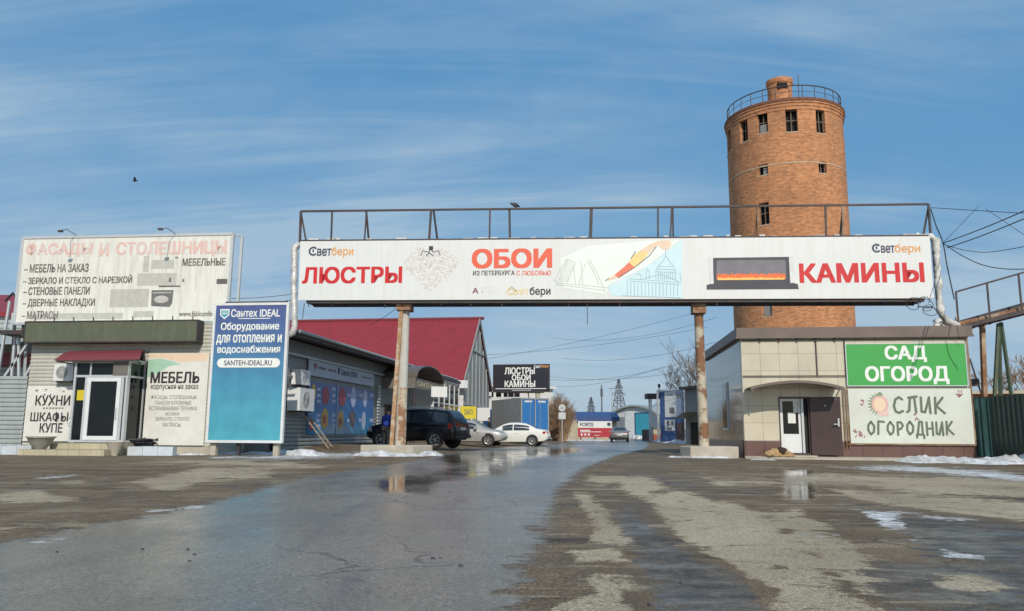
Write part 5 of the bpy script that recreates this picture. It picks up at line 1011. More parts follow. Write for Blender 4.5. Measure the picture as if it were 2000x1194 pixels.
# white inner door and open brown door
mb = MB(); fr(mb, d0, d1, dz0, dz1, .03, .06, .15); mb.build('door_frame', 'brown_door', t)
MB().box(d0-.05, d1+.1, -.35, .02, -.05, .11).build('threshold', 'concrete', t)
dm = GP.px(1570, 845)[0]; zm = GP.px(1550, 848)[1]
p = MB(); ix0, ix1 = d0+.07, dm-.05
fr(p, ix0, ix1, dz0+.07, dz1-.07, .10, .09, .06); p.box(ix0+.09, ix1-.09, .10, .16, dz0+.16, zm); po = p.build('inner_door', 'paint_white', t)
MB().box(ix0+.09, ix1-.09, .12, .135, zm+.001, dz1-.16).build('pane', 'glass', po)
a = GP.rect(1539, 806, 1554, 827, .1); MB().box(a[0], a[2], .105, .118, a[1], a[3]).build('paper_notice', 'paper', po)
a = GP.rect(1549, 782, 1566, 806, .1); MB().box(a[0], min(a[2], ix1-.1), .105, .118, a[1], a[3]).build('poster', 'cream', po)
MB().box(dm-.045, dm+.03, .02, .17, dz0+.07, dz1-.07).build('side_jamb', 'alu', po)
MB().box(dm+.035, d1-.065, .15, .17, dz0+.07, dz1-.07).build('dark_gap', 'dark', t)
k0 = GP.px(1585, 840, -.2)[0]; k1 = GP.px(1643, 840, -.35)[0]
z0_, z1_ = .12, dz1-.02; mb = MB()
mb.add([(k0, -.05, z0_), (k1, -.42, z0_), (k1+.025, -.36, z0_), (k0+.025, .0, z0_), (k0, -.05, z1_), (k1, -.42, z1_), (k1+.025, -.36, z1_), (k0+.025, .0, z1_)], [(0, 3, 2, 1), (4, 5, 6, 7), (0, 1, 5, 4), (1, 2, 6, 5), (2, 3, 7, 6), (3, 0, 4, 7)]); oo = mb.build('steel_door', 'brown_door', t); bv = oo.modifiers.new('b', 'BEVEL'); bv.width = .02
mb = MB(); xx = k1-.1; yy = -.40; mb.box(xx-.02, xx+.03, yy-.05, yy+.02, 1.12, 1.4); mb.bar((xx, yy-.06, 1.2), (xx-.16, yy-.04, 1.2), .03); mb.build('handle', 'alu', oo)
mb = MB(); mb.lathe([(0, -.03), (.025, -.03), (.025, .0)], 10, (k0+(k1-k0)*.5, -.25, 1.85), 'y'); mb.build('peephole', 'alu', oo)
# banners on the shop front
o, q, pt, wd, ht = board('green_banner', 'bright green banner with two white Cyrillic words on the cream-tiled shop', 1654, 672, 1887, 753, 'green_vinyl', .04, -.05, GP, 'banner')
words(o, q, [('САД', 1729, 676, 1808, 707, .05), ('ОГОРОД', 1691, 716, 1852, 750, .05)], 'lt_white')
mb = MB(); mb.box(-.03, 0, -.01, .05, -.03, ht+.03); mb.box(wd, wd+.03, -.01, .05, -.03, ht+.03); mb.box(0, wd, -.01, .05, ht, ht+.03); mb.box(0, wd, -.01, .05, -.03, 0); mb.build('frame', 'alu', o)
o, q, pt, wd, ht = board('white_banner', 'pale banner with green hand lettering and a round pink emblem, below the green one', 1659, 759, 1900, 867, 'minty', .04, -.05, GP, 'banner')
mb = MB()
def hand(mb, word, u0, v0, u1, v1, w_, dd=0):
    """hand-drawn capitals as strokes"""
    G = {'С': [[(.9, .85), (.6, 1), (.25, .85), (.08, .45), (.2, .1), (.5, 0), (.9, .12)]], 'Л': [[(0, .02), (.2, .1), (.35, .9), (.75, 1), (.85, 0)], [(.2, .93), (1, 1)]], 'И': [[(.1, 1), (.08, .1), (.4, .05), (.85, .95)], [(.85, 1), (.9, 0)]], 'К': [[(.15, 1), (.1, 0)], [(.85, 1), (.2, .48), (.95, .02)]], 'О': [[(.5, 1), (.15, .75), (.08, .35), (.4, 0), (.8, .2), (.92, .65), (.5, 1)]], 'Г': [[(.1, 0), (.2, 1), (.95, .95)]], 'Р': [[(.15, 0), (.15, 1), (.6, 1), (.85, .75), (.6, .5), (.15, .42)]], 'Д': [[(.05, -.25), (.05, 0), (.95, -.02), (.98, -.28)], [(.15, 0), (.45, 1), (.8, .98), (.82, 0)]], 'Н': [[(.12, 1), (.12, 0)], [(.85, 1), (.88, 0)], [(.12, .5), (.86, .52)]]}
    n = len(word); x0, z1 = pt(u0, v0); x1, z0 = pt(u1, v1); st = (x1-x0)/n
    for i, ch in enumerate(word):
        up = (.12*math.sin(i*1.7))*(z1-z0)*.3
        for j, s in enumerate(G[ch]):
            P_ = [(x0+st*(i+.08+.78*a), z0+up+(z1-z0)*b) for a, b in s]; mb.stroke(P_, w_, -.005-.0004*j)
            for a, b in P_: mb.disc(a, b, w_/2, w_/2, -.0055-.0004*j, 8)
hand(mb, 'СЛИК', 1741, 776, 1850, 807, .085); hand(mb, 'ОГОРОДНИК', 1692, 824, 1866, 850, .075); mb.build('hand_lettering', 'lt_green', o)
a, b = pt(1718, 790); rr = pt(1735, 790)[0]-a
mb = MB(); mb.disc(a, b, rr, rr*1.1, -.004, 24); mb.build('pink_disc', 'pink', o); mb = MB(); mb.disc(a, b, rr*.72, rr*.8, -.006, 24); mb.build('pale_disc', 'peach', o)
mb = MB()
for i in range(9): an = R(110)+i*R(17); mb.flat([(a+rr*.95*math.cos(an-.14), b+rr*1.05*math.sin(an-.14)), (a+rr*.95*math.cos(an+.14), b+rr*1.05*math.sin(an+.14)), (a+rr*1.5*math.cos(an), b+rr*1.5*math.sin(an))], -.0045-.0002*i)
mb.flat([(a-.1, b+rr), (a+.12, b+rr), (a+.1, b+rr+.12), (a-.02, b+rr+.14)], -.007); mb.build('green_tufts', 'leaf', o)
mb = MB(); mb.flat([(a-.05, b-rr*1.05), (a+rr*.9, b-rr*.75), (a+rr*.95, b-rr*1.35), (a-.1, b-rr*1.45)], -.0075); mb.build('pink_scarf', 'lt_pink', o)
mb = MB(); rn = random.Random(8)
for u, v in ((1875, 772), (1876, 772), (1680, 787), (1678, 848), (1683, 852), (1674, 845), (1790, 816)):
    for i in range(5): x, z = pt(u+rn.uniform(-6, 6), v+rn.uniform(-5, 5)); an = rn.random()*6; l_ = .1; mb.stroke([(x, z), (x+l_*math.cos(an), z+l_*math.sin(an))], .03, -.005-.0003*i)
mb.build('butterfly_print', 'lt_maroon', o)
f = MB()
for u in (1653, 1647): x0, z0 = pt(u, 758); f.box(x0-.015, x0+.015, -.02, .02, -.15, ht+.02)
f.box(-.12, wd+.03, -.02, .02, -.05, -.015); f.box(wd+.005, wd+.04, -.02, .02, -.02, ht+2.0); f.build('frame', 'rust', o)
snow_bank([(P(1690, 0, 26.2).x, 26.5), (P(1790, 0, 25.4).x, 25.9), (P(1900, 0, 24.6).x, 25.2), (P(1990, 0, 23).x, 24.4)], 3.0, .24, 31, 'long dirty snow bank in front of the pale banner wall')
snow_bank([(P(1880, 0, 26).x, 26.6), (P(1960, 0, 25.4).x, 26.2), (P(2040, 0, 25).x, 25.5)], 2.0, .5, 33, 'higher snow heap by the dark green gate')
snow_bank([gp(1460, 898), gp(1540, 900)], .4, .06, 35, 'thin ice crust by the dog')
# dark green fence and open leaf
FP = Pl(1903, 28.6, 2300, 27.2)
t = thing('green_fence', 'dark green sheet-metal fence right of the tiled shop', 'fence', FP.o, FP.ang); zf = FP.px(1950, 775)[1]
def vsheet(w_, z0, z1, pitch=.25, d=.035):
    mb = MB(); n_ = int(w_/pitch*4)
    for i in range(n_+1): x = w_*i/n_; y = -d if (i % 4) in (1, 2) else 0; mb.v += [(x, y, z0), (x, y, z1)]
    for i in range(n_): k = 2*i; mb.f.append((k, k+2, k+3, k+1))
    return mb
vsheet(FP.w, .1, zf).build('sheet', 'fence_green', t); mb = MB(); mb.bar((0, .06, zf-.2), (FP.w, .06, zf-.2), .06); mb.bar((0, .06, .5), (FP.w, .06, .5), .06)
for i in range(5): x = FP.w*i/4; mb.bar((x, .12, 0), (x, .12, zf+.05), .09)
mb.build('rail', 'fence_green', t)
a = P(1936, 850, 27.6); b = P(2075, 850, 24.2)
t = thing('gate_leaf', 'dark green gate leaf swung open towards the viewer at the right edge', 'gate', (a.x, a.y, 0), math.atan2(b.y-a.y, b.x-a.x)); wl_ = math.hypot(b.x-a.x, b.y-a.y)
wl_ = min(wl_, 5.2)
vsheet(wl_, .12, 2.15).build('sheet', 'fence_green', t); mb = MB(); fr(mb, 0, wl_, .1, 2.17, .01, .06, .05); mb.bar((.06, .035, .2), (wl_-.06, .035, 2.1), .05); mb.build('frame', 'fence_green', t)
a = P(1902, 850, 28.4)
t = thing('gate_leaf', 'short pale-streaked green leaf between the tiled shop and the dark gate', 'gate', (a.x, a.y-.1, 0), R(-38)); vsheet(.75, .12, zf-.1, .2, .05).build('sheet', mat('worn_green_sheet', (.018, .06, .056), .4, .2, 3, dirt=(.06, .13, .12), da=.6, streak=1), t); mb = MB(); fr(mb, 0, .75, .1, zf-.08, .01, .05, .04); mb.build('frame', 'fence_green', t)
FO = Pl(1890, 38, 2200, 36)
t = thing('rusty_shed', 'low faded orange and pale shed roofline behind the green fence', 'shed', FO.o, FO.ang); z1 = FO.px(1950, 770)[1]; MB().box(0, FO.w, 0, 4, 0, z1).build('wall', 'orange', t); MB().box(-.2, FO.w+.2, -.3, 4.3, z1+.002, FO.px(1950, 764)[1]).build('roof', 'beige', t)
# pipe trestle
TZ0 = Z(1870, 640, 29.5)
A = P(1842, 640, 30.0); Bq = P(2000, 596, 29.2); dirv = (Bq-A); dirv.z = 0; dl = dirv.length; an = math.atan2(dirv.y, dirv.x)
t = thing('pipe_trestle', 'dark steel pipe trestle with railing and rusty legs coming in from the right edge', 'trestle', (A.x, A.y, 0), an); zz0 = A.z; slope_ = (Bq.z-A.z)/dl; Lt = dl*1.35
def tzz(x): return zz0+slope_*x
MB().tube([(0, .15, tzz(0)-.05), (Lt, .15, tzz(Lt)-.05)], .15, 10).build('pipe', 'rail', t); MB().tube([(-.6, -.25, tzz(0)-.18), (Lt, -.25, tzz(Lt)-.22)], .10, 10).build('pipe', 'rust', t)
mb = MB(); 
for y in (-.55, .55): mb.bar((-.4, y, tzz(0)-.3), (Lt, y, tzz(Lt)-.3), .07, .14)
for i in range(12): x = Lt*i/11; mb.bar((x, -.55, tzz(x)-.3), (x, .55, tzz(x)-.3), .07)
mb.build('beam', 'rail', t)
mb = MB(); hr = 1.15; xs0 = .42; mb.bar((xs0, -.5, tzz(xs0)+hr), (Lt, -.5, tzz(Lt)+hr), .06)
for i in range(5): x = xs0+i*1.05; mb.bar((x, -.5, tzz(x)-.3), (x, -.5, tzz(x)+hr), .06)
mb.build('railing', 'rail', t)
def tl_(u, v, Y): p_ = P(u, v, Y)-Vector((A.x, A.y, 0)); return (p_.x*math.cos(an)+p_.y*math.sin(an), -p_.x*math.sin(an)+p_.y*math.cos(an), p_.z)
MB().bar((tl_(1918, 625, 29.6)), (tl_(1926, 860, 29.6)), .15).build('leg', 'rust', t)
mb = MB(); mb.bar(tl_(1950, 632, 29.3), tl_(1938, 860, 29.3), .10); mb.bar(tl_(1951, 632, 29.3), tl_(1956, 860, 29.5), .12); mb.bar(tl_(1955, 630, 29.3), tl_(1988, 860, 29.1), .10); mb.build('leg', 'green_steel', t)
mb = MB(); rn = random.Random(12)
for i in range(26): p_ = (rn.uniform(-.2, 1.0), rn.uniform(-.4, .4), tzz(.3)+rn.uniform(-.25, .25)); r_ = rn.uniform(.06, .16); mb.tube([p_, (p_[0]+rn.uniform(-.2, .2), p_[1], p_[2]+rn.uniform(-.1, .15))], r_, 7)
mb.build('torn_insulation', 'foam', t, 60)
mb = MB(); c_ = P(1900, 764, 33); mb.bar((c_.x-.1, 33, 1), (c_.x-.1, 33, c_.z+.9), .05); mb.box(c_.x-.35, c_.x+.25, 32.9, 33.1, c_.z+.2, c_.z+.5); mb.bar((P(1893, 690, 33).x, 33, Z(1893, 700, 33)), (P(1918, 770, 33).x, 33, Z(1918, 775, 33)), .05)
tag(mb.build('lamp_bracket', 'rail'), 'thin slanted bracket with a small lamp above the green fence', 'bracket')

# ------------------------------------------------------------------ cables
def cable(label, pts, r=.016, sag=0, group=None, n=14):
    pts = [Vector(p_) for p_ in pts]; Q = []
    if len(pts) == 2:
        for i in range(n+1): s = i/n; q_ = pts[0].lerp(pts[1], s); q_.z -= sag*4*s*(1-s); Q.append(q_)
    else:
        for i in range(len(pts)-1):
            p0 = pts[max(i-1, 0)]; p1 = pts[i]; p2 = pts[i+1]; p3 = pts[min(i+2, len(pts)-1)]
            for k in range(8): s = k/8; Q.append(.5*((2*p1)+(p2-p0)*s+(2*p0-5*p1+4*p2-p3)*s*s+(3*p1-p0-3*p2+p3)*s**3))
        Q.append(pts[-1])
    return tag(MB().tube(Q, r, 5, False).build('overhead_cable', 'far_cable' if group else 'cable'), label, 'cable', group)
K = pp(1842, 475, 28.6)
cable('cable hanging from the top rail end down to the trestle railing', [pp(1818, 408, 28.6), pp(1828, 440, 28.6), K, pp(1850, 520, 28.6), pp(1864, 585, 28.8)], .022)
cable('taut upper cable of a pair rising to the right edge of the sky', [K, pp(2040, 394, 22)], .018, .05)
cable('taut lower cable of a pair rising to the right edge of the sky', [pp(1850, 484, 28.6), pp(2040, 410, 22)], .018, .05)
cable('deep-sagging cable swinging from the banner end to the right edge', [K, pp(1880, 500, 27.5), pp(1920, 518, 26.5), pp(1970, 526, 25), pp(2040, 524, 24)], .016)
cable('shallow sagging cable between the two taut cables and the deep one', [pp(1850, 480, 28.6), pp(1890, 490, 27.5), pp(1940, 492, 26), pp(2040, 474, 24)], .012)
cable('topmost nearly level cable from the rail end to the right', [pp(1818, 406, 28.6), pp(1900, 411, 27), pp(1985, 416, 25), pp(2040, 418, 24)], .012)
cable('thin cable slanting up steeply from the banner end knot', [K, pp(1912, 402, 31)], .010); cable('thin cable slanting down to the right edge across the pair', [pp(1925, 408, 31), pp(2040, 486, 26)], .010)
for k, (a, b, c_, d, sg) in enumerate(((560, 735, 1380, 605, 1.5), (700, 690, 1380, 640, 1.2), (1060, 740, 1390, 690, 1.0), (1070, 755, 1300, 715, .6), (1080, 660, 1400, 620, 1.0), (1070, 735, 1320, 728, .5), (1100, 700, 1400, 668, .8))):
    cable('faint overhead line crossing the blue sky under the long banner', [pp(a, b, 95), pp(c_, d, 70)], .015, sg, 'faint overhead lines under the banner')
cable('upper of two thin lines between roof billboard and foil pipe', [pp(452, 583, 30.4), pp(574, 574, 30.2)], .011, .05); cable('lower of two thin lines between roof billboard and foil pipe', [pp(452, 590, 30.4), pp(574, 585, 30.2)], .011, .12)
cable('thin line from the gantry post head down behind the red roof', [pp(785, 594, 30), pp(725, 634, 34)], .010, .05)
mb = MB(); rn = random.Random(15); c_ = Vector(pp(1803, 598, 28.35)); pts = []
for i in range(80): a = i*.42; r_ = .14+.10*math.sin(i*.31); pts.append(c_+Vector((r_*1.5*math.cos(a)+.28*math.sin(i*.07), rn.uniform(-.05, .05), r_*math.sin(a)+.12*math.cos(i*.11))))
pts += [Vector(pp(1822, 600, 28.4)), Vector(pp(1832, 612, 28.4)), Vector(pp(1846, 628, 28.7))]
tag(mb.tube(pts, .012, 5).build('cable_coil', 'cable'), 'tangled coil of cable hanging under the right end of the banner', 'cable coil')

# ------------------------------------------------------------------ birds
def bird(label, loc, rot, flying=False):
    t = thing('bird', label, 'bird', loc, rot)
    b = MB().lathe([(.0, -.19), (.02, -.16), (.035, -.1), (.075, -.02), (.08, .05), (.055, .11), (.04, .14), (.045, .17), (.035, .20), (.012, .215), (0, .24)], 12, (0, 0, 0), 'x'); b.v = [(x, y, z*1.15+.11+x*.25) for x, y, z in b.v]; b.build('body', 'feather', t, 60)
    w_ = MB()
    if flying:
        for s in (-1, 1): w_.add([(.08, s*.05, .15), (-.08, s*.05, .1), (-.12, s*.32, .28), (-.03, s*.36, .3), (.06, s*.2, .24), (.08, s*.05, .165), (-.08, s*.05, .115), (-.12, s*.32, .29), (-.03, s*.36, .31), (.06, s*.2, .255)], [(0, 1, 2, 3, 4), (9, 8, 7, 6, 5)])
    else:
        for s in (-1, 1): w_.add([(.06, s*.075, .17), (-.02, s*.088, .13), (-.17, s*.05, .06), (-.15, s*.05, .09), (.0, s*.08, .19)], [(0, 1, 2, 3, 4)])
    w_.build('wing', 'feather', t)
    if not flying: MB().tube([(.0, .03, .06), (.0, .03, -.0)], .008, 5).tube([(.0, -.03, .06), (0, -.03, 0)], .008, 5).build('leg', 'feather', t)
xx = BP.px(1007, 408, .15); bird('small dark pigeon perched on the gantry handrail', tuple(wp(BP, xx[0], .15, rz(xx[0])+.035)), R(200))
bird('tiny dark bird flying high in the left of the sky', tuple(P(263, 356, 60)), R(30), True)

# ------------------------------------------------------------------ dog asleep by the door
dp = GP.px(1516, 890, -.75); t = thing('dog', 'tan dog with a dark saddle curled up asleep by the shop door', 'dog', tuple(wp(GP, dp[0], -.72, .06)), GP.ang)
skin('body', [(-.02, .0, .16, (.16, .15)), (.16, .02, .17, (.17, .15)), (.33, .0, .15, (.15, .14)), (.46, -.10, .12, (.12, .11)), (-.2, -.02, .16, (.15, .14)), (-.33, -.10, .13, (.10, .10)), (-.38, -.22, .10, (.085, .08)), (-.30, -.32, .075, (.06, .05)), (-.22, -.37, .06, (.04, .035)),
     (.42, -.25, .07, .06), (.28, -.32, .05, .05), (.14, -.34, .045, .035), (.05, -.34, .045, .035), (-.22, -.18, .08, .06), (-.10, -.30, .05, .04), (.02, -.36, .04, .035), (.56, -.12, .08, .045), (.55, -.28, .06, .04), (.42, -.38, .05, .035), (.25, -.40, .045, .025)],
     [(0, 1), (1, 2), (2, 3), (0, 4), (4, 5), (5, 6), (6, 7), (7, 8), (3, 9), (9, 10), (10, 11), (11, 12), (4, 13), (13, 14), (14, 15), (3, 16), (16, 17), (17, 18), (18, 19)], 'fur', t)
mb = MB()
for s in (0, 1): bx, by = (-.42, -.18) if s == 0 else (-.33, -.14); mb.add([(bx-.035, by, .15), (bx+.035, by+.02, .16), (bx+.0, by-.05, .24), (bx, by+.03, .17)], [(0, 1, 2), (1, 3, 2), (3, 0, 2)])
mb.build('ear', 'fur_dark', t); mb = MB(); mb.lathe([(0, -.02), (.018, -.012), (.02, .005), (0, .02)], 8, (-.19, -.385, .065), 'x'); mb.build('nose', 'fur_dark', t)
sk = skin('saddle', [(.02, -.01, .20, (.15, .14)), (.14, .0, .215, (.185, .155)), (.27, -.02, .20, (.165, .145)), (.38, -.08, .165, (.12, .11))], [(0, 1), (1, 2), (2, 3)], 'fur_dark', t)

# ------------------------------------------------------------------ cars
def car(label, loc, ang, paint, kind):
    t = thing('parked_car' if kind != 'moving' else 'car', label, 'car', loc, ang)
    if kind == 'suv':
        T = np.array([(-2.38, .55, .90, .98, .82, .70), (-2.32, .45, 1.06, 1.16, .92, .78), (-2.22, .38, 1.12, 1.34, .94, .76), (-2.03, .36, 1.13, 1.64, .95, .72), (-1.85, .36, 1.12, 1.75, .955, .71), (-1.2, .34, 1.11, 1.81, .955, .71), (-.4, .33, 1.09, 1.83, .955, .71), (.3, .33, 1.07, 1.80, .955, .70), (.65, .34, 1.06, 1.69, .95, .70), (1.0, .34, 1.05, 1.40, .94, .72), (1.28, .35, 1.04, 1.14, .93, .80), (1.7, .36, 1.02, 1.10, .91, .80), (2.1, .40, .94, 1.02, .87, .74), (2.32, .46, .80, .86, .78, .62), (2.38, .55, .70, .74, .68, .50)]); wb, wr, wz = (-1.42, 1.45), .385, .385
    else:
        T = np.array([(-2.28, .42, .74, .80, .68, .54), (-2.2, .34, .88, .96, .80, .64), (-1.95, .28, .94, 1.04, .85, .68), (-1.62, .25, .95, 1.08, .87, .70), (-1.2, .24, .95, 1.30, .88, .62), (-.85, .23, .94, 1.42, .88, .58), (-.3, .22, .93, 1.475, .89, .58), (.2, .22, .92, 1.465, .89, .58), (.55, .22, .91, 1.38, .89, .60), (.95, .22, .90, 1.17, .88, .66), (1.25, .23, .88, .99, .87, .74), (1.7, .25, .83, .93, .85, .70), (2.05, .29, .76, .84, .80, .62), (2.22, .36, .66, .72, .72, .52), (2.28, .45, .58, .62, .62, .42)]); wb, wr, wz = (-1.32, 1.36), .325, .325
    xs = np.linspace(T[0, 0], T[-1, 0], 73)
    C_ = [np.interp(xs, T[:, 0], T[:, k]) for k in range(6)]
    for k in range(1, 6):
        for _ in range(1 if kind == 'suv' else 2): C_[k][1:-1] = (C_[k][:-2]+2*C_[k][1:-1]+C_[k][2:])/4
    def sec(i):
        zb_, zl, zt_, w_, rw = [C_[k][i] for k in range(1, 6)]
        return [(0, zb_), (w_*.80, zb_), (w_*.95, zb_+.05), (w_*.99, zb_+(zl-zb_)*.35), (w_, zb_+(zl-zb_)*.62), (w_*.985, zl-.05), (w_*.955, zl), (w_*.955*(.55)+rw*.45, zl+(zt_-zl)*.47), (rw, zt_-.045*min(1, (zt_-zl)*3)), (rw*.9, zt_-.012), (rw*.55, zt_), (0, zt_+.008)]
    mb = MB(); nn = 12
    for i in range(len(xs)):
        s_ = sec(i); mb.v += [(xs[i], -y, z) for y, z in s_]+[(xs[i], y, z) for y, z in s_[-2:0:-1]]
    m_ = 2*nn-2
    for i in range(len(xs)-1):
        for j in range(m_): a = i*m_+j; b = i*m_+(j+1) % m_; mb.f.append((a, b, b+m_, a+m_))
    mb.f.append(tuple(range(m_))[::-1]); mb.f.append(tuple((len(xs)-1)*m_+j for j in range(m_)))
    body = mb.build('body', paint, t, 42)
    def at(x, k): return float(np.interp(x, xs, C_[k]))
    # side windows
    spans = [(-1.12, -.12), (-.05, .62)] if kind != 'suv' else [(-1.98, -1.22), (-1.14, -.16), (-.08, .72)]
    for sgn in (-1, 1):
        for sp in spans:
            g = MB(); n = 8
            for i in range(n+1):
                x = sp[0]+(sp[1]-sp[0])*i/n; zl, zt_, w_, rw = at(x, 2), at(x, 3), at(x, 4), at(x, 5); 
                for s_ in (.10, .84):
                    hi = zt_-.045; z = zl+(hi-zl)*s_; y = (w_*.955*(1-s_*.45/.47*.47/1)+0) if False else None
                    z47 = zl+(zt_-zl)*.47; y47 = w_*.955*.55+rw*.45
                    y = (w_*.955+(y47-w_*.955)*(z-zl)/(z47-zl)) if z < z47 else (y47+(rw-y47)*(z-z47)/max(.01, hi-z47))
                    g.v.append((x, sgn*(y+.012), z))
            for i in range(n): k = 2*i; f_ = (k, k+2, k+3, k+1); g.f.append(f_ if sgn < 0 else f_[::-1])
            g.build('side_window', 'car_glass', t)
    def top(x0, x1, name, ms=.86):
        g = MB(); n = 8
        for i in range(n+1):
            x = x0+(x1-x0)*i/n; rw, zt_ = at(x, 5), at(x, 3); 
            for y in (-ms, -.55, 0, .55, ms): z = zt_+.008*(1-abs(y)/.55) if abs(y) <= .55 else zt_-.012*(abs(y)-.55)/.35; g.v.append((x, y*rw, z+.014))
        for i in range(n):
            for j in range(4): k = 5*i+j; f_ = (k, k+5, k+6, k+1); g.f.append(f_ if x1 > x0 else f_[::-1])
        g.build(name, 'car_glass', t)
    if kind == 'suv': top(-2.2, -1.88, 'rear_window', .82); top(.62, 1.2, 'windscreen', .88)
    else: top(-1.58, -.92, 'rear_window', .84); top(.5, 1.16, 'windscreen', .9)
    # wheels
    for x in wb:
        for sgn in (-1, 1):
            w_ = at(x, 4)
            MB().lathe([(0, w_*.99), (wr*1.17, w_*.99), (wr*1.17, w_*1.006), (0, w_*1.006)], 30, (x, 0, wz+.03), 'y').build('wheel_arch', 'black', t) if sgn > 0 else MB().lathe([(0, -w_*1.006), (wr*1.17, -w_*1.006), (wr*1.17, -w_*.99), (0, -w_*.99)], 30, (x, 0, wz+.03), 'y').build('wheel_arch', 'black', t)
            ty = sgn*(w_-.09)
            wo = MB().lathe([(wr*.66, ty-.115), (wr*.93, ty-.115), (wr, ty-.08), (wr, ty+.08), (wr*.93, ty+.115), (wr*.66, ty+.115)], 30, (x, 0, wz), 'y').build('wheel', 'tyre', t, 50)
            yo = ty+sgn*.10; rm = MB(); rm.lathe([(wr*.56, yo), (wr*.70, yo+sgn*.014), (wr*.70, yo-sgn*.06), (wr*.56, yo)], 30, (x, 0, wz), 'y')
            for i in range(6): a = 2*math.pi*i/6+.3; rm.bar((x+.05*math.cos(a), yo, wz+.05*math.sin(a)), (x+wr*.62*math.cos(a), yo, wz+wr*.62*math.sin(a)), .07, .03)
            rm.lathe([(0, yo+sgn*.02), (.07, yo+sgn*.015), (.07, yo-sgn*.03)], 14, (x, 0, wz), 'y'); rm.build('rim', 'rim', wo)
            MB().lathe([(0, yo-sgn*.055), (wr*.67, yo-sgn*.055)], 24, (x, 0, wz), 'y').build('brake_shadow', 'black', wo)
    def lampb(x, z, dz, m, name, yw=.22, inn=.86):
        for sgn in (-1, 1):
            xx = x; w_ = at(xx, 4); y1 = sgn*(w_*1.0+.008); e = -.01 if x < 0 else .01; xe = (T[0, 0] if x < 0 else T[-1, 0]); g = MB(); xi = x; xo = x+(.16 if x < 0 else -.22)
            yb = at(xo, 4)*sgn*.995+sgn*.012
            wi = at(xi, 4)
            g.add([(xo, yb, z-dz*.4), (xo, yb, z+dz*.5), (xi, sgn*wi*1.0, z-dz*.5), (xi, sgn*wi*1.0, z+dz*.5), (xe+e, sgn*wi*inn*.72, z-dz*.5), (xe+e, sgn*wi*inn*.72, z+dz*.4), (xo, yb-sgn*.1, z-dz*.4), (xo, yb-sgn*.1, z+dz*.5), (xe+.12*(1 if x < 0 else -1), sgn*wi*inn*.7, z-dz*.5), (xe+.12*(1 if x < 0 else -1), sgn*wi*inn*.7, z+dz*.4)],
                  [(0, 2, 3, 1), (2, 4, 5, 3), (1, 3, 5, 9, 7), (0, 6, 8, 4, 2), (4, 8, 9, 5), (0, 1, 7, 6)]); g.build(name, m, t)
    if kind == 'suv':
        lampb(-2.22, 1.0, .26, 'red_lamp', 'tail_lamp'); lampb(2.2, .82, .2, 'lamp', 'headlight')
        MB().box(-2.42, -2.37, -.27, .27, .84, .96).build('number_plate', 'plate', t); mb = MB(); mb.box(-2.44, -2.2, -.82, .82, .46, .62); mb.build('bumper', 'black', t); mb = MB()
        for s_ in (-.6, .6): mb.tube([(-1.5, s_, 1.78), (-1.45, s_, 1.87), (.1, s_, 1.89), (.2, s_, 1.80)], .022, 6)
        mb.build('roof_rack', 'alu', t)
    else:
        lampb(-2.14, .84, .16, 'red_lamp', 'tail_lamp'); lampb(2.08, .66, .14, 'lamp', 'headlight')
        MB().box(-2.33, -2.27, -.26, .26, .62, .73).build('number_plate', 'plate', t); mb = MB(); mb.box(-2.33, -2.1, -.66, .66, .34, .46); mb.build('bumper', 'black', t)
    for sgn in (-1, 1): w_ = at(.62, 4); z = at(.62, 2)+.1; MB().box(.55, .72, min(sgn*w_*.97, sgn*(w_+.17)), max(sgn*w_*.97, sgn*(w_+.17)), z-.07, z+.07).build('wing_mirror', paint, t)
    mb = MB()
    for sgn in (-1, 1):
        for x in ((-.16, .9) if kind != 'suv' else (-.15, -1.2)): w_ = at(x-.1, 4); mb.box(x-.22, x-.08, min(sgn*w_*.99, sgn*(w_+.03)), max(sgn*w_*.99, sgn*(w_+.03)), at(x, 2)-.14, at(x, 2)-.11)
    mb.build('door_handle', paint, t)
    return t
def place(u, Y): x = P(u, 850, Y).x; return (x, Y, gz(x, Y)+.004)
car('black off-road car parked behind the left gantry post', place(815, 38.6), R(159), 'car_black', 'suv')
car('silver saloon half hidden between the black and the white car', place(914, 47.5), R(-9), 'car_silver', 'sedan')
car('white saloon parked right of the silver one', place(1004, 52.0), R(169), 'car_white', 'sedan')
car('grey saloon driving away down the middle of the far road', place(1210, 80), R(83), 'car_grey', 'moving')

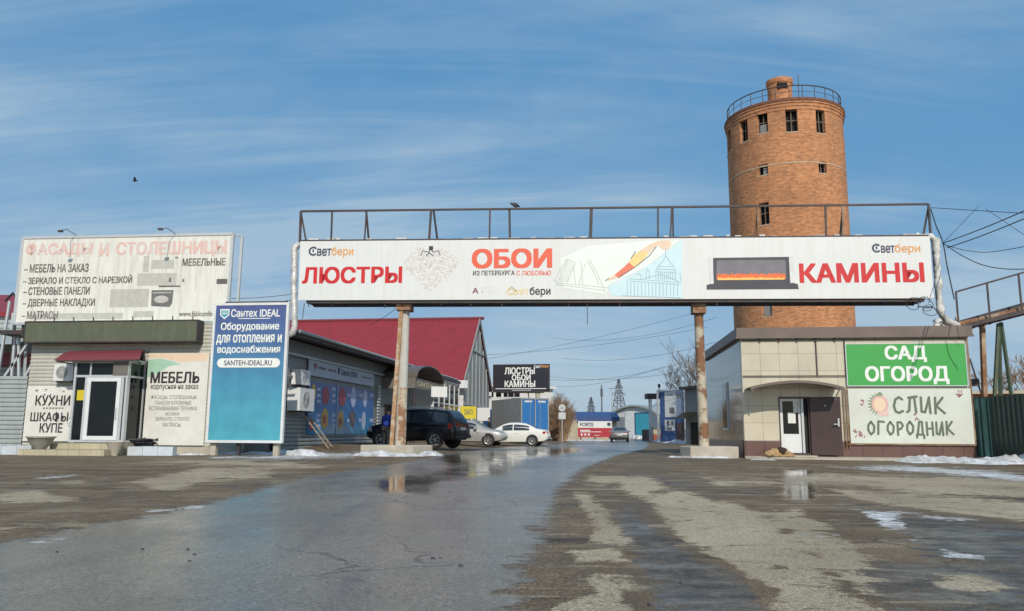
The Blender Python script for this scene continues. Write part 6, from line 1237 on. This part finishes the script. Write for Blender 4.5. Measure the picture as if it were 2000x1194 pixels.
# ------------------------------------------------------------------ people
def person(label, loc, ang, top_m, h=1.75, lean=0):
    t = thing('person', label, 'person', loc, ang); k = h/1.75
    J = [(0, 0, .95, .15), (.02, 0, 1.15, .145), (.05+lean*.3, 0, 1.38, .16), (.06+lean*.4, 0, 1.5, .07), (.03, .20, 1.40, .075), (.04, .26, 1.14, .06), (.16, .25, .92, .05), (.03, -.20, 1.40, .075), (.04, -.26, 1.14, .06), (.16, -.25, .92, .05)]
    skin('jacket', [(a*k, b*k, c_*k, d*k) for a, b, c_, d in J], [(0, 1), (1, 2), (2, 3), (2, 4), (4, 5), (5, 6), (2, 7), (7, 8), (8, 9)], top_m, t)
    J = [(0, 0, .93, .13), (.0, .10, .88, .105), (.03, .11, .5, .075), (-.01, .12, .10, .06), (.12, .13, .05, .05), (0, -.10, .88, .105), (.05, -.11, .5, .075), (.02, -.12, .10, .06), (.15, -.13, .05, .05)]
    skin('trousers', [(a*k, b*k, c_*k, d*k) for a, b, c_, d in J], [(0, 1), (1, 2), (2, 3), (3, 4), (0, 5), (5, 6), (6, 7), (7, 8)], 'dark_cloth', t)
    hx = .08+lean*.5; b = MB().lathe([(0, 1.50), (.055, 1.50), (.055, 1.55), (.07, 1.57), (.088, 1.62), (.09, 1.67), (.075, 1.73), (.04, 1.765), (0, 1.77)], 16, (hx, 0, 0)); b.add([(hx+.08, -.015, 1.61), (hx+.08, .015, 1.61), (hx+.115, 0, 1.615), (hx+.082, 0, 1.66)], [(0, 1, 2), (1, 3, 2), (3, 0, 2)]); b.v = [(x*k, y*k, z*k) for x, y, z in b.v]; b.build('head', 'skin', t, 60)
    b = MB().lathe([(.094, 1.66), (.096, 1.70), (.082, 1.75), (.045, 1.785), (0, 1.79)], 16, (hx-.012, 0, 0)); b.v = [(x*k, y*k, z*k) for x, y, z in b.v]; b.build('hair', 'hair', t, 60)
    for s in (-1, 1):
        hd = MB(); bx, by, bz = .17, .25*s, .88; hd.tube([(bx, by, bz+.04), (bx+.01, by, bz), (bx+.02, by, bz-.05)], [.03, .04, .036], 8)
        for i in range(4): hd.tube([(bx+.0+.018*i, by, bz-.05), (bx+.01+.018*i, by-.01*s, bz-.09), (bx+.005+.018*i, by-.025*s, bz-.12-(.01 if i in (1, 2) else 0))], .009, 6)
        hd.tube([(bx+.05, by, bz-.0), (bx+.075, by-.01*s, bz-.04), (bx+.07, by-.02*s, bz-.07)], .010, 6); hd.v = [(x*k, y*k, z*k) for x, y, z in hd.v]; hd.build('hand', 'skin', t, 60)
    return t
x, y, z = place(758, 36.0); person('person in a blue jacket standing by the bonnet of the black car', (x-.1, y, z), R(60), 'blue_cloth', 1.72, .15)
x, y, z = place(957, 57); person('person in dark clothes standing by the grey truck box', (x, y, z), R(200), 'dark_cloth', 1.75)

# ------------------------------------------------------------------ beyond the gantry
def at_(u, v, Y): return P(u, v, Y)
# truck with a tarpaulin box and blue rear doors
c = P(1017, 860, 60); t = thing('box_truck', 'truck with a grey tarpaulin box and two blue rear doors', 'truck', (c.x, 60, 0), R(22)); zb, zt = Z(1017, 842, 60), Z(1017, 777, 60); wd = 2.3
MB().box(0, wd, .06, 6.2, zb, zt).build('cargo_box', 'canvas', t)
for a in (.10, wd/2+.05): d = MB().box(a, a+wd/2-.15, -.02, .05, zb+.1, zt-.12).build('rear_door', 'sky_blue', t); MB().box(a+.2, a+wd/2-.35, -.035, -.021, zt-.33, zt-.2).build('nameplate', 'pale_wall', d)
mb = MB(); fr(mb, 0, wd, zb, zt, -.03, .1, .085); mb.bar((wd/2, -.04, zb+.1), (wd/2, -.04, zt-.1), .08); mb.bar((wd*.32, -.05, zb+.1), (wd*.32, -.05, zt-.1), .03); mb.bar((wd*.68, -.05, zb+.1), (wd*.68, -.05, zt-.1), .03); mb.build('door_frame', 'gable', t)
MB().box(.1, wd-.1, .1, 8, .65, zb-.01).build('chassis', 'black', t); MB().box(.05, wd-.05, 6.5, 8.3, .6, 2.7).build('cab', 'sky_blue', t)
for x in (.18, wd-.18):
    for y in (1.3, 7.4): MB().lathe([(0, x-.14), (.45, x-.14), (.48, x-.1), (.48, x+.1), (.45, x+.14), (0, x+.14)], 24, (0, y, .48), 'x').build('wheel', 'tyre', t, 50)
# black billboard
K2 = Pl(963, 72, 1073, 71, 760); r = K2.rect(964, 713, 1072, 765)
t = thing('black_billboard', 'black billboard on a post above the truck with three white Cyrillic words', 'billboard', K2.o, K2.ang)
MB().box(r[0], r[2], 0, .2, r[1], r[3]).build('panel', 'billboard', t); f = MB(); fr(f, r[0]-.06, r[2]+.06, r[1]-.06, r[3]+.06, -.03, .08, .26); f.build('frame', 'rail', t)
def q(a, b, c, d): return K2.rect(a, b, c, d)
words(t, q, [('ЛЮСТРЫ', 986, 718, 1044, 731, .04), ('ОБОИ', 1000, 732, 1036, 743, .04), ('КАМИНЫ', 986, 744, 1045, 756, .04), ('Свет', 1043, 713, 1056, 719, .03)], 'lt_white', -.01); words(t, q, [('бери', 1057, 713, 1072, 719, .03)], 'lt_orange', -.01, 'logo_lettering')
MB().rect(*q(968, 758.6, 1067, 760.2), -.008).build('small_print', 'lt_faint', t); MB().rect(*q(1000, 762, 1037, 763), -.008).build('small_print', 'lt_faint', t)
x = K2.px(1049, 770)[0]; mb = MB(); mb.tube([(x, .3, 0), (x, .3, r[1]+.1)], .2, 12); mb.build('post', 'concrete', t); mb = MB(); mb.bar((r[0]+.5, .25, r[1]-.05), (r[2]-.5, .25, r[1]-.05), .15); mb.bar((K2.px(1035, 770)[0], .3, 3), (K2.px(1030, 770)[0], .3, r[1]), .1); mb.build('support', 'rust', t)
# white office behind
O = Pl(948, 86, 1018, 88); z1 = O.px(985, 757)[1]; z2 = O.px(960, 745)[1]
t = thing('white_office', 'white flat-roofed office with a dark window row behind the black billboard', 'building', O.o, O.ang); w_ = O.w+4
MB().box(0, w_, 0, 9, 0, z1).build('wall', 'pale_wall', t); MB().box(0, O.px(958, 750)[0], -.3, 3, z1-1, z2).build('stair_tower', 'pale_wall', t); MB().box(-.2, w_+.2, -.5, 9.3, z1+.002, z1+.25).build('roof', 'paint_white', t)
for a, b in ((953, 964), (968, 979), (983, 991), (992, 1003), (1004, 1015)):
    k = O.rect(a, 765, b, 776); fo = MB(); fr(fo, k[0]-.08, k[2]+.08, k[1]-.08, k[3]+.08, -.05, .09, .1); fo = fo.build('window', 'paint_white', t); MB().box(k[0], k[2], -.02, -.005, k[1], k[3]).build('pane', 'glass', fo)
# bush, wall, signs
def shrub(name, label, c, w_, h, n, m, seed, cat='bush', r0=.03, spread=1.0, reach=.35):
    rn = random.Random(seed); t = thing(name, label, cat, c); mb = MB()
    for i in range(n):
        a = rn.uniform(0, 6.28); rr = w_*.5*math.sqrt(rn.random()); bx, by = rr*.35*math.cos(a), rr*.35*math.sin(a); hh = h*(1-.45*(rr/(w_*.5))**2)*rn.uniform(.75, 1.0); tx, ty = rr*spread*math.cos(a), rr*spread*math.sin(a)
        p0 = Vector((bx, by, 0)); p1 = Vector((bx+(tx-bx)*.45+rn.uniform(-.1, .1), by+(ty-by)*.45, hh*.5)); p2 = Vector((tx, ty, hh)); mb.tube([p0, p1, p2], [r0, r0*.7, r0*.3], 4, False)
        for j in range(7): s = rn.uniform(.25, .95); q0 = p1.lerp(p2, s) if s > .5 else p0.lerp(p1, s*2); q1 = q0+Vector((rn.uniform(-1, 1), rn.uniform(-1, 1), rn.uniform(.3, 1.2)))*reach*h*.5*rn.random(); mb.tube([q0, q1], [r0*.5, r0*.2], 3, False)
    mb.build('twigs', m, t); return t
shrub('bare_bush', 'large bare brown bush right of the blue truck doors', (P(1092, 850, 82).x, 82, 0), 3.7, Z(1095, 762, 82), 330, 'twig', 1, r0=.04, reach=.24)
shrub('bare_bush', 'low spread of bare brown twigs at the foot of the large bush', (P(1104, 850, 91).x, 91, 0), 1.3, Z(1110, 815, 86), 70, 'twig', 2, reach=.2)
Wl = Pl(1085, 94.5, 1127, 95.5); t = thing('boundary_wall', 'beige rendered wall left of the red and white sign', 'wall', Wl.o, Wl.ang); z1 = Wl.px(1110, 822)[1]
MB().box(0, Wl.w, 0, .3, 0, z1).build('wall', 'beige', t); MB().box(-.05, Wl.w+.05, -.06, .36, z1+.001, z1+.1).build('coping', 'concrete', t)
Wb = Pl(1120, 99, 1205, 99); t = thing('blue_roof_shed', 'low shed with a royal blue roof behind the red and white sign', 'shed', Wb.o, Wb.ang); z1, z2 = Wb.px(1150, 823)[1], Wb.px(1150, 813)[1]; MB().box(0, Wb.w, 0, 5, 0, z1).build('wall', 'beige', t); mb = MB(); mb.add([(-.3, -.4, z1), (Wb.w+.3, -.4, z1), (Wb.w+.3, 3, z2+.5), (-.3, 3, z2+.5), (-.3, -.4, z1+.5), (Wb.w+.3, -.4, z1+.5), (Wb.w+.3, 3, z2+.6), (-.3, 3, z2+.6)], [(0, 1, 5, 4), (4, 5, 6, 7), (1, 2, 6, 5), (0, 4, 7, 3), (3, 2, 1, 0)]); mb.build('roof', 'royal', t)
Fs = Pl(1129, 95, 1195, 95); t = thing('roadside_sign', 'long low sign board, white above and red below, at the end of the road', 'sign', Fs.o, Fs.ang); k = Fs.rect(1129, 823, 1195, 854); km = Fs.px(1160, 836)[1]
MB().box(k[0], k[2], -.08, .05, km, k[3]).build('white_panel', 'white', t); MB().box(k[0], k[2], -.08, .05, k[1], km-.002).build('red_panel', 'red_panel', t); mb = MB()
for x in (k[0]+.3, (k[0]+k[2])/2, k[2]-.3): mb.box(x-.06, x+.06, .051, .2, -.1, k[3])
mb.build('post', 'rail', t)
def q(a, b, c, d): return Fs.rect(a, b, c, d)
words(t, q, [('FORTE', 1133, 826, 1159, 833, .04)], 'lt_navy', -.09); mb = MB()
for a in ((1133, 840, 1153, 842), (1133, 843, 1174, 844.5), (1134, 847, 1138, 851), (1141, 847, 1145, 851), (1148, 847, 1152, 851), (1160, 850, 1170, 851)): mb.rect(*q(*a), -.09)
mb.build('small_print', 'lt_faint', t); mb = MB(); a = Fs.px(1189, 829); mb.disc(a[0], a[1], .22, .22, -.09); mb.build('dark_emblem', 'lt_navy', t)
Y = 78; c = P(1098, 850, Y); t = thing('traffic_sign', 'back of a round traffic sign with a square plate on a thin post', 'traffic sign', (c.x, Y, 0)); z1 = Z(1098, 797, Y); z2 = Z(1098, 812, Y); 
MB().tube([(0, .05, -.1), (0, .05, z1+.3)], .045, 8).build('post', 'alu', t); MB().lathe([(0, -.02), (.33, -.02), (.35, 0), (.33, .02), (0, .02)], 28, (0, 0, z1), 'y').build('round_plate', 'alu', t); MB().box(-.34, .34, -.02, .01, z2-.34, z2+.30).build('square_plate', 'alu', t); mb = MB(); mb.bar((-.2, -.03, z1), (.2, -.03, z1), .05); mb.bar((0, -.03, z1-.2), (0, -.03, z1+.2), .05); mb.build('clamp', 'gable', t)
snow_bank([(P(1080, 0, 88).x, 88), (P(1140, 0, 88).x, 88.5), (P(1198, 0, 86).x, 88)], 2.4, .22, 41, 'far strip of snow below the red and white sign')
# hangar
Hg = Pl(1196, 118, 1288, 112); t = thing('arched_hangar', 'pale arched hangar with a white and teal gate at the end of the road', 'hangar', Hg.o, Hg.ang); w_ = Hg.w; ze = Hg.px(1200, 812)[1]; zp = Hg.px(1245, 795)[1]; n = 20
arc = [(w_*i/n, ze+(zp-ze)*math.sin(math.pi*i/n)**.8) for i in range(n+1)]
MB().ext([(0, 0), (w_, 0)]+arc[::-1], 0, .2).build('front_wall', 'pale_wall', t); mb = MB()
for x, z in [(-.3, ze-.3)]+arc+[(w_+.3, ze-.3)]: mb.v += [(x, -.5, z+.05), (x, 26, z+.05), (x, -.5, z+.3), (x, 26, z+.3)]
for i in range(n+2): k = 4*i; mb.f += [(k, k+1, k+5, k+4), (k+2, k+6, k+7, k+3), (k, k+4, k+6, k+2)]
mb.build('roof', 'zinc', t, 40); mb = MB(); mb.box(0, .2, .2, 26, 0, ze-.05); mb.box(w_-.2, w_, .2, 26, 0, ze-.05); mb.build('side_wall', 'grey_wall', t)
k = Hg.rect(1241, 806, 1273, 845); MB().box(k[0], k[2], -.12, -.001, .1, k[3]).build('teal_gate', 'cyan', t); k = Hg.rect(1222, 805, 1240, 845); MB().box(k[0], k[2], -.12, -.001, .1, k[3]).build('white_gate', 'paint_white', t); k = Hg.rect(1197, 815, 1220, 848); MB().box(k[0], k[2], -.1, -.001, .1, k[3]).build('grey_cladding', 'grey_siding', t)
mb = MB(); fr(mb, Hg.px(1241, 830)[0], Hg.px(1273, 830)[0], .12, Hg.px(1250, 806)[1], -.16, .12, .03); mb.build('gate_frame', 'royal', t)
# pylons and masts
def pylon(label, u, vt, Y, w0):
    c = P(u, 850, Y); h = Z(u, vt, Y); t = thing('electricity_pylon', label, 'pylon', (c.x, Y, 0), R(20)); mb = MB(); th = max(.08, Y*.00055)
    def wd(z): return w0*(1-z/h*.93)/2
    lv = [h*(1-(1-i/11)**1.0) for i in range(12)]
    for sx in (-1, 1):
        for sy in (-1, 1): mb.bar((sx*wd(0), sy*wd(0), 0), (sx*wd(h), sy*wd(h), h), th*1.3)
    for z0, z1 in zip(lv, lv[1:]):
        for s in (-1, 1):
            mb.bar((-wd(z0), s*wd(z0), z0), (wd(z1), s*wd(z1), z1), th*.7); mb.bar((wd(z0), s*wd(z0), z0), (-wd(z1), s*wd(z1), z1), th*.7); mb.bar((s*wd(z0), -wd(z0), z0), (s*wd(z1), wd(z1), z1), th*.7)
    mb.build('lattice', 'pylon', t); mb = MB()
    for f_, a in ((.62, .22), (.74, .26), (.86, .16)):
        z = h*f_; mb.bar((-h*a*.5, 0, z), (h*a*.5, 0, z), th*1.1); mb.bar((-h*a*.5, 0, z), (0, 0, z+h*.05), th*.7); mb.bar((h*a*.5, 0, z), (0, 0, z+h*.05), th*.7)
        for s in (-1, 1): mb.bar((s*h*a*.48, 0, z), (s*h*a*.48, 0, z-h*.04), th*.8)
    mb.build('crossarm', 'pylon', t)
pylon('tall dark lattice pylon behind the arched hangar', 1210, 741, 260, 5.6); pylon('smaller distant lattice pylon left of the thin masts', 1155, 776, 380, 5.5)
for u, vt, Y, lab, w_ in ((1176, 752, 130, 'dark thin mast with short stays behind the blue-roofed shed', .14), (1196, 754, 140, 'pale thin mast beside the tall pylon', .12)):
    c = P(u, 850, Y); h = Z(u, vt, Y); t = thing('mast', lab, 'mast', (c.x, Y, 0)); MB().tube([(0, 0, 0), (0, 0, h)], [w_, w_*.6], 8).build('pole', 'pylon' if u < 1180 else 'alu', t)
    mb = MB()
    if u < 1180: mb.bar((0, 0, h*.44), (-2.6, 0, h*.14), .12); mb.bar((0, 0, h*.44), (2.6, 0, h*.14), .12); mb.bar((0, 0, h*.93), (0, 0, h*.78), .4, .2)
    else: mb.bar((-.5, 0, h*.95), (.5, 0, h*.95), .1)
    mb.build('stay' if u < 1180 else 'bracket', 'pylon', t)
# right side of the road
c = P(1278, 850, 90); h = Z(1278, 769, 90); hb = Z(1278, 779, 90); t = thing('guard_tower', 'white-posted frame carrying a dark box, left of the blue kiosk', 'tower', (c.x, 90, 0)); mb = MB()
for x in (-.35, 1.0):
    for y in (0, 1.2): mb.box(x, x+.16, y, y+.16, 0, hb)
for z in (1.2, 2.6, 3.8): mb.bar((-.3, .08, z), (1.1, .08, z+.5), .08)
mb.build('post', 'paint_white', t); MB().box(-.75, 1.25, -.3, 1.6, hb+.002, h).build('dark_box', 'rail', t); MB().box(-.3, 1.0, .2, .35, .2, hb*.55).build('white_panel', 'paint_white', t); mb = MB(); mb.tube([(.75, .5, h), (.75, .5, h+1.0)], .05, 6); mb.box(.62, .88, .4, .6, h+.7, h+1.1); mb.build('horn', 'rail', t)
Kp = Pl(1289, 74, 1345, 71); t = thing('blue_kiosk', 'tall blue advertising kiosk in a pale frame with white posters and a brown door', 'kiosk', Kp.o, Kp.ang); zt = Kp.px(1316, 762)[1]
MB().box(.1, Kp.w-.25, 0, 2.5, 0, zt-.05).build('wall', 'kiosk_blue', t); f = MB(); fr(f, 0, Kp.w-.05, -.05, zt+.08, -.3, .13, .12); f.bar((Kp.w-.1, -.2, zt), (Kp.w-.1, 2.3, zt-.1), .1); f.build('frame', 'alu', t)
k = Kp.rect(1299, 765, 1334, 815); fx2 = k[0]+(k[2]-k[0])*.62; MB().box(k[0], fx2, -.04, -.001, k[1], k[3]).build('poster', 'white', t); MB().box(fx2+.002, k[2], -.04, -.001, k[1], k[3]).build('grey_poster', 'strip', t); k = Kp.rect(1299, 820, 1318, 842); MB().box(k[0], k[2], -.04, -.001, k[1], k[3]).build('small_poster', 'white', t); mb = MB()
for a in ((1303, 823, 1308, 832), (1311, 823, 1316, 831), (1304, 835, 1313, 841)): mb.rect(*Kp.rect(*a), -.045)
for a in ((1304, 771, 1314, 773), (1308, 796, 1318, 808), (1322, 770, 1331, 778)): mb.rect(*Kp.rect(*a), -.045)
mb.build('poster_print', 'p_fade', t); k = Kp.rect(1321, 826, 1338, 854); MB().box(k[0], k[2], -.03, -.001, .05, k[3]).build('door', 'brown_door', t)
Sd = Pl(1340, 64, 1420, 58); t = thing('grey_shed', 'dark grey shed between the blue kiosk and the right gantry post', 'shed', Sd.o, Sd.ang); z1 = Sd.px(1350, 760)[1]; MB().box(0, Sd.w, 0, 8, 0, z1).build('wall', 'grey_wall', t); MB().box(-.2, Sd.w+.2, -.4, 8.3, z1+.002, z1+.2).build('roof', 'rail', t); k = Sd.rect(1350, 825, 1385, 860); MB().box(k[0], k[2], -.04, -.001, 0, k[3]).build('opening', 'void', t); mb = MB(); z = Sd.px(1350, 815)[1]; mb.add([(.2, -1.2, z-.2), (2.0, -1.2, z+.35), (2.0, -.01, z+.4), (.2, -.01, z-.1)], [(0, 1, 2, 3)]); mb.build('lean_to', 'zinc', t)
c = P(1285, 850, 82); t = thing('rubbish_bin', 'orange and cream striped bin at the roadside by the blue kiosk', 'bin', (c.x-.4, 82, 0)); mb = MB(); mb.ext([(0, .05), (.85, .05), (.9, .75), (-.05, .75)], 0, .8); mb.build('body', 'orange', t); MB().box(-.06, .91, -.05, .85, .752, 1.25).build('band', 'beige', t); MB().box(-.1, .95, -.08, .88, 1.252, 1.45).build('lid', 'green_steel', t)
Dw = Pl(1254, 96, 1284, 88); t = thing('dark_wall', 'low dark rusty wall in front of the teal hangar gate', 'wall', Dw.o, Dw.ang); MB().box(0, Dw.w, 0, .3, 0, Dw.px(1268, 839)[1]).build('panel', 'rail', t)
snow_bank([(P(1268, 0, 84).x, 84), (P(1300, 0, 72).x, 72), (P(1362, 0, 62).x, 62)], 2.2, .3, 42, 'strip of snow in front of the blue kiosk'); 
mb = MB(); rn = random.Random(17); c = P(1232, 850, 112)
for i in range(14): a = rn.uniform(-.8, 2.5); mb.lathe([(.0, 0), (.5, .05), (.45, .35), (.2, .55), (0, .6)], 9, (c.x+a, 111+rn.uniform(-.5, .5), 0))
tag(mb.build('snow', 'snow', smooth=60), 'white snow heap before the white hangar gate', 'snow', None, 'stuff')
# trees
def bare_tree(label, u, Y, h, seed, m='twig_far', lean=0, depth=5, cr=.42):
    rn = random.Random(seed); c = P(u, 850, Y); t = thing('bare_tree', label, 'tree', (c.x, Y, 0)); tr = MB(); cw = MB(); th = h*.014
    def grow(p, d, L_, r, lv):
        q_ = p+d*L_; mid = p.lerp(q_, .5)+Vector((rn.uniform(-1, 1), rn.uniform(-1, 1), 0))*L_*.06
        (tr if lv == 0 else cw).tube([p, mid, q_], [r, r*.85, r*.7], 6 if lv < 2 else 3, False)
        if lv >= depth: return
        for i in range(3 if lv < 4 else 2+(rn.random() < .5)):
            ax = Vector((rn.uniform(-1, 1), rn.uniform(-1, 1), rn.uniform(-.1, .5))).normalized(); nd = (d+ax*rn.uniform(.45, .9)+Vector((0, 0, .12))).normalized(); s = rn.uniform(.35, 1.0) if lv else rn.uniform(.55, 1)
            grow(p.lerp(q_, s), nd, L_*rn.uniform(.55, .8), max(r*.55, .014), lv+1)
    grow(Vector((0, 0, 0)), Vector((lean, 0, 1)).normalized(), h*.36, th, 0); tr.build('trunk', 'bark', t, 60); cw.build('crown', m, t); return t
bare_tree('tall bare grey tree behind the right gantry post', 1352, 72, Z(1350, 645, 72), 3, depth=6); bare_tree('shorter bare tree left of the right gantry post', 1335, 84, Z(1335, 720, 84), 4, depth=6); bare_tree('bare tree just behind the tiled shop corner', 1392, 66, Z(1400, 640, 66), 9, depth=6)
bare_tree('bare brownish tree at the right edge behind the green fence', 1968, 52, Z(1970, 690, 52), 5, 'twig', depth=6); bare_tree('second bare tree at the right edge, half out of view', 2010, 48, Z(2000, 680, 48), 6, 'twig', depth=6); bare_tree('low bare tree between the green trestle legs', 1945, 60, Z(1945, 745, 60), 7, 'twig', depth=5)
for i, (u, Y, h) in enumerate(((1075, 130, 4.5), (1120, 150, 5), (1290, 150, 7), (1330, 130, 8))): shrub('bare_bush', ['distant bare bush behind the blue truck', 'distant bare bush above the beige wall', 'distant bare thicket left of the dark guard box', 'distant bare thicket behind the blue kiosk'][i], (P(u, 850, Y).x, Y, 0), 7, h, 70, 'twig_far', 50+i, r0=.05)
# scattered stones and ice crumbs on the road
rn = random.Random(77)
for i, (u, v) in enumerate(((845, 1093), (860, 1092), (367, 1075), (370, 1098), (380, 1085), (112, 1080), (278, 1075), (1268, 1183), (1330, 1140), (900, 1108))):
    x, y = gp(u, v); s = .008+.008*rn.random(); mb = MB(); mb.lathe([(0, -.3*s), (s, -.1*s), (s*.9, s*.4), (s*.4, s*.7), (0, s*.75)], 7, (0, 0, 0)); mb.v = [(a*(1+.3*rn.random()), b*(1+.3*rn.random()), c_) for a, b, c_ in mb.v]
    o = mb.build('stone', 'rail', None, 40, (x, y, .006)); tag(o, 'small dark pebble lying on the wet asphalt', 'stone', 'pebbles scattered on the road')
